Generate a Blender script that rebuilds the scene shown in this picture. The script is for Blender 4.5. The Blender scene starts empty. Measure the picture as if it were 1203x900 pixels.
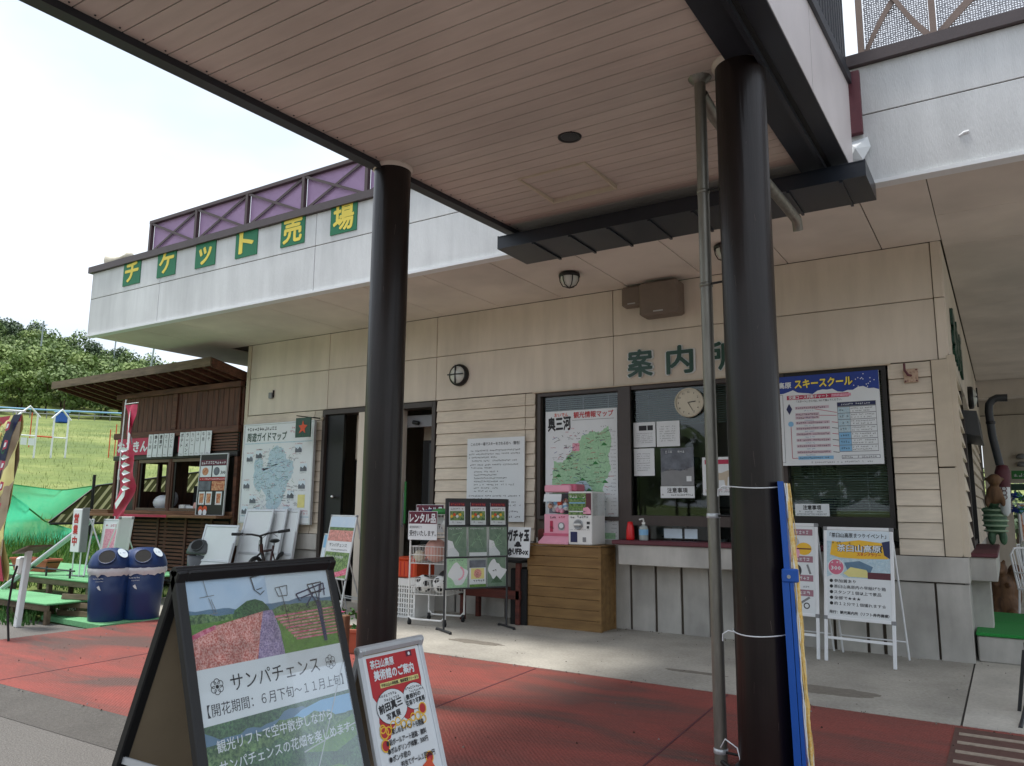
import bpy, bmesh, math, random
from mathutils import Matrix, Vector
R = math.radians
rnd = random.Random(11)
S = bpy.context.scene
COL = S.collection
# ---------------------------------------------------------------- camera
cd = bpy.data.cameras.new("camera"); cam = bpy.data.objects.new("camera", cd); COL.objects.link(cam)
cd.sensor_width = 36; cd.lens = 27.27; cd.clip_start = .05; cd.clip_end = 2000
_f = Vector((math.sin(R(-32.327))*math.cos(R(9.078)), math.cos(R(-32.327))*math.cos(R(9.078)), math.sin(R(9.078))))
_r = Vector((math.cos(R(-32.327)), -math.sin(R(-32.327)), 0)); _d = _f.cross(_r)
c_, s_ = math.cos(R(-.519)), math.sin(R(-.519))
_r2 = c_*_r + s_*_d; _d2 = -s_*_r + c_*_d
m = Matrix.Identity(4)
for i in range(3): m[i][0] = _r2[i]; m[i][1] = -_d2[i]; m[i][2] = -_f[i]
m[0][3], m[1][3], m[2][3] = 0, -8.671, 1.4
cam.matrix_world = m
S.camera = cam
# ---------------------------------------------------------------- sky, sun, exposure
W = bpy.data.worlds.new("World"); S.world = W; W.use_nodes = True
nt = W.node_tree; nt.nodes.clear()
out = nt.nodes.new("ShaderNodeOutputWorld"); bg = nt.nodes.new("ShaderNodeBackground"); bg.inputs[1].default_value = .1
sky = nt.nodes.new("ShaderNodeTexSky"); sky.sky_type = 'NISHITA'; sky.sun_disc = False
SUN_EL, SUN_AZ = 75, 248
sky.sun_elevation = R(SUN_EL); sky.sun_rotation = R(SUN_AZ); sky.air_density = 1.2; sky.dust_density = 2.5
tc = nt.nodes.new("ShaderNodeTexCoord"); ns = nt.nodes.new("ShaderNodeTexNoise"); ns.inputs['Scale'].default_value = 1.6; ns.inputs['Detail'].default_value = 5; ns.inputs['Roughness'].default_value = .5
mp = nt.nodes.new("ShaderNodeMapping"); mp.inputs['Scale'].default_value = (1, 1, 2.2); mp.inputs['Location'].default_value = (2.1, 3.2, .4)
rp = nt.nodes.new("ShaderNodeValToRGB"); rp.color_ramp.elements[0].position = .42; rp.color_ramp.elements[1].position = .60
rp.color_ramp.elements[0].color = (.60, .60, .60, 1)
mx = nt.nodes.new("ShaderNodeMix"); mx.data_type = 'RGBA'
mx.inputs[7].default_value = (5.7, 6.1, 6.7, 1)
nt.links.new(tc.outputs['Generated'], mp.inputs[0]); nt.links.new(mp.outputs[0], ns.inputs['Vector']); nt.links.new(ns.outputs[0], rp.inputs[0])
nt.links.new(rp.outputs[0], mx.inputs[0]); nt.links.new(sky.outputs[0], mx.inputs[6]); nt.links.new(mx.outputs[2], bg.inputs[0]); nt.links.new(bg.outputs[0], out.inputs[0])
sl = bpy.data.lights.new("sun", 'SUN'); sl.energy = 1.9; sl.angle = R(12); sl.color = (1, .96, .9)
so = bpy.data.objects.new("sun", sl); COL.objects.link(so)
_sd = Vector((math.sin(R(SUN_AZ))*math.cos(R(SUN_EL)), math.cos(R(SUN_AZ))*math.cos(R(SUN_EL)), math.sin(R(SUN_EL))))
so.rotation_euler = _sd.to_track_quat('Z', 'Y').to_euler(); so.location = (0, 0, 30)
S.view_settings.view_transform = 'Standard'; S.view_settings.look = 'None'; S.view_settings.gamma = 1
S.view_settings.exposure = 1.02
S.cycles.max_bounces = 7; S.cycles.transparent_max_bounces = 12
try: S.cycles.use_denoising = True
except Exception: pass

# ---------------------------------------------------------------- materials
MATS = {}
def srgb(h):
    if isinstance(h, str):
        v = [int(h[i:i+2], 16)/255 for i in (0, 2, 4)]
        return tuple(((x+.055)/1.055)**2.4 if x > .04045 else x/12.92 for x in v)
    return h
def M(name, col, rough=.6, var=.08, scale=6, metal=0, bump=0, bscale=None, stretch=None, col2=None, thr=None, alpha=None, spec=None, coat=0, noise2=None, piece=0):
    """Principled material; colour wanders between two tones with noise, optional bump relief"""
    if name in MATS: return MATS[name]
    m = bpy.data.materials.new(name); m.use_nodes = True; MATS[name] = m
    nt = m.node_tree; b = nt.nodes['Principled BSDF']; L = nt.links.new
    c = srgb(col); b.inputs['Roughness'].default_value = rough; b.inputs['Metallic'].default_value = metal
    if spec is not None: b.inputs['Specular IOR Level'].default_value = spec
    if coat: b.inputs['Coat Weight'].default_value = coat; b.inputs['Coat Roughness'].default_value = .12
    if alpha is not None: b.inputs['Alpha'].default_value = alpha
    if var or col2 or bump:
        t = nt.nodes.new('ShaderNodeTexCoord'); mpn = nt.nodes.new('ShaderNodeMapping')
        if stretch: mpn.inputs['Scale'].default_value = stretch
        L(t.outputs['Object'], mpn.inputs[0])
    if var or col2:
        n = nt.nodes.new('ShaderNodeTexNoise'); n.inputs['Scale'].default_value = scale; n.inputs['Detail'].default_value = 6; n.inputs['Roughness'].default_value = .62
        L(mpn.outputs[0], n.inputs['Vector'])
        r = nt.nodes.new('ShaderNodeValToRGB'); L(n.outputs[0], r.inputs[0])
        lo, hi = thr or (.3, .7)
        r.color_ramp.elements[0].position = lo; r.color_ramp.elements[1].position = hi
        a = srgb(col2) if col2 else tuple(x*(1-var) for x in c); z = c if col2 else tuple(min(1, x*(1+var)) for x in c)
        r.color_ramp.elements[0].color = (*a, 1); r.color_ramp.elements[1].color = (*z, 1)
        last = r.outputs[0]
        if noise2:
            n2 = nt.nodes.new('ShaderNodeTexNoise'); n2.inputs['Scale'].default_value = noise2[0]; n2.inputs['Detail'].default_value = 4
            L(t.outputs['Object'], n2.inputs['Vector'])
            mr = nt.nodes.new('ShaderNodeMapRange'); mr.inputs[1].default_value = .35; mr.inputs[2].default_value = .65
            mr.inputs[3].default_value = 1-noise2[1]; mr.inputs[4].default_value = 1+noise2[1]*.4
            L(n2.outputs[0], mr.inputs[0]); vm = nt.nodes.new('ShaderNodeVectorMath'); vm.operation = 'SCALE'
            L(last, vm.inputs[0]); L(mr.outputs[0], vm.inputs['Scale']); last = vm.outputs[0]
        if piece:
            oi = nt.nodes.new('ShaderNodeObjectInfo'); m5 = nt.nodes.new('ShaderNodeMapRange'); m5.inputs[3].default_value = 1-piece; m5.inputs[4].default_value = 1+piece
            L(oi.outputs['Random'], m5.inputs[0]); v5 = nt.nodes.new('ShaderNodeVectorMath'); v5.operation = 'SCALE'; L(last, v5.inputs[0]); L(m5.outputs[0], v5.inputs['Scale']); last = v5.outputs[0]
        L(last, b.inputs['Base Color'])
    else:
        b.inputs['Base Color'].default_value = (*c, 1)
    if bump:
        n3 = nt.nodes.new('ShaderNodeTexNoise'); n3.inputs['Scale'].default_value = bscale or 60; n3.inputs['Detail'].default_value = 5
        L(mpn.outputs[0], n3.inputs['Vector']); bp = nt.nodes.new('ShaderNodeBump'); bp.inputs['Strength'].default_value = bump; bp.inputs['Distance'].default_value = .01
        L(n3.outputs[0], bp.inputs['Height']); L(bp.outputs[0], b.inputs['Normal'])
    return m
def glassmat(name, tint=(.8, .85, .85), refl=.25, trans=1.0):
    m = bpy.data.materials.new(name); m.use_nodes = True; MATS[name] = m; nt = m.node_tree; nt.nodes.clear()
    o = nt.nodes.new('ShaderNodeOutputMaterial'); t = nt.nodes.new('ShaderNodeBsdfTransparent'); t.inputs[0].default_value = (*tint, 1)
    g = nt.nodes.new('ShaderNodeBsdfGlossy'); g.inputs['Roughness'].default_value = .02; g.inputs[0].default_value = (.95, .97, 1, 1)
    fr = nt.nodes.new('ShaderNodeFresnel'); fr.inputs[0].default_value = 1.5
    ad = nt.nodes.new('ShaderNodeMath'); ad.operation = 'MULTIPLY_ADD'; ad.inputs[1].default_value = refl; ad.inputs[2].default_value = 0
    mx = nt.nodes.new('ShaderNodeMixShader'); L = nt.links.new
    L(fr.outputs[0], ad.inputs[0]); L(ad.outputs[0], mx.inputs[0]); L(t.outputs[0], mx.inputs[1]); L(g.outputs[0], mx.inputs[2]); L(mx.outputs[0], o.inputs[0])
    return m
def meshmat(name, col, open_=.4, scale=220, coarse=None):
    """a fine perforated or netted sheet: dots or threads with see-through holes"""
    m = bpy.data.materials.new(name); m.use_nodes = True; MATS[name] = m; nt = m.node_tree
    b = nt.nodes['Principled BSDF']; b.inputs['Base Color'].default_value = (*srgb(col), 1); b.inputs['Roughness'].default_value = .6
    L = nt.links.new; t = nt.nodes.new('ShaderNodeTexCoord'); v = nt.nodes.new('ShaderNodeTexVoronoi'); v.inputs['Scale'].default_value = scale
    v.inputs['Randomness'].default_value = .25
    L(t.outputs['Object'], v.inputs['Vector']); mt = nt.nodes.new('ShaderNodeMath'); mt.operation = 'GREATER_THAN'; mt.inputs[1].default_value = open_
    L(v.outputs['Distance'], mt.inputs[0]); L(mt.outputs[0], b.inputs['Alpha'])
    return m
def wood(name, c1, c2, sc=(1, 1, 12), scale=3, rough=.7, bump=.15):
    return M(name, c1, rough=rough, col2=c2, scale=scale, stretch=sc, thr=(.3, .72), bump=bump, bscale=8)

M('wall_beige', 'd5cbbc', .8, .09, 1.6, bump=.12, bscale=90, stretch=(3, 3, .4), noise2=(.7, .12), piece=.025)
M('siding', 'd0c5b3', .75, .10, 5, stretch=(1, 1, 6), bump=.14, bscale=60, noise2=(1.3, .16), piece=.06)
M('siding_trim', 'c3b7a3', .75, .06, 5, noise2=(1.5, .08))
M('joint', '5a5248', .9, .1, 5)
M('base_grey', 'b1afa9', .85, .12, 2.5, bump=.2, bscale=80, stretch=(2.5, 2.5, .6), noise2=(1.8, .24), piece=.04)
M('base_recess', '6b6a66', .9, .08, 3)
M('fascia_white', 'd6d8d8', .7, .09, 2.4, stretch=(2.4, 2.4, .3), bump=.5, bscale=70, noise2=(.9, .12))
M('coping', '4c4243', .5, .1, 8)
M('soffit', 'd8cfc5', .85, .06, 1.2, noise2=(.6, .14), piece=.02)
M('canopy_board', 'c6bab0', .55, .07, 4, stretch=(.5, 4, 1), noise2=(.7, .14), piece=.035)
M('canopy_gap', '3a322c', .9, 0)
M('beam_dark', '262a32', .42, .12, 5, noise2=(1.5, .2))
M('gutter', '1b212b', .35, .12, 5)
M('pillar_brown', '1a1110', .36, .2, 2.5, coat=.10, spec=.35, stretch=(5, 5, .35), bump=.35, bscale=6, noise2=(5, .25))
M('pipe_metal', '7d7a72', .4, .2, 9, metal=.5, stretch=(3, 3, .6))
M('canopy_white', 'd6cfcf', .45, .04, 2, noise2=(1.2, .08))
M('maroon', '5a2a33', .6, .15, 8)
M('rail_brown', '4a3c3b', .5, .1, 8)
M('rail_tan', '7d6a60', .5, .1, 8)
M('letter_green', '12704a', .55, .06, 6)
M('letter_yellow', 'ecd65a', .6, .05, 6)
M('sign_green', '123f30', .4, .1, 9)
M('frame_brown', '3d3430', .45, .1, 8)
M('frame_dark', '1d1917', .45, .1, 8)
M('black', '0c0c0e', .45, .1, 8)
M('black_matt', '0a0a0b', .8, .1, 8)
M('grey_dark', '2e3033', .5, .1, 8)
M('grey', '7f8183', .5, .08, 8)
M('grey_light', 'b4b7b8', .5, .06, 8)
M('white', 'dfe2e4', .5, .03, 8)
M('paper', 'd9dee0', .6, .025, 5)
M('paper_blue', 'cfdde6', .6, .04, 4)
M('white_plastic', 'e2e3e0', .35, .03, 8)
M('steel', 'a9adb0', .3, .08, 10, metal=.75)
M('alu', 'c4c8cb', .35, .05, 10, metal=.35)
M('chrome', 'd0d0d0', .12, 0, metal=1)
M('ink', '1f1f24', .6, .1, 10)
M('ink_grey', '6f7378', .6, .1, 10)
M('ink_blue', '1d3a8c', .5, .08, 8)
M('navy', '1a2350', .4, .1, 8)
M('sky_print', 'a9c4dd', .35, .06, 3, col2='c9d6e2')
M('red', 'b3242a', .5, .08, 8)
M('red_bright', 'd3151c', .3, .06, 8)
M('crimson', 'b02a4c', .55, .08, 8)
M('maroon_print', '5c1830', .5, .06, 8)
M('pink', 'e3a0b4', .4, .05, 8)
M('pink_dark', 'c8647f', .4, .06, 8)
M('pink_print', 'e3b9c4', .6, .08, 60, col2='c56d8a')
M('salmon_ball', 'cf9f94', .55, .05, 8)
M('orange', 'cc4a22', .5, .1, 8)
M('yellow_print', 'e5b52e', .5, .07, 10)
M('yellow_pale', 'd8cf86', .5, .06, 10)
M('mauve', '9c6f7c', .5, .07, 10)
M('lightblue', '7fb2d6', .5, .05, 5)
M('map_blue', '9fbfce', .5, .1, 40, col2='c2d3da', noise2=(90, .12))
M('map_green', '8fbf94', .5, .08, 40, col2='a9d0aa', noise2=(60, .1))
M('leaf_green', '2f7d3c', .6, .15, 30)
M('photo_dark', '4d5058', .5, .3, 7, col2='6f7680', thr=(.35, .65))
M('photo_food', 'a04a2e', .5, .5, 26, col2='cfa077', thr=(.38, .62))
M('photo_green', '31512a', .45, .4, 40, col2='7d9a5a', thr=(.42, .62))
M('flowers_coral', 'b85a4e', .5, .3, 170, col2='e3b3aa', thr=(.40, .60), noise2=(26, .3))
M('flowers_purple', '7a6890', .5, .3, 170, col2='baa9c4', thr=(.40, .60), noise2=(26, .3))
M('flowers_pink', 'b83a5e', .5, .3, 60, col2='dc8ba0', thr=(.38, .62))
M('hill_print', '2f5530', .5, .3, 90, col2='7c9c62', thr=(.38, .62), noise2=(18, .35))
M('hill_print_dark', '2b4a36', .45, .3, 120, col2='557d50', thr=(.38, .62), noise2=(14, .35))
M('hill_print_blue', '5b7a92', .5, .1, 20)
M('meadow_print', '6d9a3c', .5, .2, 90, col2='4e7a30', noise2=(20, .2))
M('tan_board', '9a8a72', .7, .06, 4)
M('bin_blue', '15305f', .38, .05, 6)
M('bag', 'c9ccd0', .3, .06, 14, bump=.6, bscale=25)
M('trash_grey', '43464a', .4, .08, 6)
M('glass_dark', '15181a', .1, 0, spec=.7)
M('lens', 'c8ccc6', .25, .04, 10)
M('turf', '1f7a35', .95, .25, 90, col2='2f9a48', bump=.8, bscale=200)
M('turf_pale', '6fae7c', .95, .14, 50, bump=.6, bscale=160, noise2=(2, .15))
M('terracotta', 'a1563c', .7, .1, 8)
M('soil', '33271e', .95, .2, 20)
M('flower_magenta', 'a3356a', .7, .1, 10)
M('foliage_pot', '3c6a2c', .8, .3, 30)
M('blue_frame', '1552a8', .35, .06, 6)
M('yellow_net', 'd8a62c', .6, .2, 60, col2='e8d9a0')
M('rubber', '17181a', .7, .05, 8)
M('bike_red', '3b1716', .35, .1, 8)
M('cream', 'c9c2ae', .5, .05, 8)
M('plastic_clear', 'c9d3d0', .15, .05, 8, alpha=.55)
M('capsule', 'd8b6a0', .3, .4, 30, col2='8a4b3a', thr=(.42, .58))
M('asphalt', '716e6a', .95, .40, 90, bump=1.0, bscale=110, noise2=(.6, .12))
M('asphalt_dark', '5c5955', .95, .25, 60, bump=1.0, bscale=110, noise2=(2, .14))
M('concrete', 'a9a59b', .9, .16, 40, bump=.5, bscale=120, noise2=(1.4, .24))
M('concrete_pale', 'bdb9af', .9, .12, 40, bump=.4, bscale=120, noise2=(1.5, .2))
M('concrete_wet', '7a746a', .8, .2, 30)
M('sealant', '3f3c38', .9, 0)
M('stripe_white', '9c8f80', .85, .2, 30)
M('ramp_brown', '5b4038', .9, .15, 20, bump=.4)
wood('kiosk_wood', '6b4331', '382117', (6, 6, .8), 3)
wood('kiosk_beam', '6e4633', '3c2419', (.8, 6, 6), 3)
wood('kiosk_pale', '8d6647', '5f3f2a', (.8, 6, 6), 3)
wood('crate_wood', '8a6c40', '6a4e2a', (.9, 5, 7), 2.5, bump=.2)
wood('plank_grey', '7b6a55', '4d4032', (.8, 6, 6), 3)
wood('bench_red', '6a2f24', '3e1a14', (.8, 6, 6), 3)
wood('statue_wood', '7d5b3c', '3d2a1c', (5, 5, .8), 3)
glassmat('window_glass', (.80, .85, .84), .75)
glassmat('clear_plastic', (.97, .98, .98), .22)
meshmat('purple_mesh', 'a98bb0', .30, 60)
meshmat('grey_mesh', '9c9da3', .34, 52)

M('rust_plate', 'b9a08a', .7, .3, 40, col2='6b3a2a', thr=(.25, .5))
def netmat():
    m = bpy.data.materials.new('green_net'); m.use_nodes = True; MATS['green_net'] = m; nt = m.node_tree; nt.nodes.clear(); L = nt.links.new
    o = nt.nodes.new('ShaderNodeOutputMaterial'); d = nt.nodes.new('ShaderNodeBsdfDiffuse'); tl = nt.nodes.new('ShaderNodeBsdfTranslucent'); tr = nt.nodes.new('ShaderNodeBsdfTransparent')
    d.inputs[0].default_value = (.07, .62, .36, 1); tl.inputs[0].default_value = (.12, .80, .48, 1)
    a = nt.nodes.new('ShaderNodeMixShader'); a.inputs[0].default_value = .6; b = nt.nodes.new('ShaderNodeMixShader'); b.inputs[0].default_value = .22
    L(d.outputs[0], a.inputs[1]); L(tl.outputs[0], a.inputs[2]); L(a.outputs[0], b.inputs[1]); L(tr.outputs[0], b.inputs[2]); L(b.outputs[0], o.inputs[0])
netmat()
# red pavement: worn terracotta coating with fine grooves and grey traffic stains
def pave():
    m = bpy.data.materials.new('red_pavement'); m.use_nodes = True; MATS['red_pavement'] = m; nt = m.node_tree; L = nt.links.new
    b = nt.nodes['Principled BSDF']; b.inputs['Roughness'].default_value = .8
    t = nt.nodes.new('ShaderNodeTexCoord'); n = nt.nodes.new('ShaderNodeTexNoise'); n.inputs['Scale'].default_value = .9; n.inputs['Detail'].default_value = 8; n.inputs['Roughness'].default_value = .6; n.inputs['Distortion'].default_value = 1.1
    mpn = nt.nodes.new('ShaderNodeMapping'); mpn.inputs['Scale'].default_value = (.55, 1.5, 1); L(t.outputs['Object'], mpn.inputs[0]); L(mpn.outputs[0], n.inputs['Vector'])
    r = nt.nodes.new('ShaderNodeValToRGB'); e = r.color_ramp.elements; e[0].position = .34; e[0].position = .36; e[0].color = (*srgb('5f4640'), 1); e[1].position = .62; e[1].color = (*srgb('93473e'), 1)
    k = e.new(.46); k.color = (*srgb('7e443c'), 1); L(n.outputs[0], r.inputs[0])
    v = nt.nodes.new('ShaderNodeTexVoronoi'); v.inputs['Scale'].default_value = 60; L(t.outputs['Object'], v.inputs['Vector'])
    ws = []
    for dirn in (45, -45):
        mq = nt.nodes.new('ShaderNodeMapping'); mq.inputs['Rotation'].default_value = (0, 0, R(dirn)); L(t.outputs['Object'], mq.inputs[0])
        w = nt.nodes.new('ShaderNodeTexWave'); w.bands_direction = 'X'; w.inputs['Scale'].default_value = 14; w.inputs['Distortion'].default_value = .5; L(mq.outputs[0], w.inputs['Vector']); ws.append(w)
    w = nt.nodes.new('ShaderNodeMath'); w.operation = 'MULTIPLY'; L(ws[0].outputs['Fac'], w.inputs[0]); L(ws[1].outputs['Fac'], w.inputs[1])
    mr = nt.nodes.new('ShaderNodeMapRange'); mr.inputs[3].default_value = .88; mr.inputs[4].default_value = 1.1; L(w.outputs[0], mr.inputs[0])
    n2 = nt.nodes.new('ShaderNodeTexNoise'); n2.inputs['Scale'].default_value = 45; L(t.outputs['Object'], n2.inputs['Vector'])
    mr2 = nt.nodes.new('ShaderNodeMapRange'); mr2.inputs[1].default_value = .3; mr2.inputs[2].default_value = .7; mr2.inputs[3].default_value = .86; mr2.inputs[4].default_value = 1.12; L(n2.outputs[0], mr2.inputs[0])
    mu = nt.nodes.new('ShaderNodeMath'); mu.operation = 'MULTIPLY'; L(mr.outputs[0], mu.inputs[0]); L(mr2.outputs[0], mu.inputs[1])
    vm = nt.nodes.new('ShaderNodeVectorMath'); vm.operation = 'SCALE'; L(r.outputs[0], vm.inputs[0]); L(mu.outputs[0], vm.inputs['Scale']); L(vm.outputs[0], b.inputs['Base Color'])
    bp = nt.nodes.new('ShaderNodeBump'); bp.inputs['Strength'].default_value = .5; bp.inputs['Distance'].default_value = .008
    ad = nt.nodes.new('ShaderNodeMath'); ad.operation = 'ADD'; L(w.outputs[0], ad.inputs[0]); L(v.outputs['Distance'], ad.inputs[1]); L(ad.outputs[0], bp.inputs['Height']); L(bp.outputs[0], b.inputs['Normal'])
pave()
def lawn():
    m = bpy.data.materials.new('lawn'); m.use_nodes = True; MATS['lawn'] = m; nt = m.node_tree; L = nt.links.new
    b = nt.nodes['Principled BSDF']; b.inputs['Roughness'].default_value = .95
    t = nt.nodes.new('ShaderNodeTexCoord'); n = nt.nodes.new('ShaderNodeTexNoise'); n.inputs['Scale'].default_value = .12; n.inputs['Detail'].default_value = 9; n.inputs['Roughness'].default_value = .68; L(t.outputs['Object'], n.inputs['Vector'])
    r = nt.nodes.new('ShaderNodeValToRGB'); e = r.color_ramp.elements; e[0].position = .36; e[0].color = (.10, .15, .035, 1); e[1].position = .62; e[1].color = (.25, .28, .085, 1)
    k = e.new(.5); k.color = (.16, .21, .05, 1); L(n.outputs[0], r.inputs[0])
    n4 = nt.nodes.new('ShaderNodeTexNoise'); n4.inputs['Scale'].default_value = 2.2; n4.inputs['Detail'].default_value = 8; n4.inputs['Roughness'].default_value = .75; L(t.outputs['Object'], n4.inputs['Vector'])
    m4 = nt.nodes.new('ShaderNodeMapRange'); m4.inputs[1].default_value = .3; m4.inputs[2].default_value = .7; m4.inputs[3].default_value = .8; m4.inputs[4].default_value = 1.2; L(n4.outputs[0], m4.inputs[0])
    v4 = nt.nodes.new('ShaderNodeVectorMath'); v4.operation = 'SCALE'; L(r.outputs[0], v4.inputs[0]); L(m4.outputs[0], v4.inputs['Scale']); L(v4.outputs[0], b.inputs['Base Color'])
    n2 = nt.nodes.new('ShaderNodeTexNoise'); n2.inputs['Scale'].default_value = 12; n2.inputs['Detail'].default_value = 6; L(t.outputs['Object'], n2.inputs['Vector'])
    bp = nt.nodes.new('ShaderNodeBump'); bp.inputs['Strength'].default_value = .7; bp.inputs['Distance'].default_value = .08; L(n2.outputs[0], bp.inputs['Height']); L(bp.outputs[0], b.inputs['Normal'])
lawn()
def leafm(name, a, b_):
    m = M(name, b_, .7, col2=a, scale=.5, thr=(.35, .65))
    m.node_tree.nodes['Principled BSDF'].inputs['Subsurface Weight'].default_value = 0
leafm('leaf_a', (.075, .125, .035), (.18, .26, .08)); leafm('leaf_b', (.10, .17, .04), (.26, .34, .10)); leafm('leaf_c', (.04, .075, .035), (.085, .135, .055))
M('bark', '4a3b30', .9, .2, 6)
M('slat_olive', '5f5f3a', .8, .15, 6)
M('blind_green', '9aa39b', .6, .08, 6)
M('mauve_pale', 'c6b0ba', .5, .05, 6)
M('turtle_green', '54795a', .6, .3, 14, col2='2f4a38')
M('turtle_pale', '93ab8e', .6, .1, 8)
M('scuff', '5a4c48', .6, .2, 9)
M('tuft_lawn', (.16, .21, .05), .9, .3, 2)
M('speaker_grey', '75695f', .6, .08, 6)
M('leaflet_green', '56705c', .45, .1, 12, col2='76907a')
M('haze_grey', '9aa4a8', .8, .1, 3)

# ---------------------------------------------------------------- mesh helpers
def T(x=0, y=0, z=0): return Matrix.Translation((x, y, z))
def RZ(a): return Matrix.Rotation(R(a), 4, 'Z')
def RX(a): return Matrix.Rotation(R(a), 4, 'X')
def RY(a): return Matrix.Rotation(R(a), 4, 'Y')
def FR(o, x, y):
    """frame with origin o, x and y axes, z = x cross y"""
    x = Vector(x).normalized(); y = Vector(y).normalized(); z = x.cross(y).normalized(); y = z.cross(x)
    m = Matrix.Identity(4)
    for i in range(3): m[i][0] = x[i]; m[i][1] = y[i]; m[i][2] = z[i]; m[i][3] = o[i]
    return m
FRONT = (1, 0, 0), (0, 0, 1)          # a board on a wall that faces -Y
_txt = {}
def text_mesh(s, bold, res):
    k = (s, bold, res)
    if k not in _txt:
        c = bpy.data.curves.new('t', 'FONT'); c.body = s; c.size = 1; c.offset = bold; c.resolution_u = res
        o = bpy.data.objects.new('t', c); me = bpy.data.meshes.new_from_object(o)
        v = [(p.co.x, p.co.y) for p in me.vertices]; f = [tuple(p.vertices) for p in me.polygons]
        bpy.data.objects.remove(o); bpy.data.curves.remove(c); bpy.data.meshes.remove(me)
        _txt[k] = (v, f)
    return _txt[k]
class MB:
    def __init__(s): s.v = []; s.f = []; s.mi = []; s.sm = []; s.ms = []; s.T = Matrix.Identity(4)
    def add(s, vs, fs, m, smooth=False):
        if m not in s.ms: s.ms.append(m)
        k = s.ms.index(m); b = len(s.v)
        s.v += [tuple(s.T @ Vector(p)) for p in vs]
        for f in fs: s.f.append(tuple(b+i for i in f)); s.mi.append(k); s.sm.append(smooth)
        return s
    def box(s, x0, x1, y0, y1, z0, z1, m):
        v = [(x, y, z) for z in (z0, z1) for y in (y0, y1) for x in (x0, x1)]
        return s.add(v, [(0, 2, 3, 1), (4, 5, 7, 6), (0, 1, 5, 4), (2, 6, 7, 3), (0, 4, 6, 2), (1, 3, 7, 5)], m)
    def cbox(s, x0, x1, y0, y1, z0, z1, m, c=.006):
        """box with chamfered vertical and top edges"""
        c = min(c, (x1-x0)*.4, (y1-y0)*.4, (z1-z0)*.4)
        def ring(z, d): return [(x0+d, y0, z), (x1-d, y0, z), (x1, y0+d, z), (x1, y1-d, z), (x1-d, y1, z), (x0+d, y1, z), (x0, y1-d, z), (x0, y0+d, z)]
        def ring2(z): return [(x0+c*1.7, y0+c, z), (x1-c*1.7, y0+c, z), (x1-c, y0+c*1.7, z), (x1-c, y1-c*1.7, z), (x1-c*1.7, y1-c, z), (x0+c*1.7, y1-c, z), (x0+c, y1-c*1.7, z), (x0+c, y0+c*1.7, z)]
        v = ring2(z0)+ring(z0+c, c)+ring(z1-c, c)+ring2(z1)
        f = [tuple(range(7, -1, -1)), tuple(range(24, 32))]
        for k in range(3):
            for i in range(8): f.append((k*8+i, k*8+(i+1) % 8, k*8+8+(i+1) % 8, k*8+8+i))
        return s.add(v, f, m)
    def tube(s, pts, r, m, n=10, cap=True):
        pts = [Vector(p) for p in pts]; rs = r if isinstance(r, (list, tuple)) else [r]*len(pts)
        v = []; f = []; up = None
        for i, p in enumerate(pts):
            d = (pts[min(i+1, len(pts)-1)]-pts[max(i-1, 0)]).normalized()
            if up is None:
                up = Vector((0, 0, 1)) if abs(d.z) < .9 else Vector((1, 0, 0))
            a = d.cross(up).normalized(); b = a.cross(d).normalized(); up = b
            for k in range(n):
                t = 2*math.pi*k/n; v.append(p+rs[i]*(math.cos(t)*a+math.sin(t)*b))
        for i in range(len(pts)-1):
            for k in range(n): f.append((i*n+k, i*n+(k+1) % n, (i+1)*n+(k+1) % n, (i+1)*n+k))
        s.add(v, [q[::-1] for q in f], m, True)
        if cap: s.add(v[:n], [tuple(range(n))], m); s.add(v[-n:], [tuple(range(n-1, -1, -1))], m)
        return s
    def cyl(s, p0, p1, r, m, n=12, r1=None): return s.tube([p0, p1], [r, r if r1 is None else r1], m, n)
    def lathe(s, prof, m, n=20, smooth=True, o=(0, 0, 0)):
        v = []; f = []
        for r, z in prof:
            for k in range(n):
                t = 2*math.pi*k/n; v.append((o[0]+r*math.cos(t), o[1]+r*math.sin(t), o[2]+z))
        for i in range(len(prof)-1):
            for k in range(n): f.append((i*n+k, i*n+(k+1) % n, (i+1)*n+(k+1) % n, (i+1)*n+k))
        return s.add(v, f, m, smooth)
    def sphere(s, c, r, m, n=16, k=10, sq=(1, 1, 1)):
        v = []; f = []
        for i in range(k+1):
            a = math.pi*i/k
            for j in range(n):
                t = 2*math.pi*j/n; v.append((c[0]+sq[0]*r*math.sin(a)*math.cos(t), c[1]+sq[1]*r*math.sin(a)*math.sin(t), c[2]-sq[2]*r*math.cos(a)))
        for i in range(k):
            for j in range(n): f.append((i*n+j, i*n+(j+1) % n, (i+1)*n+(j+1) % n, (i+1)*n+j))
        return s.add(v, f, m, True)
    def poly(s, pts, z, m): return s.add([(x, y, z) for x, y in pts], [tuple(range(len(pts)))], m)
    def rect(s, x0, x1, y0, y1, z, m): return s.poly([(x0, y0), (x1, y0), (x1, y1), (x0, y1)], z, m)
    def prism(s, pts, z0, z1, m):
        n = len(pts); v = [(x, y, z0) for x, y in pts]+[(x, y, z1) for x, y in pts]
        return s.add(v, [tuple(range(n-1, -1, -1)), tuple(range(n, 2*n))]+[(i, (i+1) % n, n+(i+1) % n, n+i) for i in range(n)], m)
    def line(s, x0, y0, x1, y1, w, z, m):
        d = Vector((x1-x0, y1-y0)); d.normalize(); a = Vector((-d.y, d.x))*w/2
        return s.poly([(x0-a.x, y0-a.y), (x1-a.x, y1-a.y), (x1+a.x, y1+a.y), (x0+a.x, y0+a.y)], z, m)
    def disc(s, x, y, r, z, m, n=18, sy=1): return s.poly([(x+r*math.cos(2*math.pi*k/n), y+sy*r*math.sin(2*math.pi*k/n)) for k in range(n)], z, m)
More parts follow.
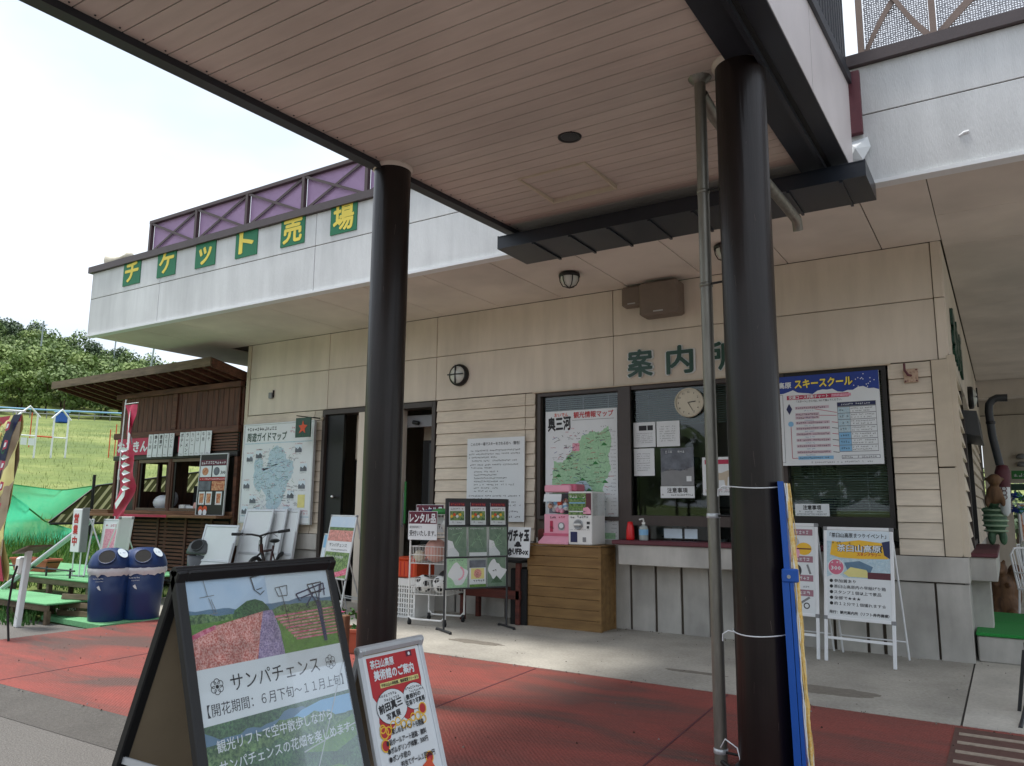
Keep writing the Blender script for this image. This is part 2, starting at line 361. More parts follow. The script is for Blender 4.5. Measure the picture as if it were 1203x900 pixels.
    def ring(s, x, y, r, w, z, m, n=18):
        v = []; f = []
        for k in range(n):
            t = 2*math.pi*k/n; v += [(x+r*math.cos(t), y+r*math.sin(t), z), (x+(r-w)*math.cos(t), y+(r-w)*math.sin(t), z)]
        for k in range(n): a = 2*k; b = 2*((k+1) % n); f.append((a, b, b+1, a+1))
        return s.add(v, f, m)
    def text(s, t, x, y, h, m, z=.003, w=None, bold=0, res=1, align='l', rot=0, depth=0, shear=0):
        """text with capital height about h; w squeezes or stretches it to that width"""
        v, f = text_mesh(t, 0, res); B_ = bold*.8
        if not v: return s
        x0 = min(p[0] for p in v); x1 = max(p[0] for p in v); k = h/.88; kx = k
        if w: kx = w/(x1-x0)
        W_ = (x1-x0)*kx; off = {'l': 0, 'c': -W_/2, 'r': -W_}[align]; ca, sa = math.cos(R(rot)), math.sin(R(rot))
        def P(p, zz):
            a = (p[0]-x0)*kx+off; b = (p[1]+.06)*k; a += b*shear
            return (x+a*ca-b*sa, y+a*sa+b*ca, zz)
        # heavier weights: the outline laid down again, shifted a hair each way
        sh = [(0, 0)]+([(B_*a, B_*b) for a, b in ((1, 0), (-1, 0), (0, 1), (0, -1), (.7, .7), (-.7, -.7))] if B_ else [])
        for i, (du, dv) in enumerate(sh):
            s.add([P((p[0]+du, p[1]+dv), z+depth+i*.00008) for p in v], f, m)
            if depth:
                ed = {}
                for q in f:
                    for j in range(len(q)): ed[(q[j], q[(j+1) % len(q)])] = 1
                vs = []; fs = []
                for (a, b) in ed:
                    if (b, a) not in ed:
                        k_ = len(vs); A, B = (v[a][0]+du, v[a][1]+dv), (v[b][0]+du, v[b][1]+dv)
                        vs += [P(A, z), P(B, z), P(B, z+depth+i*.00008), P(A, z+depth+i*.00008)]; fs.append((k_, k_+1, k_+2, k_+3))
                s.add(vs, fs, m)
        return s
    def scrib(s, x0, x1, y, h, m, z=.003, seed=0, fill=.8, vert=False):
        """a row of characters too small to read in the photograph: little strokes"""
        r = random.Random(seed*7+int(abs(x0+y)*1000)); p = x0
        while p < x1-h*.4:
            if r.random() < fill:
                for _ in range(2):
                    yy = y+h*r.uniform(0, .8); s.rect(p, p+h*r.uniform(.5, .8), yy, yy+h*.16, z, m)
                xx = p+h*r.uniform(.1, .6); s.rect(xx, xx+h*.13, y+h*r.uniform(0, .2), y+h*r.uniform(.7, 1), z, m)
            p += h*1.0
        return s
    def vscrib(s, x, y0, y1, h, m, z=.003, seed=0):
        p = y1-h; k = 0
        while p > y0:
            s.scrib(x, x+h*1.01, p, h*.9, m, z, seed+k, 1.1); p -= h*1.12; k += 1
        return s
    def build(s, name, parent=None, mat=None, label=None, cat=None, group=None, kind=None):
        me = bpy.data.meshes.new(name); me.from_pydata(s.v, [], s.f)
        me.polygons.foreach_set('material_index', s.mi); me.polygons.foreach_set('use_smooth', s.sm)
        for k in s.ms: me.materials.append(MATS[k])
        me.update()
        o = bpy.data.objects.new(name, me); COL.objects.link(o)
        if parent is not None: o.parent = parent
        if mat is not None: o.matrix_world = mat if parent is None else mat; 
        if mat is not None and parent is not None: o.matrix_local = mat
        return tag(o, label, cat, group, kind)
def tag(o, label=None, cat=None, group=None, kind=None):
    if label: o['label'] = label
    if cat: o['category'] = cat
    if group: o['group'] = group
    if kind: o['kind'] = kind
    return o
def thing(name, label, cat, mat=None, group=None, kind=None):
    o = bpy.data.objects.new(name, None); COL.objects.link(o); o.empty_display_size = .1
    if mat is not None: o.matrix_world = mat
    return tag(o, label, cat, group, kind)
def inst(name, src, parent, mat=None, label=None):
    """another piece that shares the mesh of src"""
    o = bpy.data.objects.new(name, src.data); COL.objects.link(o); o.parent = parent
    if mat is not None: o.matrix_local = mat
    if label: o['label'] = label
    return o
def kids(o): return [c for c in bpy.data.objects if c.parent == o]
def copy_tree(o, mat=None, label=None, parent=None):
    c = o.copy(); COL.objects.link(c)
    if parent is not None: c.parent = parent
    if mat is not None: c.matrix_world = mat
    if label: c['label'] = label
    for k in kids(o):
        if k is not c: copy_tree(k, None, None, c)
    return c

# ================================================================ THE SETTING
AZ = (-.887, .462)
def hill(x, y):
    s = AZ[0]*x+AZ[1]*(y+8.67)
    if s < 14: z = -.12
    elif s < 18: z = -.12+(s-14)**2*.126/8
    elif s < 112: z = -.12+.126*(s-16)
    elif s < 178: z = -.12+.126*96+.235*(s-112)
    else: z = -.12+.126*96+.235*66+.02*(s-178)
    l = .462*x+.887*(y+8.67)
    if s > 112: z -= max(-6, min(12, .24*l))*min(1, (s-112)/60)
    if s > 18: z += .35*math.sin(x*.11+1)*math.sin(y*.09)*min(1, (s-18)/30)
    return z
def ground():
    def axis(a, b, n): return [a+(b-a)*i/n for i in range(n+1)]
    xs = [-1500, -900, -500, -330]+axis(-260, -20, 80)+axis(-18, 30, 12)+[80, 200, 500, 1500]
    ys = [-1500, -500, -200, -100]+axis(-60, 220, 90)+[300, 500, 900, 1500]
    v = [(x, y, hill(x, y)) for y in ys for x in xs]; n = len(xs)
    f = [(j*n+i, j*n+i+1, (j+1)*n+i+1, (j+1)*n+i) for j in range(len(ys)-1) for i in range(n-1)]
    MB().add(v, f, 'lawn', True).build('ground', kind='structure')
ground()
def sheet(name, pts, z, m, th=.1):
    return MB().prism(pts, z-th, z, m).build(name, kind='structure')
sheet('road', [(-90, -98), (80, -98), (80, -5.72), (-8.9, -5.72), (-8.9, -3.35), (-60, -3.9)], -.055, 'asphalt', .05)
MB().add([(-8.9, -5.42, -.001), (6, -5.42, -.001), (6, -5.78, -.052), (-8.9, -5.78, -.052), (-8.9, -5.42, -.2), (6, -5.42, -.2)], [(3, 2, 1, 0), (0, 1, 5, 4)], 'asphalt_dark').build('kerb', kind='structure')
sheet('pavement', [(-8.9, -5.42), (6, -5.42), (6, -2.515), (-8.9, -2.47)], 0, 'red_pavement')
pav = bpy.data.objects['pavement']
b = MB().prism([(-.40, -4.9), (3, -4.9), (3, -2.58), (-.40, -2.58)], .0005, .004, 'ramp_brown').build('ramp_surface', pav)
for k in range(9):
    y = -2.72-k*.215
    MB().prism([(-.37, y), (2.9, y), (2.9, y-.055), (-.37, y-.055)], .004, .0085, 'stripe_white').build('marking_line', pav)
ap = sheet('pavement_concrete', [(-10.9, -2.465), (-.375, -2.51), (-.375, .05), (-10.9, .05)], .004, 'concrete')
MB().prism([(-.36, -2.51), (7, -2.54), (7, 14), (-.36, 14)], -.1, .006, 'concrete_pale').build('slab', ap)
sheet('bounce_asphalt', [(7.01, -5.6), (60, -5.6), (60, 60), (-5, 60), (-5, 14.01), (7.01, 14.01)], -.01, 'asphalt', .08)  # grey ground added for neutral bounce light, replacing green lawn bounce on the soffit
MB().prism([(-.376, -2.51), (-.359, -2.51), (-.359, .05), (-.376, .05)], -.1, -.003, 'sealant').build('joint', ap)
for a_, b_ in (((-3.45, -5.4), (-3.62, -2.53)), ((-1.75, -5.4), (-1.92, -2.54)), ((-6.9, -5.4), (-7.1, -2.5))):
    MB().prism([a_, (a_[0]+.012, a_[1]), (b_[0]+.012, b_[1]), b_], .0005, .0025, 'maroon').build('joint', pav)
gr = MB(); gq = random.Random(8)
for k in range(420):
    x, y = gq.uniform(-8.8, .0), gq.uniform(-5.4, -.1) if gq.random() < .5 else gq.choice((-2.50, -.06, -5.40))+gq.gauss(0, .05)
    r_ = gq.uniform(.003, .010); a = gq.uniform(0, 3); gr.add([(x+r_*math.cos(a+j*2.1), y+r_*math.sin(a+j*2.1), .0052 if y > -2.46 else .0015) for j in range(3)]+[(x, y, .012)], [(0, 1, 3), (1, 2, 3), (2, 0, 3)], gq.choice(['soil', 'grey', 'concrete_wet']))
gr.build('grit', kind='stuff')
def blob(cx, cy, rx, ry, z, seed, n=22):
    r = random.Random(seed); return [(cx+rx*math.cos(2*math.pi*k/n)*r.uniform(.78, 1.1), cy+ry*math.sin(2*math.pi*k/n)*r.uniform(.75, 1.1)) for k in range(n)]
for cx, cy, rx, ry, sd in ((-4.82, -1.75, .36, .09, 2), (-1.3, -1.95, .38, .15, 5), (-2.4, -1.9, .3, .05, 8)):
    MB().prism(blob(cx, cy, rx, ry, 0, sd), .0042, .0065, 'concrete_wet').build('stain', ap)

# ================================================================ TICKET OFFICE BUILDING
BLD = thing('ticket_office', 'beige ticket office with white fascia, clapboard walls and overhanging terrace', 'building')
XL, XR, ZS, YF = -10.87, -.38, 4.106, -1.86
c = MB()   # solid core behind the cladding, with the openings left free
def cb(x0, x1, z0, z1): c.box(x0, x1, .03, .22, z0, z1, 'joint')
cb(XL+.01, -8.94, 0, ZS); cb(-8.94, -6.77, 2.86, ZS); cb(-6.77, -5.1, 0, ZS); cb(-5.1, -.93, 2.87, ZS); cb(-5.1, -.93, 0, 1.03); cb(-.93, XR-.02, 0, ZS)
cb(-5.1, -3.8, 1.03, 1.25)
c.box(XL+.01, XL+.2, .22, 9, 0, ZS, 'wall_beige'); c.box(XR-.2, XR-.02, .22, 1.25, 0, ZS, 'joint'); c.box(XR-.2, XR-.02, 1.25, 12, 3.0, ZS, 'joint'); c.box(XR-.2, XR-.02, 2.9, 12, 0, 3.0, 'joint'); c.box(XR-.2, XR-.02, 1.25, 2.9, 0, 1.0, 'joint')
c.build('wall_core', BLD)
def wp(x0, x1, z0, z1, m='wall_beige', nm='wall_panel', y=0, g=.004):
    MB().cbox(x0+g, x1-g, y, .028, z0+g, z1-g, m, .004).build(nm, BLD)
cols = [-10.78, -8.92, -6.77, -4.0, -.47]
for a, b_ in zip(cols, cols[1:]):
    wp(a, b_, 2.885, 3.516); wp(a, b_, 3.516, ZS)
wp(XL, -10.78, 0.97, ZS, 'siding_trim', 'corner_trim', -.012)
wp(-.47, XR, 2.885, 3.516, 'wall_beige', 'wall_panel', -.012); wp(-.47, XR, 3.516, ZS, 'wall_beige', 'wall_panel', -.012)
wp(-.54, XR, 1.82, 2.885, 'siding_trim', 'corner_trim', -.035); wp(-.54, XR, .965, 1.815, 'siding_trim', 'corner_trim', -.035)
wp(XR-.02, XR, .965, 1.0, 'siding_trim', 'corner_trim', -.035)
def siding(x0, x1, n0=0, n1=12):
    for k in range(n0, n1):
        z0 = .968+k*.1593; z1 = z0+.1593
        p = MB(); v = [(x0, .02, z0), (x1, .02, z0), (x1, -.026, z0+.003), (x0, -.026, z0+.003), (x0, -.006, z1-.004), (x1, -.006, z1-.004), (x0, .02, z1-.004), (x1, .02, z1-.004)]
        p.add(v, [(0, 3, 2, 1), (3, 4, 5, 2), (4, 6, 7, 5), (0, 6, 4, 3), (1, 2, 5, 7), (0, 1, 7, 6)], 'siding'); p.build('siding_board', BLD)
siding(-10.78, -9.17); siding(-9.16, -8.98); siding(-6.73, -5.27); siding(-5.26, -5.12); siding(-.93, -.545)
# side wall (faces +X)
def sp(y0, y1, z0, z1, m, nm='wall_panel', x=.0):
    MB().cbox(XR-.02, XR+x, y0+.004, y1-.004, z0+.004, z1-.004, m, .004).build(nm, BLD)
for y0, y1 in ((.0, 3.4), (3.4, 7.4), (7.4, 11.9)):
    sp(y0, y1, 2.93, 3.516, 'wall_beige', x=.008); sp(y0, y1, 3.516, ZS, 'wall_beige', x=.008)
for y0, y1 in ((.08, 1.22), (2.95, 7.4)):
    for k in range(12):
        z0 = .968+k*.1593; p = MB(); x = XR
        v = [(x-.01, y0, z0), (x-.01, y1, z0), (x+.045, y1, z0+.003), (x+.045, y0, z0+.003), (x+.018, y0, z0+.155), (x+.018, y1, z0+.155), (x-.01, y0, z0+.155), (x-.01, y1, z0+.155)]
        p.add(v, [(0, 1, 2, 3), (3, 2, 5, 4), (4, 5, 7, 6), (0, 3, 4, 6), (1, 7, 5, 2), (0, 6, 7, 1)], 'siding'); p.build('siding_board', BLD)
sp(-.03, .075, .965, 2.925, 'siding_trim', 'corner_trim', .05)
# base course and base panels
def bp(x0, x1, z0, z1, y, m='base_grey', nm='base_panel'):
    MB().cbox(x0, x1, y, .026, z0, z1, m, .005).build(nm, BLD)
bp(XL-.01, -8.98, .725, .962, -.045, nm='base_course'); bp(-6.75, -5.12, .725, .962, -.045, nm='base_course'); bp(-1.07, XR+.03, .725, .962, -.05, nm='base_course')
def row(x0, x1, xs, y=-.012, top=.715):
    e = [x0]+xs+[x1]
    for a, b_ in zip(e, e[1:]): bp(a+.014, b_-.014, 0, top, y)
row(XL, -8.98, [-10.1, -9.5]); row(-6.75, -5.12, [-6.35, -5.95, -5.55]); row(-5.12, -3.81, [-4.7, -4.25], .0, 1.02)
row(-3.81, -1.12, [-3.50, -3.19, -2.865, -2.54, -2.22, -1.9, -1.58, -1.27], .0, .98)
MB().cbox(-1.10, -.655, -.02, .026, 0, .712, 'base_grey', .004).build('base_panel', BLD); MB().cbox(-.635, XR+.02, -.02, .026, 0, .712, 'base_grey', .004).build('base_panel', BLD)
MB().cbox(XR-.02, XR+.02, .03, 1.22, 0, .712, 'base_grey', .004).build('base_panel', BLD); MB().cbox(XR-.02, XR+.03, .03, 1.22, .725, .962, 'base_grey', .004).build('base_course', BLD)
MB().cbox(XR-.02, XR+.02, 2.95, 7.4, 0, .962, 'base_grey', .004).build('base_panel', BLD)
# counter ledge below the enquiry window and the small side counter
MB().cbox(-3.83, -1.12, -.30, -.002, .76, .985, 'base_grey', .006).build('counter_ledge', BLD)
MB().cbox(-3.90, -1.10, -.33, -.004, .987, 1.035, 'maroon', .008).build('counter_top', BLD)
MB().cbox(XR, -.13, .30, 2.9, .73, .955, 'base_grey', .006).build('counter_ledge', BLD)
MB().cbox(XR, -.115, .27, 2.92, .957, .995, 'maroon', .008).build('counter_top', BLD)
MB().cbox(XR, -.20, .5, .85, .0, .728, 'base_grey', .006).build('counter_support', BLD)
# window frames
def win(nm, x0, x1, z0, z1, fr='frame_brown', w=.045, y=-.02, glass=True, parent=BLD):
    f = MB(); f.box(x0, x1, y, .09, z1-w, z1, fr); f.box(x0, x1, y, .09, z0, z0+w, fr); f.box(x0, x0+w, y, .09, z0+w, z1-w, fr); f.box(x1-w, x1, y, .09, z0+w, z1-w, fr)
    o = f.build(nm, parent)
    if glass: MB().box(x0+w, x1-w, .045, .05, z0+w, z1-w, 'window_glass').build('pane', o)
    return o
w1 = win('window', -5.08, -3.86, 1.25, 2.865)
w2 = win('window', -3.84, -2.05, 1.27, 2.865)
w3 = win('window', -2.0, -.95, 1.22, 2.865, 'frame_dark')
MB().box(-3.93, -3.77, -.045, -.021, 1.04, 2.86, 'frame_brown').build('mullion', BLD)
MB().box(-2.10, -1.96, -.045, -.021, 1.04, 2.86, 'frame_brown').build('mullion', BLD)
MB().box(-3.77, -2.10, -.05, -.021, 1.2, 1.31, 'frame_brown').build('transom', BLD)
MB().box(-1.93, -.96, -.04, -.021, 1.22, 1.33, 'frame_dark').build('transom', BLD)
MB().box(-3.77, -1.12, .045, .05, 1.04, 1.2, 'window_glass').build('pane', BLD)
MB().cbox(-5.14, -.90, -.05, -.005, 2.868, 2.884, 'siding_trim', .003).build('window_head', BLD)
for x0, x1, z0, z1 in ((-5.02, -3.92, 2.45, 2.80), (-3.78, -2.12, 2.38, 2.80), (-1.93, -1.0, 1.36, 2.80)):
    sl = MB(); z = z0
    while z < z1: sl.add([(x0, .09, z), (x1, .09, z), (x1, .105, z+.012), (x0, .105, z+.012)], [(0, 1, 2, 3)], 'blind_green'); z += .026
    sl.box(x0, x1, .085, .11, z1, z1+.03, 'grey')
    for x in (x0+.2, (x0+x1)/2, x1-.2): sl.box(x, x+.004, .086, .089, z0, z1, 'grey_light')
    sl.build('blind', BLD, kind='stuff')
# rooms behind the windows and doors
rm = MB(); rm.box(-10.6, -.6, 3.6, 3.7, 0, 3.2, 'wall_beige'); rm.box(-10.6, -.6, .22, 3.6, -.05, .01, 'grey_dark'); rm.box(-10.6, -.6, .22, 3.6, 3.2, 3.25, 'soffit'); rm.box(-5.3, -5.2, .22, 3.6, .01, 3.2, 'grey_dark')
rm.build('interior_wall', BLD)
sh = MB()
for k in range(4): sh.box(-4.6, -1.2, 3.0, 3.5, .5+k*.45, .53+k*.45, 'grey_dark')
for k in range(60):
    x = rnd.uniform(-4.5, -1.3); z = .53+rnd.randrange(4)*.45; w = rnd.uniform(.05, .2); sh.box(x, x+w, 3.05, 3.3, z, z+rnd.uniform(.1, .35), rnd.choice(['grey', 'frame_brown', 'paper', 'navy', 'grey_dark', 'black']))
sh.build('shelf', BLD, kind='stuff')
dk = MB(); dk.box(-3.7, -1.2, .35, 1.0, .9, .95, 'grey_dark')
for x, z in ((-3.45, .12), (-3.0, .1), (-2.6, .18), (-2.3, .1)): dk.box(x, x+.2, .4, .6, .95, .95+z, rnd.choice(['grey_light', 'black', 'paper', 'grey']))
dk.box(-3.2, -2.75, .5, .56, .95, 1.3, 'black'); dk.box(-2.9, -2.8, .62, .72, .95, 1.25, 'grey_light')
dk.build('desk', BLD)
# doorways
fr = MB(); fr.box(-8.98, -8.92, -.03, .2, 0, 2.87, 'frame_brown'); fr.box(-8.92, -6.80, -.03, .2, 2.80, 2.87, 'frame_brown'); fr.box(-6.81, -6.75, -.03, .2, 0, 2.87, 'frame_brown'); fr.box(-8.22, -7.45, -.02, .2, 0, 2.80, 'wall_beige')
fr.build('door_frame', BLD)
d = MB().box(-8.91, -8.56, .02, .07, .02, 2.79, 'black').build('door', BLD)
MB().cyl((-8.68, .02, 1.53), (-8.68, -.03, 1.53), .025, 'chrome', 14).sphere((-8.68, -.04, 1.53), .03, 'chrome').build('handle', d)
MB().box(-8.56, -8.2, .3, .34, .02, 2.1, 'black_matt').box(-8.54, -8.2, .28, .30, 2.11, 2.8, 'siding').build('partition', BLD)
it = MB(); it.box(-7.18, -6.83, .25, .3, .02, 2.35, 'black_matt'); it.box(-7.45, -7.2, .6, .66, .02, 2.6, 'cream'); it.box(-7.45, -6.83, .2, .26, 2.55, 2.72, 'grey'); it.cyl((-7.3, .16, 2.62), (-7.2, .16, 2.6), .03, 'black'); it.box(-7.02, -6.86, .2, .25, .9, 2.3, 'grey_dark')
it.build('partition', BLD)
MB().tube([(-7.36, .1, 1.15), (-7.36, .1, 1.75)], .018, 'leaf_green').tube([(-7.42, .12, 1.1), (-7.40, .12, 1.6)], .015, 'grey').build('door_handle', BLD)
# side window (black hood, brown frame)
MB().box(XR-.01, XR+.05, 1.28, 1.40, 1.0, 2.44, 'frame_brown').box(XR-.01, XR+.05, 2.86, 2.94, 1.0, 2.44, 'frame_dark').box(XR-.01, XR+.03, 1.40, 2.86, 1.0, 1.06, 'frame_dark').box(XR-.01, XR+.04, 1.28, 2.94, 2.4, 2.46, 'frame_brown').build('window_frame', BLD)
MB().box(XR-.03, XR-.02, 1.4, 2.86, 1.05, 2.4, 'window_glass').build('pane', BLD)
MB().add([(XR, 1.3, 2.52), (XR, 2.9, 2.52), (XR+.17, 2.9, 2.50), (XR+.17, 1.3, 2.50), (XR, 1.3, 2.26), (XR, 2.9, 2.26), (XR+.19, 2.9, 2.22), (XR+.19, 1.3, 2.22)], [(0, 1, 2, 3), (4, 7, 6, 5), (0, 3, 7, 4), (1, 5, 6, 2), (3, 2, 6, 7), (0, 4, 5, 1)], 'grey_dark').build('shutter_box', BLD)
# overhanging terrace: soffit, fascia, coping
sx = [-12.56]+[-.91-.952*k for k in range(12, -1, -1)]+[-.36]
for a, b_ in zip(sx, sx[1:]):
    y1 = -.002 if b_ > -10.9 else 8
    MB().cbox(a+.005, b_-.005, YF+.09, y1, ZS, ZS+.02, 'soffit', .003).build('soffit_panel', BLD)
ys = [-1.76, -.78, .22, 1.32, 2.4, 3.05, 3.9, 4.8, 5.7, 6.6, 7.5, 8.4, 9.3, 10.2]
for a, b_ in zip(ys, ys[1:]):
    MB().cbox(XR+.022, 2.6, a+.005, b_-.005, ZS, ZS+.02, 'soffit', .003).build('soffit_panel', BLD)
    MB().cbox(2.61, 6, a+.005, b_-.005, ZS, ZS+.02, 'soffit', .003).build('soffit_panel', BLD)
MB().box(-12.5, 6, YF+.06, 12, ZS+.03, 4.9, 'joint').build('terrace_slab', BLD)
MB().box(XR, 6, 10.25, 10.7, 3.75, ZS+.02, 'soffit').build('beam', BLD)
b = MB(); b.box(XR, .10, 11.8, 12, 0, 4.1, 'wall_beige'); b.box(.10, 3.2, 11.8, 12, 2.02, 4.1, 'wall_beige'); b.box(3.2, 6, 11.8, 12, 0, 4.1, 'wall_beige'); b.build('wall', BLD)
MB().box(XR, 6, 11.77, 11.8, 3.52, 3.535, 'joint').build('wall_seam', BLD)
fx = [-12.58, -10.7, -7.36, -4.02, 2.66, 6]
for a, b_ in zip(fx, fx[1:]):
    MB().cbox(a+.004, b_-.004, YF, YF+.08, 4.735, 5.175, 'fascia_white', .003).build('fascia_panel', BLD)
    MB().cbox(a+.004, b_-.004, YF, YF+.08, 4.13, 4.725, 'fascia_white', .003).build('fascia_panel', BLD)
MB().box(-12.58, 6, YF+.012, YF+.09, 4.12, 5.17, 'joint').build('fascia_backing', BLD)
MB().box(-12.585, -12.582, YF, 8, 4.13, 5.175, 'fascia_white').build('fascia_panel', BLD)
MB().box(-12.60, 6, YF-.026, YF+.10, 4.094, 4.124, 'white').build('drip_edge', BLD)
for x, z, n_c in ((.34, 4.33, 9), (-.10, 4.36, 3)):
    c_ = MB(); pts = [(x+k*.035, YF-.002, z+.012*math.sin(k*1.3)+.008*k) for k in range(n_c)]; c_.tube(pts, [.008+.006*math.sin(k*2.1)**2 for k in range(n_c)], 'white', 6); c_.build('caulk_repair', BLD)
MB().box(-12.66, 6, YF-.05, YF+.20, 5.178, 5.28, 'coping').build('coping', BLD)
MB().box(-12.66, -12.5, YF+.2, 8, 5.178, 5.28, 'coping').build('coping', BLD)

# terrace railings
def railing(name, label, x0, x1, y, z0, z1, posts, mesh, col, curved=False):
    t = thing(name, label, 'railing')
    MB().box(x0, x1, y-.03, y+.03, z1-.05, z1, col).build('top_rail', t); MB().box(x0, x1, y-.02, y+.02, z0, z0+.05, col).build('bottom_rail', t)
    for p in posts: MB().box(p-.025, p+.025, y-.028, y+.028, z0+.05, z1-.05, col).build('post', t)
    for a, b_ in zip(posts, posts[1:]):
        MB().box(a+.03, b_-.03, y+.03, y+.034, z0+.05, z1-.05, mesh).build('mesh_panel', t)
        for s in (0, 1):
            m_ = MB(); zz = (z0+.05, z1-.05) if s else (z1-.05, z0+.05); yy = y-.022+s*.018
            n = 8; pts = []
            for k in range(n+1):
                u = k/n; bow = (.03*math.sin(math.pi*u*2) if curved else 0); pts.append((a+.02+(b_-a-.04)*u, zz[0]+(zz[1]-zz[0])*u+bow))
            for q in range(n):
                (xa, za), (xb, zb) = pts[q], pts[q+1]
                bt = .042 if curved else .02
                m_.add([(xa, yy, za-bt), (xb, yy, zb-bt), (xb, yy, zb+bt), (xa, yy, za+bt), (xa, yy+.012, za-bt), (xb, yy+.012, zb-bt), (xb, yy+.012, zb+bt), (xa, yy+.012, za+bt)], [(0, 1, 2, 3), (7, 6, 5, 4), (0, 4, 5, 1), (3, 2, 6, 7)], col)
            m_.build('brace', t)
    return t
railing('terrace_railing', 'dark brown railing with cross braces and purple mesh above the green letter plates', -11.25, -4.4, -1.74, 5.28, 5.86, [-11.22+1.155*k for k in range(7)], 'purple_mesh', 'rail_brown')
railing('terrace_railing', 'taupe railing with curved braces and pale mesh on the terrace at the top right', -.80, 5.5, -1.74, 5.28, 6.3, [-.78, -.22, .9, 2.0, 3.1, 4.2, 5.4], 'grey_mesh', 'rail_tan', True)
rr = railing('terrace_railing', 'brown railing on the far edge seen through the purple mesh', -11.2, -9.0, .9, 5.28, 5.8, [-11.2, -10.1, -9.0], 'purple_mesh', 'rail_brown')
h = thing('horn_speaker', 'grey-white horn speaker lying on the left end of the terrace coping', 'speaker', T(-11.95, -1.70, 5.42))
hm = MB(); hm.T = RY(-100); hm.lathe([(.035, -.02), (.04, .12), (.06, .22), (.10, .30), (.155, .36), (.16, .365), (.15, .36), (.09, .29), (.04, .2), (.001, .15)], 'cream', 20); hm.build('horn', h)
MB().sphere((.09, 0, -.02), .07, 'cream', 14, 8, (1.3, 1, 1)).build('driver', h); MB().box(.0, .04, -.02, .02, -.14, -.02, 'grey').build('bracket', h)

# ---- green letter plates on the fascia
G1 = 'letter plates spelling the ticket sales sign on the fascia'
for ch, xc, desc in (('チ', -11.45, 'first'), ('ケ', -10.55, 'second'), ('ッ', -9.62, 'third'), ('ト', -8.72, 'fourth'), ('売', -7.79, 'fifth'), ('場', -6.86, 'sixth')):
    t = thing('sign_plate', 'green plate with yellow %s on the white fascia, %s from the left' % (ch, desc), 'sign', FR((xc-.228, YF-.002, 4.815), *FRONT), G1)
    MB().box(0, .456, 0, .43, 0, .012, 'letter_green').build('plate', t)
    w = .28 if ch == 'ト' else .34
    MB().text(ch, .23, .05, .33, 'letter_yellow', .012, w=w if ch not in 'ッ' else .27, bold=.035, res=3, align='c', depth=.004).build('letter', t)
G2 = 'raised letters of the information office sign'
for ch, xc, od in (('案', -3.635, 'first'), ('内', -3.135, 'middle'), ('所', -2.64, 'last')):
    t = thing('sign_letter', '%s of three raised green letters with pale outline above the enquiry window' % od, 'sign', FR((xc-.16, -.002, 2.98), *FRONT), G2)
    MB().text(ch, .16, .0, .31, 'paper', .001, w=.33, bold=.06, res=3, align='c', depth=.02).build('outline', t)
    MB().text(ch, .16, .0, .31, 'sign_green', .022, w=.31, bold=.03, res=3, align='c', depth=.012).build('letter', t)
t = thing('sign_letters', 'row of raised green lettering high on the shaded side wall by the corner', 'sign', FR((XR+.01, .55, 3.08), (0, 1, 0), (0, 0, 1)))
for k, ch in enumerate('案内所'):
    MB().text(ch, .45+k*.72, 0, .5, 'sign_green', .0, bold=.05, align='c', w=.5, depth=.025).build('letter', t)

# ---- round wall lamps and dome lamps
def bulkhead(label, mat, r=.155):
    t = thing('wall_lamp', label, 'lamp', mat)
    MB().lathe([(.0, 0), (r, 0), (r, .04), (r*.94, .065), (r*.8, .07)], 'black', 28).build('housing', t)
    MB().lathe([(r*.80, .055), (r*.72, .085), (r*.5, .105), (r*.25, .115), (0.001, .118)], 'lens', 28).build('lens', t)
    g = MB(); g.box(-r*.85, r*.85, -.008, .008, .105, .125, 'black'); g.box(-.008, .008, -r*.85, r*.85, .105, .125, 'black'); g.build('guard', t)
    return t
bulkhead('round black bulkhead lamp with cross guard on the beige wall right of the doorway', FR((-6.35, 0, 3.215), *FRONT))
bulkhead('black bulkhead lamp seen edge-on high on the side wall round the corner', FR((XR+.01, 4.6, 3.06), (0, 1, 0), (0, 0, 1)), .17)
def dome(label, x, y):
    t = thing('ceiling_lamp', label, 'lamp', T(x, y, ZS))
    MB().lathe([(.001, 0), (.10, 0), (.125, -.02), (.125, -.05), (.11, -.055)], 'black', 24).build('housing', t)
    MB().lathe([(.105, -.045), (.10, -.09), (.075, -.14), (.04, -.165), (.001, -.17)], 'lens', 24).build('globe', t)
    g = MB()
    for a in range(3):
        ca, sa = math.cos(a*math.pi/3+.3), math.sin(a*math.pi/3+.3)
        g.tube([(u*ca, u*sa, z) for u, z in ((-.115, -.05), (-.11, -.10), (-.08, -.155), (0, -.185), (.08, -.155), (.11, -.10), (.115, -.05))], .006, 'black', 6)
    g.build('cage', t)
    return t
dome('caged dome lamp on the soffit left of the two grey loudspeakers', -4.12, -.93); dome('caged dome lamp on the soffit partly behind the right pillar', -2.26, -.98)
t = thing('wall_loudspeaker', 'larger grey box loudspeaker high on the wall under the soffit', 'loudspeaker', T(-3.3, 0, 3.66))
MB().cbox(-.24, .24, -.26, -.01, 0, .40, 'speaker_grey', .02).build('cabinet', t); MB().box(-.06, .06, -.263, -.26, .03, .045, 'grey_light').build('badge', t); MB().box(-.1, .1, -.01, 0, .1, .3, 'grey').build('bracket', t)
t = thing('wall_loudspeaker', 'smaller grey box loudspeaker left of and behind the larger one', 'loudspeaker', T(-3.68, 0, 3.83))
MB().cbox(-.13, .13, -.16, -.01, 0, .24, 'speaker_grey', .015).build('cabinet', t); MB().box(-.05, .05, -.163, -.16, .02, .032, 'grey_light').build('badge', t)
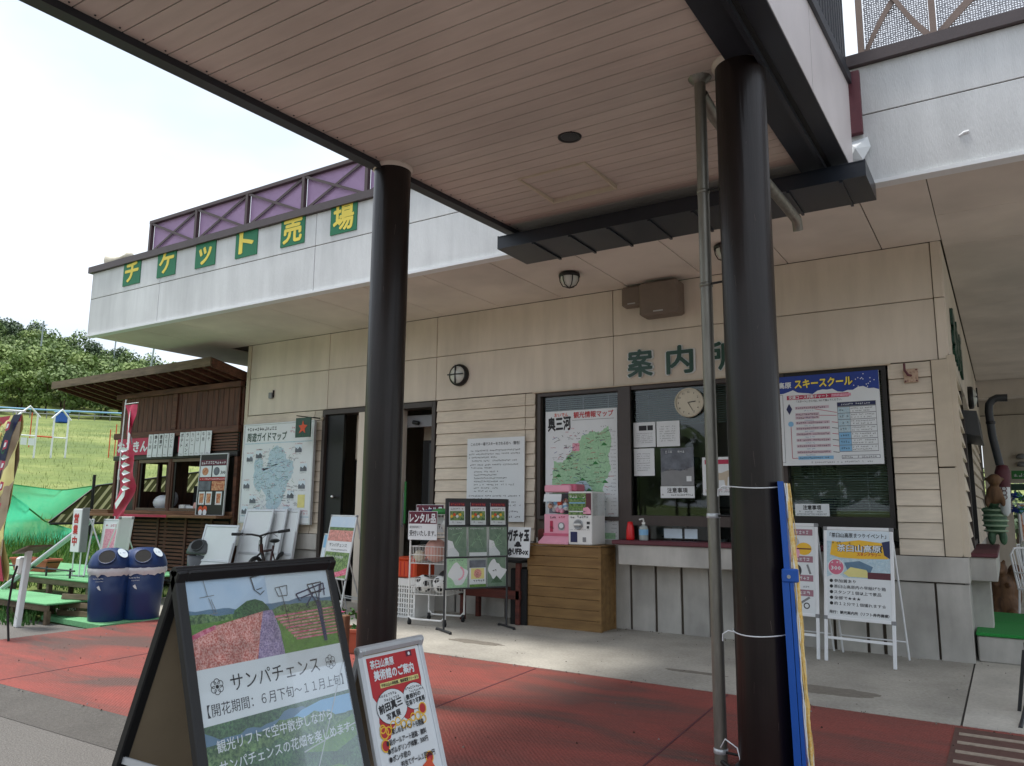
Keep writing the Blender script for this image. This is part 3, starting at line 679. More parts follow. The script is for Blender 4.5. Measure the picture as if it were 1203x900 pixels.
t = thing('junction_box', 'small grey outdoor socket on the wall above the guide map board', 'box', T(-10.2, 0, 3.14)); MB().cbox(-.05, .03, -.05, 0, 0, .1, 'grey', .008).build('case', t); MB().box(.032, .045, -.03, 0, .02, .14, 'black').build('clip', t)
t = thing('wall_bracket', 'rusty wall plate with a hook on the siding right of the ski school board', 'bracket', T(-.72, -.03, 2.74)); m_ = MB(); m_.cbox(-.065, .065, -.012, 0, -.07, .07, 'rust_plate', .004)
for a in (-.05, .05):
    for b_ in (-.055, .055): m_.cyl((a, -.012, b_), (a, -.018, b_), .008, 'maroon', 8)
m_.build('plate', t); MB().tube([(0, -.012, 0), (-.02, -.05, 0), (-.05, -.05, .05), (-.05, -.05, .12)], .012, 'maroon', 8).build('hook', t)

# ================================================================ CANOPY
CAN = thing('canopy', 'walkway canopy with brown slatted ceiling, dark steel edge beams and two brown pillars', 'canopy')
def zc(y): return 4.2+.04*(y+2.1)
y = -2.12; k = 0
while y > -8.6:
    y2 = y-.14
    if y < -8.5: break
    z1, z2 = zc(y), zc(y2)
    hat = None
    v = [(-4.02, y-.008, z1), (-1.24, y-.008, z1), (-1.24, y2, z2), (-4.02, y2, z2), (-4.02, y-.008, z1+.012), (-1.24, y-.008, z1+.012), (-1.24, y2, z2+.012), (-4.02, y2, z2+.012)]
    MB().add(v, [(0, 1, 2, 3), (0, 4, 5, 1), (2, 6, 7, 3), (0, 3, 7, 4), (1, 5, 6, 2)], 'canopy_board').build('ceiling_board', CAN); y = y2
MB().add([(-4.1, -2.06, zc(-2.06)+.014), (-.9, -2.06, zc(-2.06)+.014), (-.9, -8.6, zc(-8.6)+.014), (-4.1, -8.6, zc(-8.6)+.014), (-4.1, -2.06, 4.5), (-.9, -2.06, 4.5), (-.9, -8.6, 4.25), (-4.1, -8.6, 4.25)],
         [(0, 1, 2, 3), (4, 7, 6, 5), (0, 4, 5, 1), (1, 5, 6, 2), (2, 6, 7, 3), (3, 7, 4, 0)], 'canopy_gap').build('canopy_slab', CAN)
def slopebeam(x0, x1, ya, yb, dz0, dz1, m, nm):
    v = [(x0, ya, zc(ya)+dz0), (x1, ya, zc(ya)+dz0), (x1, yb, zc(yb)+dz0), (x0, yb, zc(yb)+dz0), (x0, ya, zc(ya)+dz1), (x1, ya, zc(ya)+dz1), (x1, yb, zc(yb)+dz1), (x0, yb, zc(yb)+dz1)]
    return MB().add(v, [(0, 1, 2, 3), (4, 7, 6, 5), (0, 4, 5, 1), (1, 5, 6, 2), (2, 6, 7, 3), (3, 7, 4, 0)], m).build(nm, CAN)
slopebeam(-4.16, -4.022, -2.05, -8.6, -.02, .30, 'beam_dark', 'edge_beam')
slopebeam(-4.05, -4.022, -2.05, -8.6, -.045, -.02, 'beam_dark', 'beam_flange')
slopebeam(-1.238, -.875, -2.05, -8.6, -.03, .05, 'beam_dark', 'edge_beam')
slopebeam(-1.06, -1.03, -2.05, -8.6, -.075, -.03, 'beam_dark', 'beam_flange')
slopebeam(-1.03, -1.0, -2.05, -8.6, -.035, -.032, 'rubber', 'seal')
slopebeam(-4.022, -1.238, -2.05, -2.118, -.03, .2, 'beam_dark', 'front_beam')
# white outer side panels of the bridge above, dark cap and balusters
pe = [-1.98, -3.62, -5.2, -6.8, -8.6]
def ptop(y): return 4.98+.135*(max(y, -5.2)+1.98)
for a, b_ in zip(pe, pe[1:]):
    a2, b2 = a-.006, b_+.006
    v = [(-.93, a2, zc(a2)-.02), (-.872, a2, zc(a2)-.02), (-.872, b2, zc(b2)-.02), (-.93, b2, zc(b2)-.02), (-.93, a2, ptop(a2)), (-.872, a2, ptop(a2)), (-.872, b2, ptop(b2)), (-.93, b2, ptop(b2))]
    MB().add(v, [(0, 1, 2, 3), (4, 7, 6, 5), (0, 4, 5, 1), (1, 5, 6, 2), (2, 6, 7, 3), (3, 7, 4, 0)], 'canopy_white').build('side_panel', CAN)
    v = [(-.95, a, ptop(a)), (-.845, a, ptop(a)), (-.845, b_, ptop(b_)), (-.95, b_, ptop(b_)), (-.95, a, ptop(a)+.09), (-.845, a, ptop(a)+.09), (-.845, b_, ptop(b_)+.09), (-.95, b_, ptop(b_)+.09)]
    MB().add(v, [(0, 1, 2, 3), (4, 7, 6, 5), (0, 4, 5, 1), (1, 5, 6, 2), (2, 6, 7, 3), (3, 7, 4, 0)], 'beam_dark').build('cap', CAN)
y = -1.95; src = None
while y > -5.2:
    m_ = MB(); m_.box(-.015, .015, -.02, .02, 0, .95, 'beam_dark')
    if src is None: src = m_.build('baluster', CAN, T(-.9, y, ptop(y)+.07))
    else: inst('baluster', src, CAN, T(-.9, y, ptop(y)+.07))
    y -= .12
MB().add([(-.93, -1.9, 5.95), (-.87, -1.9, 5.95), (-.87, -5.2, 5.5), (-.93, -5.2, 5.5), (-.93, -1.9, 6.0), (-.87, -1.9, 6.0), (-.87, -5.2, 5.55), (-.93, -5.2, 5.55)], [(0, 1, 2, 3), (4, 7, 6, 5), (0, 4, 5, 1), (1, 5, 6, 2), (2, 6, 7, 3), (3, 7, 4, 0)], 'beam_dark').build('hand_rail', CAN)
MB().cbox(-.92, -.79, -1.93, -1.87, 4.55, 5.12, 'maroon', .005).build('flashing', CAN)
MB().add([(-.90, -1.93, 4.33), (-.80, -1.93, 4.30), (-.74, -1.90, 4.42), (-.76, -1.88, 4.52), (-.9, -1.88, 4.5), (-.85, -1.97, 4.4)], [(0, 1, 5), (1, 2, 5), (2, 3, 5), (3, 4, 5), (4, 0, 5)], 'paper').build('sealant', CAN)
# pillars
def pillar(x, y):
    z = zc(y)-.005
    p = MB().lathe([(.148, 0), (.148, z)], 'pillar_brown', 40, o=(x, y, 0)); q = p.build('pillar', CAN)
    MB().lathe([(.149, z-.03), (.168, z-.012), (.168, z+.01), (.1, z+.01)], 'canopy_board', 40, o=(x, y, 0)).build('collar', q)
    MB().lathe([(.17, 0.004), (.17, .03), (.149, .03)], 'beam_dark', 32, o=(x, y, 0)).build('base_plate', q)
    return q
P1 = pillar(-4.03, -4.15); P2 = pillar(-1.19, -4.2)
for P_, cx, cy, sd in ((P1, -4.03, -4.15, 4), (P2, -1.19, -4.2, 9)):
    q_ = random.Random(sd); sc_ = MB()
    for k in range(26):
        a = q_.uniform(-2.6, .2); z = q_.uniform(.1, 3.9); l_ = q_.uniform(.01, .09); w_ = q_.uniform(.004, .012); da = q_.uniform(-.05, .05)
        pt = lambda aa, zz: (cx+.1488*math.cos(aa), cy+.1488*math.sin(aa), zz)
        sc_.add([pt(a, z), pt(a+w_, z), pt(a+w_+da, z+l_), pt(a+da, z+l_)], [(0, 1, 2, 3)], 'scuff')
    sc_.build('scuff_marks', P_, kind='stuff')
sc_ = MB(); y = -2.16
while y > -8.4:
    for x in (-3.985,): sc_.box(x-.004, x+.004, y-.004, y+.004, zc(y)-.006, zc(y)-.001, 'beam_dark')
    y -= .14
sc_.build('screw_heads', CAN, kind='stuff')
# hatch and downlight in the ceiling
hm = MB()
for a in ((-3.30, -2.66, -2.80, -2.785), (-3.30, -2.66, -3.40, -3.385), (-3.30, -3.285, -3.385, -2.80), (-2.675, -2.66, -3.385, -2.80)):
    hm.box(a[0], a[1], a[2], a[3], zc(-3.4)-.012, zc(-2.8)+.004, 'siding_trim')
hm.build('access_hatch', CAN)
t = thing('ceiling_lamp', 'round recessed downlight with black rim in the brown canopy ceiling', 'lamp', T(-2.55, -3.87, zc(-3.87)))
MB().lathe([(.06, .02), (.068, -.006), (.088, -.008), (.09, .004)], 'black', 28).build('rim', t); MB().lathe([(.066, -.005), (.04, -.006), (.001, -.0065)], 'grey_dark', 24).build('lens', t)
# rain gutter trough between canopy and terrace
g = thing('rain_gutter', 'dark blue-black steel gutter trough between the canopy end and the white terrace', 'gutter')
MB().box(-4.10, -.735, -2.46, -1.90, 3.94, 3.952, 'gutter').build('bottom', g)
MB().box(-4.10, -.735, -1.912, -1.90, 3.952, 4.09, 'gutter').box(-4.10, -.735, -2.47, -2.46, 3.94, 4.06, 'gutter').build('side', g)
MB().box(-4.112, -4.10, -2.47, -1.90, 3.94, 4.075, 'gutter').build('end_cap', g); MB().box(-.735, -.723, -2.47, -1.90, 3.94, 4.075, 'gutter').build('end_cap', g)
for k in range(8):
    x = -3.72+k*.40; MB().box(x, x+.022, -2.46, -1.89, 3.925, 3.94, 'gutter').build('rib', g)
MB().box(-4.10, -.735, -2.47, -1.89, 4.055, 4.07, 'gutter').build('rim', g)
# drain pipe beside the right pillar
dp = thing('drain_pipe', 'thin weathered metal drain pipe standing left of the right pillar', 'pipe', T(-1.455, -4.16, 0))
z = zc(-4.16)
MB().cyl((0, 0, 0.0), (0, 0, z), .036, 'pipe_metal', 18).build('pipe', dp)
MB().lathe([(.036, z-.04), (.07, z-.012), (.075, z)], 'pipe_metal', 18).build('flange', dp)
for zz in (1.36, .07, 2.75, 3.35): MB().lathe([(.0365, zz-.014), (.040, zz-.012), (.040, zz+.012), (.0365, zz+.014)], 'alu' if zz < 2 else 'pipe_metal', 18).tube([(.036, -.02, zz), (.13, -.03, zz)], .007, 'black').build('band', dp)
MB().tube([(.0, .03, z-.10), (.02, .20, z-.17), (.08, .75, z-.27), (.16, 1.5, z-.36), (.20, 1.72, z-.42), (.2, 1.76, z-.5)], .04, 'pipe_metal', 12).build('branch_pipe', dp)
# wires tied round the pillar
for zz, sd, lb in ((1.52, 1, 'upper white wire tied round the right pillar'), (.735, 2, 'lower white wire tied round the right pillar')):
    w = MB(); pts = []
    for k in range(33):
        a = 2*math.pi*k/32+2.6; pts.append((-1.19+.153*math.cos(a), -4.2+.153*math.sin(a), zz+.006*math.sin(a*2+sd)))
    w.tube(pts, .0035, 'white', 6, False)
    a = 2.6+1.2; q = Vector((-1.19+.153*math.cos(a), -4.2+.153*math.sin(a), zz))
    w.tube([q, q+Vector((-.03, -.03, .01)), q+Vector((-.06, -.03, -.01)), q+Vector((-.065, -.02, -.05))], .0035, 'white', 6)
    tag(w.build('wire_tie'), lb, 'wire', 'wires tied round the right pillar')
t = MB(); t.tube([(-1.44, -4.21, .10), (-1.40, -4.25, .16), (-1.33, -4.27, .13), (-1.30, -4.28, .03), (-1.33, -4.3, .01)], .004, 'white', 6); t.tube([(-1.43, -4.22, .03), (-1.36, -4.30, .03), (-1.30, -4.32, .01)], .012, 'black', 6)
tag(t.build('cable'), 'loop of white and black cable on the ground between drain pipe and right pillar', 'cable')

# ================================================================ BOARDS ON THE WALL
def board(name, label, cat, mat, w, h, th=.02, frame=None, fw=.02, face='paper', group=None):
    t = thing(name, label, cat, mat, group)
    MB().box(fw*.5, w-fw*.5, fw*.5, h-fw*.5, 0, th*.8, face).build('panel', t)
    if frame:
        f = MB(); f.cbox(0, w, 0, fw, 0, th, frame, .003); f.cbox(0, w, h-fw, h, 0, th, frame, .003); f.cbox(0, fw, fw, h-fw, 0, th, frame, .003); f.cbox(w-fw, w, fw, h-fw, 0, th, frame, .003)
        f.build('frame', t)
    return t, th*.8
def coast(cx, cy, rx, ry, seed, n=40, amp=.18):
    r = random.Random(seed); ph = [r.uniform(0, 6.3) for _ in range(6)]
    return [(cx+rx*math.cos(a)*(1+sum(amp/(j+1)*math.sin((j+2)*a+ph[j]) for j in range(5))), cy+ry*math.sin(a)*(1+sum(amp/(j+1)*math.cos((j+2)*a+ph[j]) for j in range(5)))) for a in [2*math.pi*k/n for k in range(n)]]
def rough(pts, amp, seed=1, n=7):
    r = random.Random(seed); o = []
    for (x0, y0), (x1, y1) in zip(pts, pts[1:]+pts[:1]):
        for k in range(n): u = k/n; o.append((x0+(x1-x0)*u+(r.uniform(-amp, amp) if k else 0), y0+(y1-y0)*u+(r.uniform(-amp, amp) if k else 0)))
    return o
# guide map
t, z = board('map_board', 'large white guide map board in a silver frame on the siding left of the doorway', 'map', FR((-10.71, -.075, 1.10), *FRONT), 1.66, 1.62, .05, 'alu', .025, 'paper')
p = MB()
p.text('周遊ガイドマップ', .09, 1.33, .135, 'sign_green', z+.002, w=.95, bold=.03)
p.scrib(.09, .78, 1.50, .06, 'ink', z+.002, 3, 1); p.rect(.04, 1.62, 1.285, 1.30, z+.002, 'map_blue'); p.rect(.04, 1.62, .11, .125, z+.002, 'map_blue')
p.scrib(1.12, 1.4, 1.5, .035, 'crimson', z+.002, 4); p.scrib(1.12, 1.4, 1.44, .035, 'crimson', z+.002, 5)
p.poly(rough([(.32, .62), (.30, .98), (.42, 1.08), (.50, 1.02), (.52, .84), (.62, .92), (.66, 1.14), (.80, 1.24), (.98, 1.20), (1.08, 1.02), (1.22, .98), (1.24, .8), (1.12, .66), (1.06, .5), (.96, .30), (.84, .18), (.66, .22), (.62, .45), (.52, .55), (.44, .50)], .016, 4), z+.002, 'map_blue')
for k in range(220):
    a, b_ = rnd.uniform(.3, 1.25), rnd.uniform(.16, 1.22); p.line(a, b_, a+rnd.uniform(-.08, .08), b_+rnd.uniform(-.05, .05), .004, z+.003, rnd.choice(['ink_grey', 'leaf_green', 'crimson', 'ink_blue']))
for k in range(120):
    a, b_ = rnd.uniform(.28, 1.3), rnd.uniform(.18, 1.2); p.scrib(a, a+.08, b_, .016, 'ink', z+.0035, k)
for a, b_ in ((.11, 1.0), (.33, 1.05), (1.25, 1.12), (1.38, .82), (1.36, .55), (.07, .56), (.24, .32), (1.12, .40), (.06, .15), (.36, .14), (1.04, .15)):
    p.rect(a, a+.15, b_, b_+.12, z+.003, 'paper_blue'); p.poly([(a, b_), (a+.15, b_), (a+.15, b_+.05), (a+.10, b_+.09), (a+.06, b_+.05), (a+.02, b_+.075), (a, b_+.06)], z+.0035, 'photo_dark'); p.scrib(a, a+.16, b_+.13, .02, 'crimson', z+.003, int(a*50)); p.scrib(a, a+.16, b_-.03, .018, 'ink_grey', z+.003, int(a*70))
p.rect(1.36, 1.52, .26, .46, z+.003, 'yellow_pale'); p.scrib(1.3, 1.6, .2, .025, 'crimson', z+.003, 9); p.scrib(1.3, 1.6, .16, .025, 'crimson', z+.003, 19)
p.build('print', t)
# small hanging sign with bracket
t = thing('hanging_sign', 'small dark green hanging sign with an orange emblem on a bracket over the map board', 'sign', T(-8.98, -.02, 2.62))
MB().tube([(.0, 0, .12), (-.06, -.48, .12)], .008, 'black').tube([(0, 0, .12), (0, -.2, .12)], .01, 'black').build('arm', t); MB().sphere((0, -.03, .12), .035, 'cream').build('boss', t)
pn = MB(); pn.box(-.18, .14, -.385, -.365, -.20, .10, 'sign_green'); pn.T = FR((-.18, -.386, -.2), *FRONT)
pn.poly([(.16, .26), (.19, .19), (.26, .18), (.205, .13), (.22, .06), (.16, .10), (.08, .06), (.12, .13), (.07, .18), (.14, .19)], .002, 'orange'); pn.scrib(.08, .26, .02, .02, 'leaf_green', .002, 2); pn.build('panel', t)
# white notice
t, z = board('notice_board', 'plain white safety notice board with rows of small black text on the siding', 'notice', FR((-6.165, -.05, 1.20), *FRONT), .93, 1.12, .02)
p = MB(); p.text('このスキー場でスキーをされる方へ（警告）', .07, 1.01, .042, 'ink', z+.002, w=.78, bold=.01)
for k, (a, b_) in enumerate(((.07, .86), (.04, .86), (.04, .5), (.09, .8))): p.scrib(a, b_, .93-k*.045, .024, 'ink', z+.002, k, .92)
p.scrib(.04, .86, .74, .024, 'ink', z+.002, 11, .92); p.scrib(.08, .42, .70, .024, 'ink', z+.002, 12, .92)
for k, b_ in enumerate((.52, .5, .66, .6, .78, .52, .44)): p.scrib(.13, b_, .65-k*.043, .023, 'ink', z+.002, 20+k, .85)
p.scrib(.05, .87, .33, .024, 'ink', z+.002, 31, .92); p.scrib(.08, .4, .29, .024, 'ink', z+.002, 32)
p.scrib(.08, .84, .25, .024, 'ink', z+.002, 33); p.scrib(.08, .86, .21, .024, 'ink', z+.002, 34); p.scrib(.5, .84, .13, .024, 'ink', z+.002, 35); p.scrib(.6, .86, .06, .03, 'ink', z+.002, 36); p.build('print', t)
# tourist map poster in the window
t, z = board('map_poster', 'tall white tourist map poster with a green region map taped inside the left window', 'poster', FR((-4.99, .030, 1.0), *FRONT), 1.03, 1.63, .008)
p = MB(); p.text('奥三河', .05, 1.37, .165, 'ink', z+.002, w=.33, bold=.05, rot=2); p.text('おいでん', .14, 1.545, .05, 'orange', z+.002, bold=.03, w=.2)
p.text('観光情報マップ', .42, 1.52, .075, 'red', z+.002, w=.55, bold=.03); p.rect(.4, .98, 1.49, 1.495, z+.002, 'ink_grey')
p.poly(rough([(.13, .42), (.11, .75), (.13, .98), (.26, .96), (.36, 1.08), (.44, 1.16), (.56, 1.30), (.68, 1.34), (.80, 1.33), (.90, 1.40), (.94, 1.2), (.90, 1.0), (.93, .86), (.84, .7), (.80, .5), (.82, .32), (.62, .22), (.48, .20), (.36, .30), (.22, .26)], .012, 6), z+.0015, 'map_green')
p.poly(coast(.5, .45, .22, .26, 5), z+.002, 'map_blue'); p.rect(.40, .50, 1.1, 1.2, z+.002, 'pink_print')
for k in range(170):
    a, b_ = rnd.uniform(.1, .9), rnd.uniform(.2, 1.35); p.line(a, b_, a+rnd.uniform(-.07, .07), b_+rnd.uniform(-.03, .03), .005, z+.003, rnd.choice(['ink_grey', 'crimson', 'ink', 'sign_green', 'ink_blue']))
for a, b_ in ((.84, 1.16), (.2, .78), (.54, .73), (.63, .60), (.72, .93), (.2, .4), (.56, .40), (.85, .7), (.35, 1.0)): p.poly([(a-.04, b_), (a-.02, b_+.025), (a, b_+.04), (a+.025, b_+.02), (a+.045, b_)], z+.003, 'leaf_green')
for k in range(130):
    a, b_ = rnd.uniform(.06, .9), rnd.uniform(.15, 1.4); p.scrib(a, a+.07, b_, .015, rnd.choice(['ink', 'ink', 'crimson']), z+.0035, k)
for k in range(30): p.scrib(.93, 1.0, .06+k*.045, .014, 'ink_grey', z+.003, 50+k)
p.rect(.05, .98, .03, .1, z+.002, 'map_green'); p.build('print', t)
# clock
t = thing('wall_clock', 'round wall clock with pale dial hanging inside the enquiry window', 'clock', FR((-3.045, .0, 2.62), *FRONT))
MB().lathe([(.001, -.02), (.165, -.02), (.175, .0), (.17, .02), (.155, .022)], 'cream', 36).build('case', t)
p = MB(); p.disc(0, 0, .157, .010, 'cream', 36)
for k in range(1, 13):
    a = math.pi/2-k*math.pi/6; p.text(str(k), .125*math.cos(a), .125*math.sin(a)-.016, .03, 'ink', .012, align='c', bold=.01)
p.build('dial', t); MB().line(0, 0, .085, .01, .010, .016, 'ink').build('hand', t); MB().line(-.01, .005, .05, -.10, .006, .018, 'ink').build('hand', t)
# papers taped in the window
G3 = 'papers taped inside the enquiry window'
def paper(x0, x1, z0, z1, label, draw=None, face='paper', y=.036, grp=G3):
    t, z = board('paper_sheet', label, 'paper', FR((x0, y, z0), *FRONT), x1-x0, z1-z0, .004, None, 0, face, grp)
    p = MB(); w, h = x1-x0, z1-z0
    if draw: draw(p, w, h, z+.002)
    else:
        k = 0; yy = h-.07
        while yy > .05: p.scrib(.04, w-.05, yy, .014, 'ink_grey', z+.002, k+int(x0*9)); yy -= .028; k += 1
    p.build('print', t); return t
paper(-3.76, -3.48, 2.12, 2.42, 'white sheet at the top left of the enquiry window, small dark picture at its top', lambda p, w, h, z: (p.rect(.07, .17, h-.10, h-.04, z, 'ink'), p.rect(.18, .25, h-.10, h-.04, z, 'ink'), [p.scrib(.04, w-.04, h-.14-.022*k, .012, 'ink_grey', z, k) for k in range(6)]))
paper(-3.465, -3.18, 2.12, 2.42, 'white typed sheet directly left below the wall clock')
paper(-3.76, -3.50, 1.78, 2.105, 'white typed sheet below the top left sheet in the enquiry window')
paper(-3.42, -3.02, 1.66, 2.10, 'dark grey event poster in the middle of the enquiry window', lambda p, w, h, z: (p.poly([(0, h*.35), (w*.3, h*.45), (w*.6, h*.38), (w, h*.5), (w, 0), (0, 0)], z, 'grey'), p.scrib(.03, w-.1, h-.06, .03, 'paper', z+.001, 3), p.scrib(.05, w-.05, h*.4, .018, 'ink', z+.001, 4), p.rect(w-.09, w-.03, .05, .11, z+.001, 'paper')), 'photo_dark')
paper(-3.43, -3.02, 1.52, 1.655, 'white caption slip below the dark grey event poster', lambda p, w, h, z: (p.text('注意事項', w/2, h-.075, .055, 'ink', z, align='c', bold=.02), p.scrib(.02, w-.02, .025, .022, 'ink', z, 5)))
paper(-2.92, -2.38, 1.55, 1.98, 'white sheet with red heading and dog drawing, right of the grey poster', lambda p, w, h, z: (p.rect(.03, w-.03, h-.08, h-.03, z, 'crimson'), p.poly([(.10, .18), (.13, .25), (.22, .25), (.30, .28), (.32, .22), (.29, .20), (.28, .10), (.26, .10), (.25, .17), (.16, .17), (.14, .10), (.12, .10)], z, 'siding_trim'), [p.scrib(.03, w-.03, .075-.022*k, .014, 'crimson' if k % 2 else 'ink', z, k) for k in range(3)]))
paper(-2.36, -2.13, 1.66, 2.30, 'narrow ski sheet with red bars between drain pipe and right pillar', lambda p, w, h, z: (p.text('スキー', .02, h-.10, .06, 'ink', z, w=.2, bold=.02), [p.rect(0, w, h-.2-.14*k, h-.17-.14*k, z, 'crimson') for k in range(4)], [p.scrib(.01, w-.01, h-.26-.14*k, .03, 'ink', z, k) for k in range(3)]))
paper(-2.40, -2.13, 1.32, 1.62, 'pale blue and red leaflet low in the window beside the right pillar', lambda p, w, h, z: (p.rect(0, w*.5, 0, h, z, 'paper_blue'), p.rect(w*.5, w, h*.6, h, z, 'crimson'), [p.scrib(.01, w-.01, .03+.05*k, .02, 'ink_blue', z+.001, k) for k in range(5)]))
paper(-2.36, -2.12, 1.06, 1.19, 'small white card with red strip under the transom by the right pillar', lambda p, w, h, z: (p.rect(0, w, h*.45, h*.75, z, 'crimson'), p.rect(.05, .15, .02, .05, z, 'ink')))
paper(-3.40, -3.18, 1.06, 1.17, 'small card propped behind the counter glass, left one', face='paper_blue')
paper(-3.15, -3.0, 1.06, 1.17, 'small card propped behind the counter glass, right one', face='paper_blue')
paper(-1.90, -1.56, 1.335, 1.46, 'small white notice card with bold heading below the ski school board', lambda p, w, h, z: (p.text('注意事項', w/2, h-.06, .045, 'ink', z, align='c', bold=.03, w=.18), p.scrib(.02, w-.02, .035, .02, 'ink_grey', z, 1), p.scrib(.02, w-.02, .01, .02, 'ink_grey', z, 2)), y=-.045, grp=None)
# ski school board
t, z = board('ski_school_board', 'white ski school board with blue header and course flow chart right of the pillar', 'sign', FR((-2.30, -.075, 1.86), *FRONT), 1.29, .955, .03, None, .0)
p = MB(); bl = [(0, .955), (0, .80)]+[(k*1.29/26, .775+.02*math.sin(k*.9)+.01*math.sin(k*2.3)) for k in range(27)]+[(1.29, .955)]
p.poly(bl[::-1], z+.001, 'ink_blue'); p.text('山高原', .23, .83, .062, 'paper', z+.003, w=.20, bold=.04); p.text('スキースクール', .47, .82, .092, 'ink', z+.0025, w=.575, bold=.09); p.text('スキースクール', .47, .82, .092, 'letter_yellow', z+.0035, w=.57, bold=.05)
for k in range(14): p.disc(rnd.uniform(1.05, 1.26), rnd.uniform(.79, .94), .006, z+.003, 'paper', 6)
p.rect(.38, 1.0, .70, .745, z+.002, 'crimson'); p.text('受講コース判断チャート', .40, .705, .036, 'paper', z+.003, w=.40, bold=.03); p.rect(.83, 1.02, .708, .737, z+.003, 'pink_print'); p.text('「スタート」からYES、NOで進んでください。', .48, .665, .024, 'ink', z+.002, w=.45, bold=.01)
p.poly([(.40, .66), (.43, .60), (.40, .54), (.37, .60)], z+.003, 'navy'); p.disc(.41, .44, .028, z+.003, 'lightblue')
rows = (.605, .535, .50, .445, .385, .325, .262, .20, .135)
for k, b_ in enumerate(rows):
    p.rect(.46, .80-(.1 if k in (1, 2) else 0), b_-.012, b_+.018, z+.002, 'mauve_pale'); p.scrib(.47, .79-(.1 if k in (1, 2) else 0), b_-.008, .02, 'ink', z+.003, k, .95)
    if k > 2: p.line(.82, b_, .88, b_-.01, .006, z+.003, 'crimson' if k % 2 else 'ink')
    p.scrib(.55, .65, b_-.035, .012, 'ink_blue', z+.003, 30+k)
p.line(.66, .59, .875, .54, .005, z+.003, 'crimson'); p.line(.7, .52, .87, .51, .005, z+.003, 'crimson'); p.line(.41, .41, .41, .075, .005, z+.003, 'crimson'); p.line(.41, .075, .47, .075, .005, z+.003, 'crimson')
p.rect(.88, 1.25, .13, .645, z+.0015, 'ink_grey'); p.rect(.884, 1.246, .605, .64, z+.002, 'navy'); p.scrib(.92, 1.2, .612, .02, 'paper', z+.003, 8)
for k in range(7):
    y0 = .136+k*.066; p.rect(.884, 1.0, y0, y0+.060, z+.002, 'lightblue' if k < 3 else 'map_blue'); p.rect(1.003, 1.246, y0, y0+.060, z+.002, 'paper'); p.scrib(.90, .99, y0+.02, .022, 'ink', z+.003, k+60); p.scrib(1.01, 1.23, y0+.036, .015, 'ink', z+.003, k+70); p.scrib(1.01, 1.2, y0+.010, .015, 'ink', z+.003, k+80)
p.rect(.47, .82, .06, .095, z+.002, 'lightblue'); p.scrib(.48, .78, .068, .02, 'ink', z+.003, 90); p.rect(.90, 1.26, .06, .095, z+.002, 'navy'); p.rect(.904, 1.256, .064, .091, z+.003, 'paper'); p.scrib(.91, 1.25, .066, .02, 'ink', z+.004, 91); p.scrib(.6, 1.2, .02, .018, 'ink_grey', z+.002, 92)
p.rect(.02, .34, .03, .76, z+.002, 'ink_grey'); p.rect(.024, .336, .034, .756, z+.003, 'paper')
for k in range(9): p.scrib(.04, .32, .67-k*.075, .035, 'ink' if k != 3 else 'crimson', z+.004, 100+k)
p.build('print', t)

# ---- counter: red bottle and hand sanitiser
t = thing('red_bottle', 'translucent red tapered bottle on the left end of the enquiry counter', 'bottle', T(-3.72, -.20, 1.035))
MB().lathe([(.001, 0), (.048, 0), (.05, .02), (.045, .12), (.035, .17), (.03, .205), (.001, .21)], 'red_bright', 20).build('body', t)
t = thing('pump_bottle', 'clear pump bottle of hand sanitiser with blue label beside the red bottle', 'bottle', T(-3.55, -.21, 1.035))
MB().lathe([(.001, 0), (.05, 0), (.052, .02), (.052, .13), (.045, .155), (.018, .17), (.018, .185)], 'plastic_clear', 20).build('body', t)
MB().lathe([(.053, .06), (.053, .125)], 'lightblue', 20).build('label', t)
MB().lathe([(.02, .185), (.02, .205), (.008, .21), (.008, .235)], 'white_plastic', 14).tube([(0, 0, .24), (-.01, -.02, .243), (-.03, -.05, .235)], .009, 'white_plastic').build('pump', t)

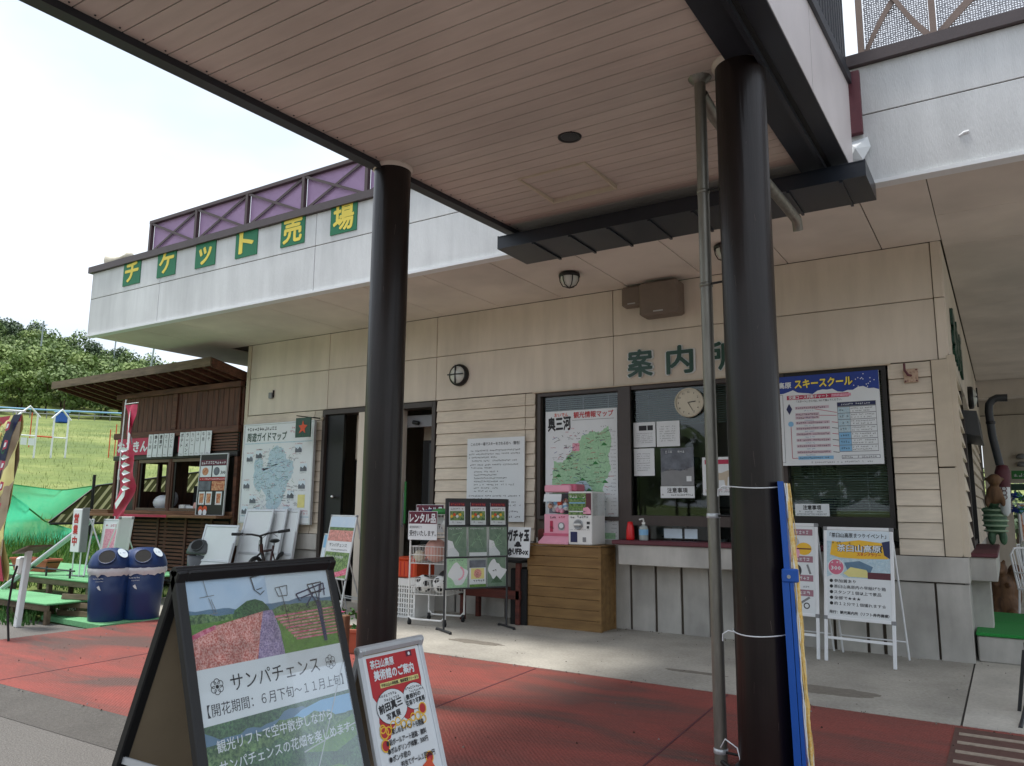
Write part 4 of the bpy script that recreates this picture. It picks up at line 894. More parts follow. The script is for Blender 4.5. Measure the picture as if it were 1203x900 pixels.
# ================================================================ STANDING SIGNS
def aframe(name, label, apex, ydir_w, w, slant_front, slant_back, L_, fr, fw, th, face, back=None):
    """A-shaped stand; front panel frame local: x along the top edge, y up the panel"""
    t = thing(name, label, 'sign', T(apex[0], apex[1], 0))
    zt = apex[2]; x = Vector(ydir_w).normalized(); n = x.cross(Vector((0, 0, 1))).normalized()
    zg = -.053 if apex[1] < -5.78 else .002
    fo = n*slant_front; up = Vector((-fo.x, -fo.y, zt-zg)); Lp = up.length
    F = FR((fo.x, fo.y, zg), x, up)
    f = MB(); f.T = F
    f.cbox(0, fw, 0, Lp, -th, 0, fr, .004); f.cbox(w-fw, w, 0, Lp, -th, 0, fr, .004); f.cbox(fw, w-fw, Lp-fw, Lp, -th, 0, fr, .004); f.cbox(fw, w-fw, Lp-L_-fw, Lp-L_, -th, 0, fr, .004)
    f.build('frame', t)
    p = MB(); p.T = F; p.box(fw, w-fw, Lp-L_, Lp-fw, -th*.7, -th*.35, face); p.build('panel', t)
    bo = -n*slant_back; up2 = Vector((-bo.x, -bo.y, zt-zg)); B = FR((bo.x, bo.y, zg), x, up2); Lb = up2.length
    f = MB(); f.T = B
    f.cbox(0, fw, 0, Lb, 0, th, fr, .004); f.cbox(w-fw, w, 0, Lb, 0, th, fr, .004); f.cbox(fw, w-fw, Lb-fw, Lb, 0, th, fr, .004); f.cbox(fw, w-fw, Lb-L_-fw, Lb-L_, 0, th, fr, .004)
    f.build('back_frame', t)
    if back:
        p = MB(); p.T = B; p.box(fw, w-fw, Lb-L_, Lb-fw, th*.3, th*.6, back); p.build('back_panel', t)
    MB().cyl(Vector((0, 0, zt-.01)), x*w+Vector((0, 0, zt-.01)), .016, fr, 10).build('hinge', t)
    s = MB()
    for q in (.012, w-.02):
        a = F @ Vector((q, Lp*.52, -th)); b_ = B @ Vector((q, Lb*.52, th)); d = Vector((0, 0, .022))
        s.add([a, b_, b_+d, a+d, a+x*.006, b_+x*.006, b_+x*.006+d, a+x*.006+d], [(0, 1, 2, 3), (7, 6, 5, 4), (0, 3, 7, 4), (1, 5, 6, 2)], 'alu')
    s.build('stay', t)
    return t, F, Lp
# the large black one, nearest
t, F, Lp = aframe('sign_stand', 'large black A-frame sign with a flower field and chairlift poster, nearest in the foreground', (-2.22, -7.13, 1.2), (0, 1, 0), .68, .42, .50, 1.0, 'black', .036, .03, 'paper', 'tan_board')
p = MB(); p.T = F @ T(.036, Lp-.036, -.0095); pw = .608
def Y_(v): return -v
p.rect(0, pw, -.28, 0, 0, 'sky_print')
p.rect(pw*.52, pw, -.11, 0, .0004, 'paper_blue')
def ridge(y0, amp, seed, n=24, x0=0, x1=pw, base=-.28):
    r = random.Random(seed); a = [r.uniform(0, 6) for _ in range(4)]
    pts = [(x0+(x1-x0)*k/n, y0+amp*(math.sin(k*.35+a[0])+.5*math.sin(k*.9+a[1])+.3*math.sin(k*2.1+a[2]))) for k in range(n+1)]
    return [(x0, base), (x1, base)]+pts[::-1]
p.poly(ridge(-.105, .006, 3), .0008, 'hill_print_blue')
p.poly(ridge(-.122, .007, 4), .0012, 'hill_print')
p.poly([(.16, -.14), (.17, -.115), (.20, -.10), (.225, -.088), (.26, -.085), (.29, -.095), (.31, -.115), (.32, -.14)], .0016, 'hill_print_dark')
p.rect(0, pw, -.28, -.142, .0018, 'meadow_print')
p.poly([(0, -.28), (0, -.175), (.05, -.16), (.29, -.128), (.26, -.20), (.235, -.28)], .0022, 'flowers_coral')
p.poly([(0, -.19), (0, -.175), (.09, -.152), (.09, -.165)], .0026, 'flowers_pink')
p.poly([(.235, -.28), (.262, -.19), (.285, -.128), (.325, -.128), (.345, -.20), (.35, -.28)], .0024, 'flowers_purple')
p.poly([(.35, -.28), (.345, -.21), (.40, -.235), (.46, -.235), (.48, -.28)], .0024, 'meadow_print')
for k in range(9): p.poly([(.33+.01*k, -.150-.0105*k), (pw, -.145-.0115*k), (pw, -.150-.0115*k), (.33+.01*k, -.157-.0105*k)], .0027, 'flowers_pink' if k % 2 == 0 else 'flowers_coral')
def dl(x0, y0, x1, y1, w=.004, m='navy'): p.line(x0, y0, x1, y1, w, .0034, m)
for a in ((.065, 0, .075, -.06), (.045, -.062, .10, -.058), (.078, -.065, .092, -.115), (.086, -.07, .10, -.11), (.07, -.118, .105, -.115)): dl(*a, .0022, 'grey')
for a in ((.245, .0, .30, .0), (.25, -.012, .29, -.006), (.253, -.01, .262, -.055), (.262, -.055, .285, -.072), (.285, -.072, .303, -.06), (.27, -.055, .296, -.05)): dl(*a, .005 if a[1] > -.02 else .0025, 'grey_dark')
for k in (0, 1):
    bx = .35+k*.15; q = 1+k*.25
    for a in ((0, -.055, .055, -.05), (.0, -.055, .01, -.085), (.055, -.05, .05, -.085), (.01, -.085, .05, -.085), (.02, -.052, .028, -.085), (.028, -.085, .04, -.19)): dl(bx+a[0]*q, a[1], bx+a[2]*q, a[3], .0025 if k == 0 else .004, 'grey_dark')
for a in ((.44, -.085, .58, -.055), (.46, -.10, .585, -.075), (.44, -.085, .455, -.11), (.58, -.055, .575, -.10), (.50, -.07, .53, -.12), (.53, -.12, .545, -.25), (.52, -.09, .48, -.13), (.56, -.06, .54, -.13)): dl(*a, .005, 'navy')
p.poly([(.530, -.12), (.552, -.12), (.552, -.262), (.536, -.262)], .0032, 'navy')
for k in range(40):
    a, b_ = rnd.uniform(.38, .6), rnd.uniform(-.20, -.13); dl(a, b_, a+rnd.uniform(-.02, .02), b_+rnd.uniform(-.015, .015), .002, 'grey_dark')
p.rect(0, pw, -.445, -.28, .0036, 'paper')
p.text('サンパチェンス', .115, -.362, .052, 'ink', .0044, w=.375, res=3)
for cx in (.065, .545):
    for k in range(6):
        a = k*math.pi/3+.5; p.ring(cx+.014*math.cos(a), -.338+.014*math.sin(a), .011, .0022, .0044, 'ink', 12)
    p.disc(cx, -.338, .0085, .0048, 'paper', 12); p.disc(cx, -.338, .006, .0052, 'ink', 12)
p.text('【開花期間：６月下旬～１１月上旬】', .02, -.422, .036, 'ink', .0044, w=.57, res=2)
p.rect(0, pw, -.96, -.445, .0036, 'hill_print_dark')
p.poly(ridge(-.475, .014, 9, base=-.50), .0040, 'hill_print_blue'); p.poly([(.30, -.50), (.38, -.47), (.47, -.455), (pw, -.458), (pw, -.52)], .0041, 'lightblue')
p.poly(ridge(-.50, .016, 12, base=-.96), .0044, 'hill_print'); p.poly(ridge(-.56, .02, 15, x0=.1, base=-.96), .0048, 'hill_print_dark'); p.poly([(.36, -.60), (.48, -.555), (pw, -.53), (pw, -.60), (.5, -.63)], .0052, 'meadow_print')
for a, b_ in ((.52, .58), (.30, .72)): p.line(.36, -b_-.02, pw, -a-.04, .004, .0054, 'grey_light')
p.poly([(.2, -.72), (.34, -.66), (.5, -.67), (.6, -.72), (.5, -.78), (.3, -.8)], .0052, 'meadow_print'); p.rect(.1, .55, -.90, -.80, .0052, 'flowers_pink')
p.text('観光リフトで空中散歩しながら', .035, -.525, .034, 'paper', .0062, w=.47, bold=.012, res=2)
p.text('サンパチェンスの花畑を楽しめます。', .035, -.583, .034, 'paper', .0062, w=.56, bold=.012, res=2)
p.build('print', t)
g_ = MB(); g_.T = F @ T(0, 0, .0); g_.box(.03, .65, Lp-.98, Lp-.03, -.0025, -.0015, 'clear_plastic'); g_.build('cover_sheet', t)

# the small silver one by the left pillar
t, F, Lp = aframe('sign_stand', 'small silver-framed A-frame sign with red art museum poster in front of the left pillar', (-2.18, -6.335, .85), (0.02, 1, 0), .385, .29, .30, .74, 'alu', .024, .022, 'paper', 'tan_board')
p = MB(); p.T = F @ T(.024, Lp-.024, -.0072); pw = .337
p.poly([(.02, -.02), (.02, -.165), (.045, -.20), (.03, -.26), (.05, -.33), (.075, -.325), (.10, -.29), (.16, -.26), (.19, -.28), (.23, -.27), (.25, -.21), (.30, -.20), (.315, -.14), (.315, -.02)][::-1], .0005, 'red')
p.text('茶臼山高原', .035, -.062, .030, 'paper', .002, w=.135, bold=.04, res=2); p.text('美術館のご案内', .045, -.108, .036, 'paper', .002, w=.235, bold=.05, res=2)
p.poly([(.25, -.045), (.285, -.045), (.285, -.022), (.25, -.022)], .0015, 'maroon_print'); p.disc(.268, -.034, .007, .002, 'paper', 10)
p.rect(.07, .30, -.140, -.122, .0015, 'yellow_pale'); p.text('今年は山の美術館、個展鑑賞ラリーあり', .075, -.138, .013, 'ink', .0022, w=.22, bold=.02)
for cx, cy, rx, ry, m_ in ((.115, -.215, .088, .066, 'ink'), (.115, -.215, .086, .064, 'paper'), (.252, -.200, .068, .052, 'ink'), (.252, -.200, .066, .050, 'paper')): p.disc(cx, cy, rx, .0018 if m_ == 'ink' else .0022, m_, 26, ry/rx)
p.scrib(.05, .15, -.175, .013, 'ink', .003, 1, 1); p.scrib(.075, .17, -.192, .013, 'ink', .003, 2, 1)
p.text('前田真三', .04, -.232, .030, 'ink', .003, w=.135, bold=.05, rot=6, res=2); p.text('写真展', .075, -.262, .024, 'ink', .003, w=.08, bold=.04, rot=6, res=2)
p.scrib(.205, .30, -.172, .011, 'ink', .003, 3, 1); p.scrib(.225, .31, -.185, .010, 'ink', .003, 4, 1); p.text('豊根村の', .20, -.208, .018, 'ink', .003, w=.09, bold=.04, rot=3, res=2); p.text('花祭り写真展', .195, -.232, .019, 'ink', .003, w=.115, bold=.04, rot=3, res=2)
for k in range(9): p.ring(.04+.03*k, -.285-.012*math.sin(k*1.7), .017, .005, .0026, 'yellow_print', 12)
for cx, cy in ((.045, -.30), (.04, -.345), (.285, -.255), (.27, -.44)): p.disc(cx, cy, .019, .0024, 'red', 14); p.ring(cx, cy, .024, .005, .0028, 'yellow_print', 14)
p.text('楽しめるイベントも開催', .085, -.315, .022, 'ink', .0035, w=.19, bold=.03, res=2)
for k, (a, w_) in enumerate((('●段ボールアート迷路：無料', .235), ('●ボルダリング体験：300円', .235), ('●ポンタ君の', .12), ('的当てゲーム１回300円', .20))): p.text(a, .045+(.06 if k == 3 else 0), -.350-.029*k, .021, 'ink', .0035, w=w_, bold=.03, res=2)
for k in range(5): p.poly([(.05+.02*k, -.50), (.055+.02*k, -.46-.01*(k % 2)), (.062+.02*k, -.50)], .003, 'ink')
p.poly([(.20, -.52), (.22, -.46), (.27, -.44), (.30, -.50), (.27, -.54)], .003, 'orange')
p.rect(.02, .315, -.70, -.54, .002, 'red'); p.scrib(.04, .30, -.60, .03, 'paper', .003, 8)
p.build('print', t)
for q in (.0, .349):
    c_b = MB(); c_b.T = F @ T(q, Lp-.036, -.024); c_b.cbox(0, .036, 0, .038, 0, .028, 'chrome', .01); c_b.build('corner', t)

def stand(name, label, o, xd, up, w, h0, h1, fr='white', fw=.03, face='paper', legs=True, cat='sign', grp=None, bar=.2, back=.5):
    """upright poster frame on two legs with a splayed rear pair"""
    t = thing(name, label, cat, T(*o), grp)
    F = FR((0, 0, 0), xd, up); f = MB(); f.T = F
    for x in (0, w-fw): f.cbox(x, x+fw, 0, h1, -.02, .0, fr, .004)
    f.cbox(fw, w-fw, h1-fw, h1, -.02, 0, fr, .004); f.cbox(fw, w-fw, h0, h0+fw, -.02, 0, fr, .004)
    if bar: f.cbox(fw, w-fw, bar, bar+.025, -.018, -.004, fr, .003)
    f.build('frame', t)
    p = MB(); p.T = F; p.box(fw*.6, w-fw*.6, h0+fw*.5, h1-fw*.5, -.014, -.006, face); p.build('panel', t)
    if legs:
        l = MB(); zt = (F @ Vector((0, h1*.97, 0)))
        n = F.to_3x3() @ Vector((0, 0, 1)); n.z = 0; n.normalize()
        for x in (fw*.5, w-fw*.5):
            a = F @ Vector((x, h1*.96, -.02)); g = F @ Vector((x, 0, 0)) - n*back; g.z = .012; l.tube([a, g], .010, fr, 6)
        a, b_ = F @ Vector((fw*.5, 0, 0)) - n*back, F @ Vector((w-fw*.5, 0, 0)) - n*back; a.z = b_.z = .18*1; l.tube([a+n*.05, b_+n*.05], .008, fr, 6)
        l.build('rear_legs', t)
    for x in (-.004, w-fw-.004):
        for y in (h0-.004, h1-fw-.004): cn = MB(); cn.T = F; cn.cbox(x, x+fw+.008, y, y+fw*.9+.008, -.022, .004, 'grey', .004); cn.build('corner', t)
    return t, F
t, F = stand('poster_stand', 'white poster stand with yellow and blue event poster, right of the blue board', (-1.565, -.67, .004), (.64, -.09, 0), (.05, .13, 1), .63, .38, 1.245)
p = MB(); p.T = F @ T(.03, .41, -.005); pw, ph = .57, .80
p.poly([(0, .36), (pw, .36), (pw, ph), (0, ph)], .0003, 'map_blue'); p.rect(0, pw, .70, ph, .0006, 'paper_blue')
p.poly([(.03, .57), (.05, .70), (.13, .69), (.30, .715), (.52, .69), (.53, .58), (.56, .55), (.30, .54), (.12, .545)], .0012, 'yellow_print')
p.poly([(.50, .70), (.57, .715), (.57, .55), (.52, .58)], .0014, 'navy'); p.poly([(.2, .40), (.16, .5), (.3, .52), (.42, .47), (.38, .38)], .0012, 'hill_print_blue'); p.poly([(.15, .40), (.22, .46), (.36, .44), (.40, .37), (.2, .37)], .0015, 'yellow_pale')
p.rect(.37, .57, .36, .42, .0016, 'maroon'); p.poly([(.0, .36), (.10, .40), (.16, .36)], .0016, 'paper')
p.text('「茶臼山高原まつりイベント」', .03, .735, .042, 'ink', .002, w=.51, bold=.02); p.text('茶臼山高原', .10, .605, .062, 'ink', .0018, w=.40, bold=.09); p.text('茶臼山高原', .10, .605, .062, 'paper', .0026, w=.39, bold=.03); p.text('スタンプラリー', .28, .568, .028, 'red', .0026, w=.21, bold=.04); p.scrib(.05, .22, .675, .022, 'ink', .0026, 3)
p.disc(.085, .455, .078, .002, 'paper', 24); p.disc(.085, .455, .070, .0025, 'pink_dark', 24); p.text('300', .085, .425, .045, 'paper', .0032, align='c', bold=.03, w=.09); p.scrib(.04, .14, .485, .025, 'paper', .0032, 4)
p.rect(0, pw, 0, .36, .001, 'paper')
for k, (s_, w_) in enumerate((('参加賞あり', .20), ('茶臼山高原内の早稲げり箱', .46), ('スタンプ１個以上で景品', .42), ('全部で★★★', .24), ('約１２分で１個獲れます☆', .46))):
    y = .312-k*.052; p.disc(.04, y+.014, .016, .002, 'black', 12); p.text(s_, .065, y, .030, 'ink', .002, w=w_, bold=.01)
p.text('発行：観光案内所（リフト券売機横）', .02, .025, .028, 'ink', .002, w=.53, bold=.03)
p.build('print', t)
t, F = stand('poster_stand', 'white poster stand with mauve-striped rental item poster, partly behind the blue board', (-2.24, -.58, .004), (.63, -.07, 0), (.05, .10, 1), .635, .38, 1.27)
p = MB(); p.T = F @ T(.03, .41, -.005); pw = .575
for k, y in enumerate((.74, .48, .30, .16)): p.rect(.02, .555, y, y+.06, .001, 'mauve'); p.scrib(.04, .53, y+.012, .035, 'paper', .002, k, .95)
p.disc(.47, .61, .075, .0015, 'yellow_print', 20, .8); p.line(.40, .61, .54, .61, .012, .002, 'maroon'); p.disc(.36, .57, .07, .0018, 'pink', 20); p.disc(.37, .67, .055, .0014, 'grey_light', 20); p.disc(.40, .40, .045, .0014, 'grey_dark', 16, 1.3); p.line(.50, .46, .53, .37, .02, .0014, 'grey'); p.ring(.40, .07, .03, .01, .0014, 'grey_dark'); p.ring(.49, .07, .03, .01, .0014, 'grey_dark'); p.line(.40, .07, .52, .15, .02, .0014, 'grey')
for k, x in enumerate((.1, .2)): p.disc(x, .6, .05, .0014, 'lightblue' if k else 'orange', 16); p.scrib(.05, .3, .4-k*.04, .02, 'ink', .0014, k)
p.scrib(.3, .53, .24, .02, 'ink_grey', .002, 5); p.build('print', t)
t, F = stand('poster_stand', 'silver poster stand with pale blue poster, outermost left of the two by the doorway', (-7.98, -1.05, .004), (.42, -.12, 0), (.22, .10, 1), .5, .44, 1.03, 'alu', .02)
p = MB(); p.T = F @ T(.02, .46, -.005); p.rect(0, .46, 0, .55, .001, 'paper_blue'); p.rect(.0, .46, .38, .55, .0015, 'lightblue'); p.poly([(.08, .40), (.15, .52), (.22, .40)], .002, 'paper'); p.text('1st', .07, .30, .07, 'ink_grey', .002, bold=.02); p.rect(0, .46, .02, .12, .0015, 'meadow_print'); p.scrib(.05, .4, .2, .03, 'ink_grey', .002, 6); p.build('print', t)
t, F = stand('poster_stand', 'silver poster stand with flower field poster, half hidden behind the left pillar', (-7.72, -1.25, .004), (.5, -.12, 0), (.21, .12, 1), .62, .47, 1.29, 'alu', .022)
p = MB(); p.T = F @ T(.022, .49, -.005); pw = .576; p.rect(0, pw, .64, .78, .001, 'sky_print'); p.rect(0, pw, .46, .64, .001, 'flowers_coral'); p.rect(0, pw, .6, .64, .0015, 'hill_print'); p.text('サンパチェンス', .06, .385, .05, 'ink', .002, w=.42); p.scrib(.1, .5, .34, .02, 'ink', .002, 4); p.rect(0, pw, 0, .32, .001, 'photo_green'); p.text('観光リフトで空中散歩', .04, .24, .035, 'paper', .002, w=.4); p.poly([(.05, .03), (.4, .08), (.57, .14), (.57, .05), (.3, .0)], .0015, 'flowers_pink'); p.build('print', t)

# blue board tied to the pillar with yellow netting
t = thing('blue_board', 'blue folded sign frame standing edge-on against the right side of the right pillar', 'sign', T(-.985, -4.33, 0) @ RZ(12.2))
b = MB()
def lean(x0, x1, y0, y1, z0, z1, dx0, dx1, m): b.add([(x0+dx0, y0, z0), (x1+dx0, y0, z0), (x1+dx0, y1, z0), (x0+dx0, y1, z0), (x0+dx1, y0, z1), (x1+dx1, y0, z1), (x1+dx1, y1, z1), (x0+dx1, y1, z1)], [(3, 2, 1, 0), (4, 5, 6, 7), (0, 1, 5, 4), (1, 2, 6, 5), (2, 3, 7, 6), (3, 0, 4, 7)], m)
lean(-.034, .002, 0, .5, .01, 1.06, .0, -.022, 'blue_frame'); lean(.005, .024, .0, .5, .01, 1.06, .0, -.022, 'blue_frame'); b.build('lower_frame', t)
b = MB(); lean(-.012, .018, .01, .49, 1.065, 1.55, -.030, -.045, 'blue_frame'); b.build('upper_frame', t)
MB().cbox(-.055, .03, -.008, .03, 1.02, 1.09, 'blue_frame', .006).cyl((-.02, -.012, 1.05), (-.02, -.008, 1.05), .01, 'steel').build('hinge', t)
t = thing('yellow_net', 'bundle of yellow and white netting hanging along the edge of the blue board', 'net', T(-.952, -4.30, 0))
for k in range(12):
    pts = []; ox, oy = rnd.uniform(-.008, .008), rnd.uniform(.0, .10); ph = rnd.uniform(0, 6)
    for j in range(22):
        z = 1.54-j*.072; pts.append((-.055+.055*(1-z/1.55)+ox*(.4+.6*math.sin(z*3+ph)**2)+rnd.uniform(-.006, .006), oy+.02*math.sin(z*5+ph), max(z, .01)))
    MB().tube(pts, rnd.uniform(.0022, .005), 'yellow_net' if k % 3 else 'paper', 5, False).build('strand', t)
MB().tube([(-.055, 0, 1.54), (-.03, .05, 1.0), (.0, .05, .02)], .011, 'yellow_net', 6).build('cord', t)

# ================================================================ RENTAL CART, BALLS, LEAFLET RACK
CT = T(-5.95, -.93, 0) @ RZ(8)
cart = thing('rental_cart', 'white wire basket cart on casters holding rental balls, left of the leaflet rack', 'cart', CT)
for x in (-.25, .25):
    MB().tube([(x, -.24, .09), (x, -.24, 1.33)], .011, 'white_plastic', 8).tube([(x, .24, .09), (x, .24, 1.33)], .011, 'white_plastic', 8).build('post', cart)
MB().tube([(-.25, -.24, .10), (-.2, -.24, .07), (.2, -.24, .07), (.25, -.24, .12), (.25, -.24, .5)], .012, 'white_plastic', 8).tube([(-.25, .24, .5), (-.25, .24, .12), (-.2, .24, .07), (.2, .24, .07), (.25, .24, .12), (.25, .24, .5)], .012, 'white_plastic', 8).tube([(-.25, -.24, .36), (-.25, .24, .36)], .008, 'white_plastic').build('base_frame', cart)
for z0, z1 in ((.36, .54), (.72, .92), (1.05, 1.30)):
    b = MB()
    for z in (z0, z1, (z0+z1)/2): b.tube([(-.25, -.24, z), (.25, -.24, z), (.25, .24, z), (-.25, .24, z), (-.25, -.24, z)], .0045, 'white_plastic', 5, False)
    for k in range(13):
        u = -.25+.5*k/12
        for yy in (-.24, .24): b.tube([(u, yy, z0), (u, yy, z1)], .0028, 'white_plastic', 4, False)
        b.tube([(u, -.24, z0), (u, .24, z0)], .0028, 'white_plastic', 4, False)
        w_ = -.24+.48*k/12
        for xx in (-.25, .25): b.tube([(xx, w_, z0), (xx, w_, z1)], .0028, 'white_plastic', 4, False)
    b.build('basket', cart)
for x in (-.24, .24):
    for y in (-.23, .23):
        c1 = MB().cyl((x-.012, y, .032), (x+.012, y, .032), .030, 'rubber', 14).build('caster', cart); MB().box(x-.016, x+.016, y-.01, y+.01, .03, .085, 'grey_dark').build('fork', c1)
def rsign(label, mat):
    t = thing('rental_sign', label, 'sign', mat); MB().box(0, .40, 0, .34, 0, .006, 'paper').build('panel', t)
    p = MB(); p.rect(.005, .395, .19, .335, .0075, 'maroon_print'); p.text('レンタル品', .02, .205, .105, 'paper', .009, w=.36, bold=.045); p.text('総合案内所にて', .02, .135, .03, 'ink', .0075, w=.17); p.text('受付いたします。', .02, .045, .065, 'ink', .0075, w=.365, bold=.02); p.build('print', t)
rsign('maroon and white rental notice hung on the front of the wire cart', CT @ FR((-.27, -.262, 1.0), *FRONT))
rsign('second rental notice standing behind the first one on the cart', CT @ FR((-.36, .06, 1.08), *FRONT))
def ball(label, c, r, col, kind='soccer', grp=None):
    t = thing('ball', label, 'ball', T(*c), grp); bm = bmesh.new(); bmesh.ops.create_icosphere(bm, subdivisions=4, radius=r)
    me = bpy.data.meshes.new('ball_skin'); me.materials.append(MATS[col]); me.materials.append(MATS['black'])
    if kind == 'soccer':
        ico = bmesh.new(); bmesh.ops.create_icosphere(ico, subdivisions=1, radius=1); vs = [v.co.normalized() for v in ico.verts]; ico.free(); rot = Matrix.Rotation(c[0]*9, 3, 'X') @ Matrix.Rotation(.5, 3, 'Z'); vs = [rot @ v for v in vs]
        for f in bm.faces:
            if max(f.calc_center_median().normalized().dot(v) for v in vs) > .945: f.material_index = 1
    for f in bm.faces: f.smooth = True
    bm.to_mesh(me); bm.free(); o = bpy.data.objects.new('skin', me); COL.objects.link(o); o.parent = t
def CP(x, y, z): return tuple(CT @ Vector((x, y, z)))
ball('white and black football in the bottom basket, left one', CP(-.115, -.12, .475), .105, 'white_plastic')
ball('white and black football in the bottom basket, right one beside the rack', CP(.115, -.11, .475), .105, 'white_plastic')
ball('large salmon pink ball in the middle basket', CP(.02, -.08, .87), .142, 'salmon_ball', 'plain')
ball('dark blue ball behind the salmon ball', CP(-.10, .12, .86), .12, 'navy', 'plain')
ball('football half hidden behind the leaflet rack in the middle basket', CP(.205, .02, .84), .10, 'white_plastic')
ball('dark green ball at the back of the middle basket', CP(.16, .16, .92), .11, 'leaf_green', 'plain')
ball('black ball behind the two footballs at the bottom', CP(.06, .13, .52), .11, 'black', 'plain')
ball('small dull cream ball in the left of the middle basket', CP(-.19, -.12, .80), .07, 'cream', 'plain')
ball('white ball at the top right of the cart under the green cloth', CP(.16, .02, 1.17), .11, 'white_plastic', 'plain')
t = MB(); t.sphere((0, 0, 0), .10, 'leaf_green', 14, 8, (1.5, 1.1, .45)); t.sphere((.12, .02, .0), .05, 'turf', 10, 6); tag(t.build('green_cloth', mat=CT @ T(.05, 0, 1.33)), 'crumpled bright green cloth lying on top of the cart', 'cloth')
t = MB(); t.sphere((0, 0, 0), .09, 'navy', 12, 8, (1.3, 1, .5)); tag(t.build('sun_hat', mat=CT @ T(-.12, .02, 1.32)), 'dark blue hat lying on the cart behind the notice', 'hat')
t = thing('storage_box', 'orange plastic storage box on the white crate left of the cart', 'box', T(-6.62, -.62, .50)); MB().cbox(-.24, .24, -.2, .2, 0, .22, 'orange', .02).build('body', t)
for k in range(7): MB().box(-.2+k*.062, -.19+k*.062, -.204, -.2, .02, .2, 'red').build('rib', t)
MB().cbox(-.25, .25, -.21, .21, .221, .24, 'orange', .01).build('rim', t)
t = thing('plastic_crate', 'white slotted plastic crate on the floor left of the wire cart', 'crate', T(-6.62, -.62, 0)); b = MB(); b.cbox(-.24, .24, -.2, .2, .0, .03, 'white_plastic', .008)
for x in (-.24, .225): b.box(x, x+.015, -.2, .2, .03, .49, 'white_plastic')
for y in (-.2, .185): b.box(-.225, .225, y, y+.015, .4, .49, 'white_plastic')
for k in range(12): b.box(-.225+k*.039, -.205+k*.039, -.2, -.185, .03, .4, 'white_plastic'); b.box(-.225+k*.039, -.205+k*.039, .185, .2, .03, .4, 'white_plastic')
for k in range(6): b.box(-.225, .225, -.203, -.2, .06+k*.06, .075+k*.06, 'white_plastic')
b.build('body', t)

RK = T(-5.47, -1.42, 0) @ RZ(60.6)
rk = thing('leaflet_rack', 'grey three-tier leaflet rack with green tourist maps standing before the siding', 'rack', RK)
for x in (0, .80):
    MB().tube([(x, 0, .03), (x, 0, 1.49)], .013, 'grey_dark', 8).build('post', rk); MB().cbox(x-.015, x+.015, -.20, .20, .012, .032, 'grey_dark', .006).build('foot', rk)
    for y in (-.19, .19): MB().cyl((x, y, 0), (x, y, .014), .018, 'rubber', 10).build('glide', rk)
for z in (.47, .82, 1.175, 1.485): MB().box(.013, .787, -.012, .008, z-.008, z+.008, 'grey_dark').build('cross_bar', rk)
MB().box(.013, .787, .0, .006, 1.183, 1.477, 'grey_dark').build('back_panel', rk)
for z0, z1 in ((.478, .812), (.828, 1.167)): MB().box(.013, .787, .0, .004, z0, z1, 'plastic_clear').build('back_panel', rk)
for z in (.478, .828, 1.183): MB().box(.013, .787, -.045, -.042, z, z+.10, 'clear_plastic').box(.013, .787, -.045, 0, z, z+.003, 'clear_plastic').build('pocket', rk)
GL = 'leaflets standing in the rack'
def leaflet(x, z, w, h, label, fn):
    t = thing('leaflet', label, 'leaflet', RK @ FR((x, -.022, z), *FRONT) @ RX(-3), GL); MB().box(0, w, 0, h, 0, .006, 'paper').build('booklet', t); p = MB(); fn(p, w, h); p.build('cover_print', t)
def cov1(p, w, h): p.rect(0, w, h*.82, h, .007, 'maroon_print'); p.scrib(.02, w-.02, h*.86, .025, 'orange', .008, 3, 1); p.rect(.01, w-.01, h*.2, h*.62, .007, 'photo_green'); [p.disc(.03+.035*k, h*.38+.02*(k % 2), .018, .008, ('yellow_print', 'orange', 'paper')[k % 3], 10) for k in range(4)]; p.scrib(.02, w-.02, h*.68, .02, 'ink', .007, 1); p.scrib(.02, w-.02, .02, .02, 'ink_grey', .007, 2)
def cov2(p, w, h, s=0): p.rect(0, w, 0, h, .007, 'leaflet_green'); p.poly([(0, 0), (0, h*.55), (w*.25, h*.5), (w*.35, h*.3), (w*.6, h*.1), (w*.6, 0)] if s != 1 else [(.01, 0), (w, 0), (w, h*.12), (.01, h*.12)], .008, 'paper'); p.scrib(.02, w-.03, h*.9, .02, 'paper', .009, 4+s); [p.line(rnd.uniform(.02, w-.02), rnd.uniform(.1, h-.05), rnd.uniform(.02, w-.02), rnd.uniform(.1, h-.05), .003, .0085, 'map_green') for _ in range(5)]
def cov3(p, w, h): p.rect(0, w, 0, h, .007, 'map_green'); p.poly(coast(w*.55, h*.45, w*.40, h*.38, 8), .008, 'paper'); [p.disc(w*.55+w*.27*math.cos(a), h*.5+h*.22*math.sin(a), .012, .009, 'pink', 8) for a in (-1.4, -1.1, -.8, -.5, -.2, .1, .4, .7, 1.0)]; p.scrib(.02, w-.02, h*.9, .02, 'ink_grey', .009, 5)
def cov4(p, w, h): p.rect(0, w, h*.72, h, .007, 'photo_dark'); p.rect(.02, w-.02, h*.3, h*.7, .007, 'yellow_pale'); p.disc(w*.5, h*.5, .05, .008, 'flowers_coral', 14); p.scrib(.02, w-.02, h*.18, .03, 'ink', .008, 6); p.rect(0, w, 0, h*.1, .007, 'meadow_print')
def cov5(p, w, h): p.rect(0, w, 0, h, .007, 'leaflet_green'); p.poly(coast(w*.5, h*.52, w*.36, h*.34, 4, amp=.3), .008, 'paper'); p.scrib(.07, w-.05, h*.5, .03, 'ink', .009, 7); p.poly([(.04, .04), (w*.5, .12), (w-.04, .04)], .009, 'hill_print_dark')
for k, x in enumerate((.03, .30, .56)): leaflet(x, 1.19, .20, .255, 'small leaflet with maroon band and flower photo in the top tier, %s from the left' % ('first', 'second', 'third')[k], cov1)
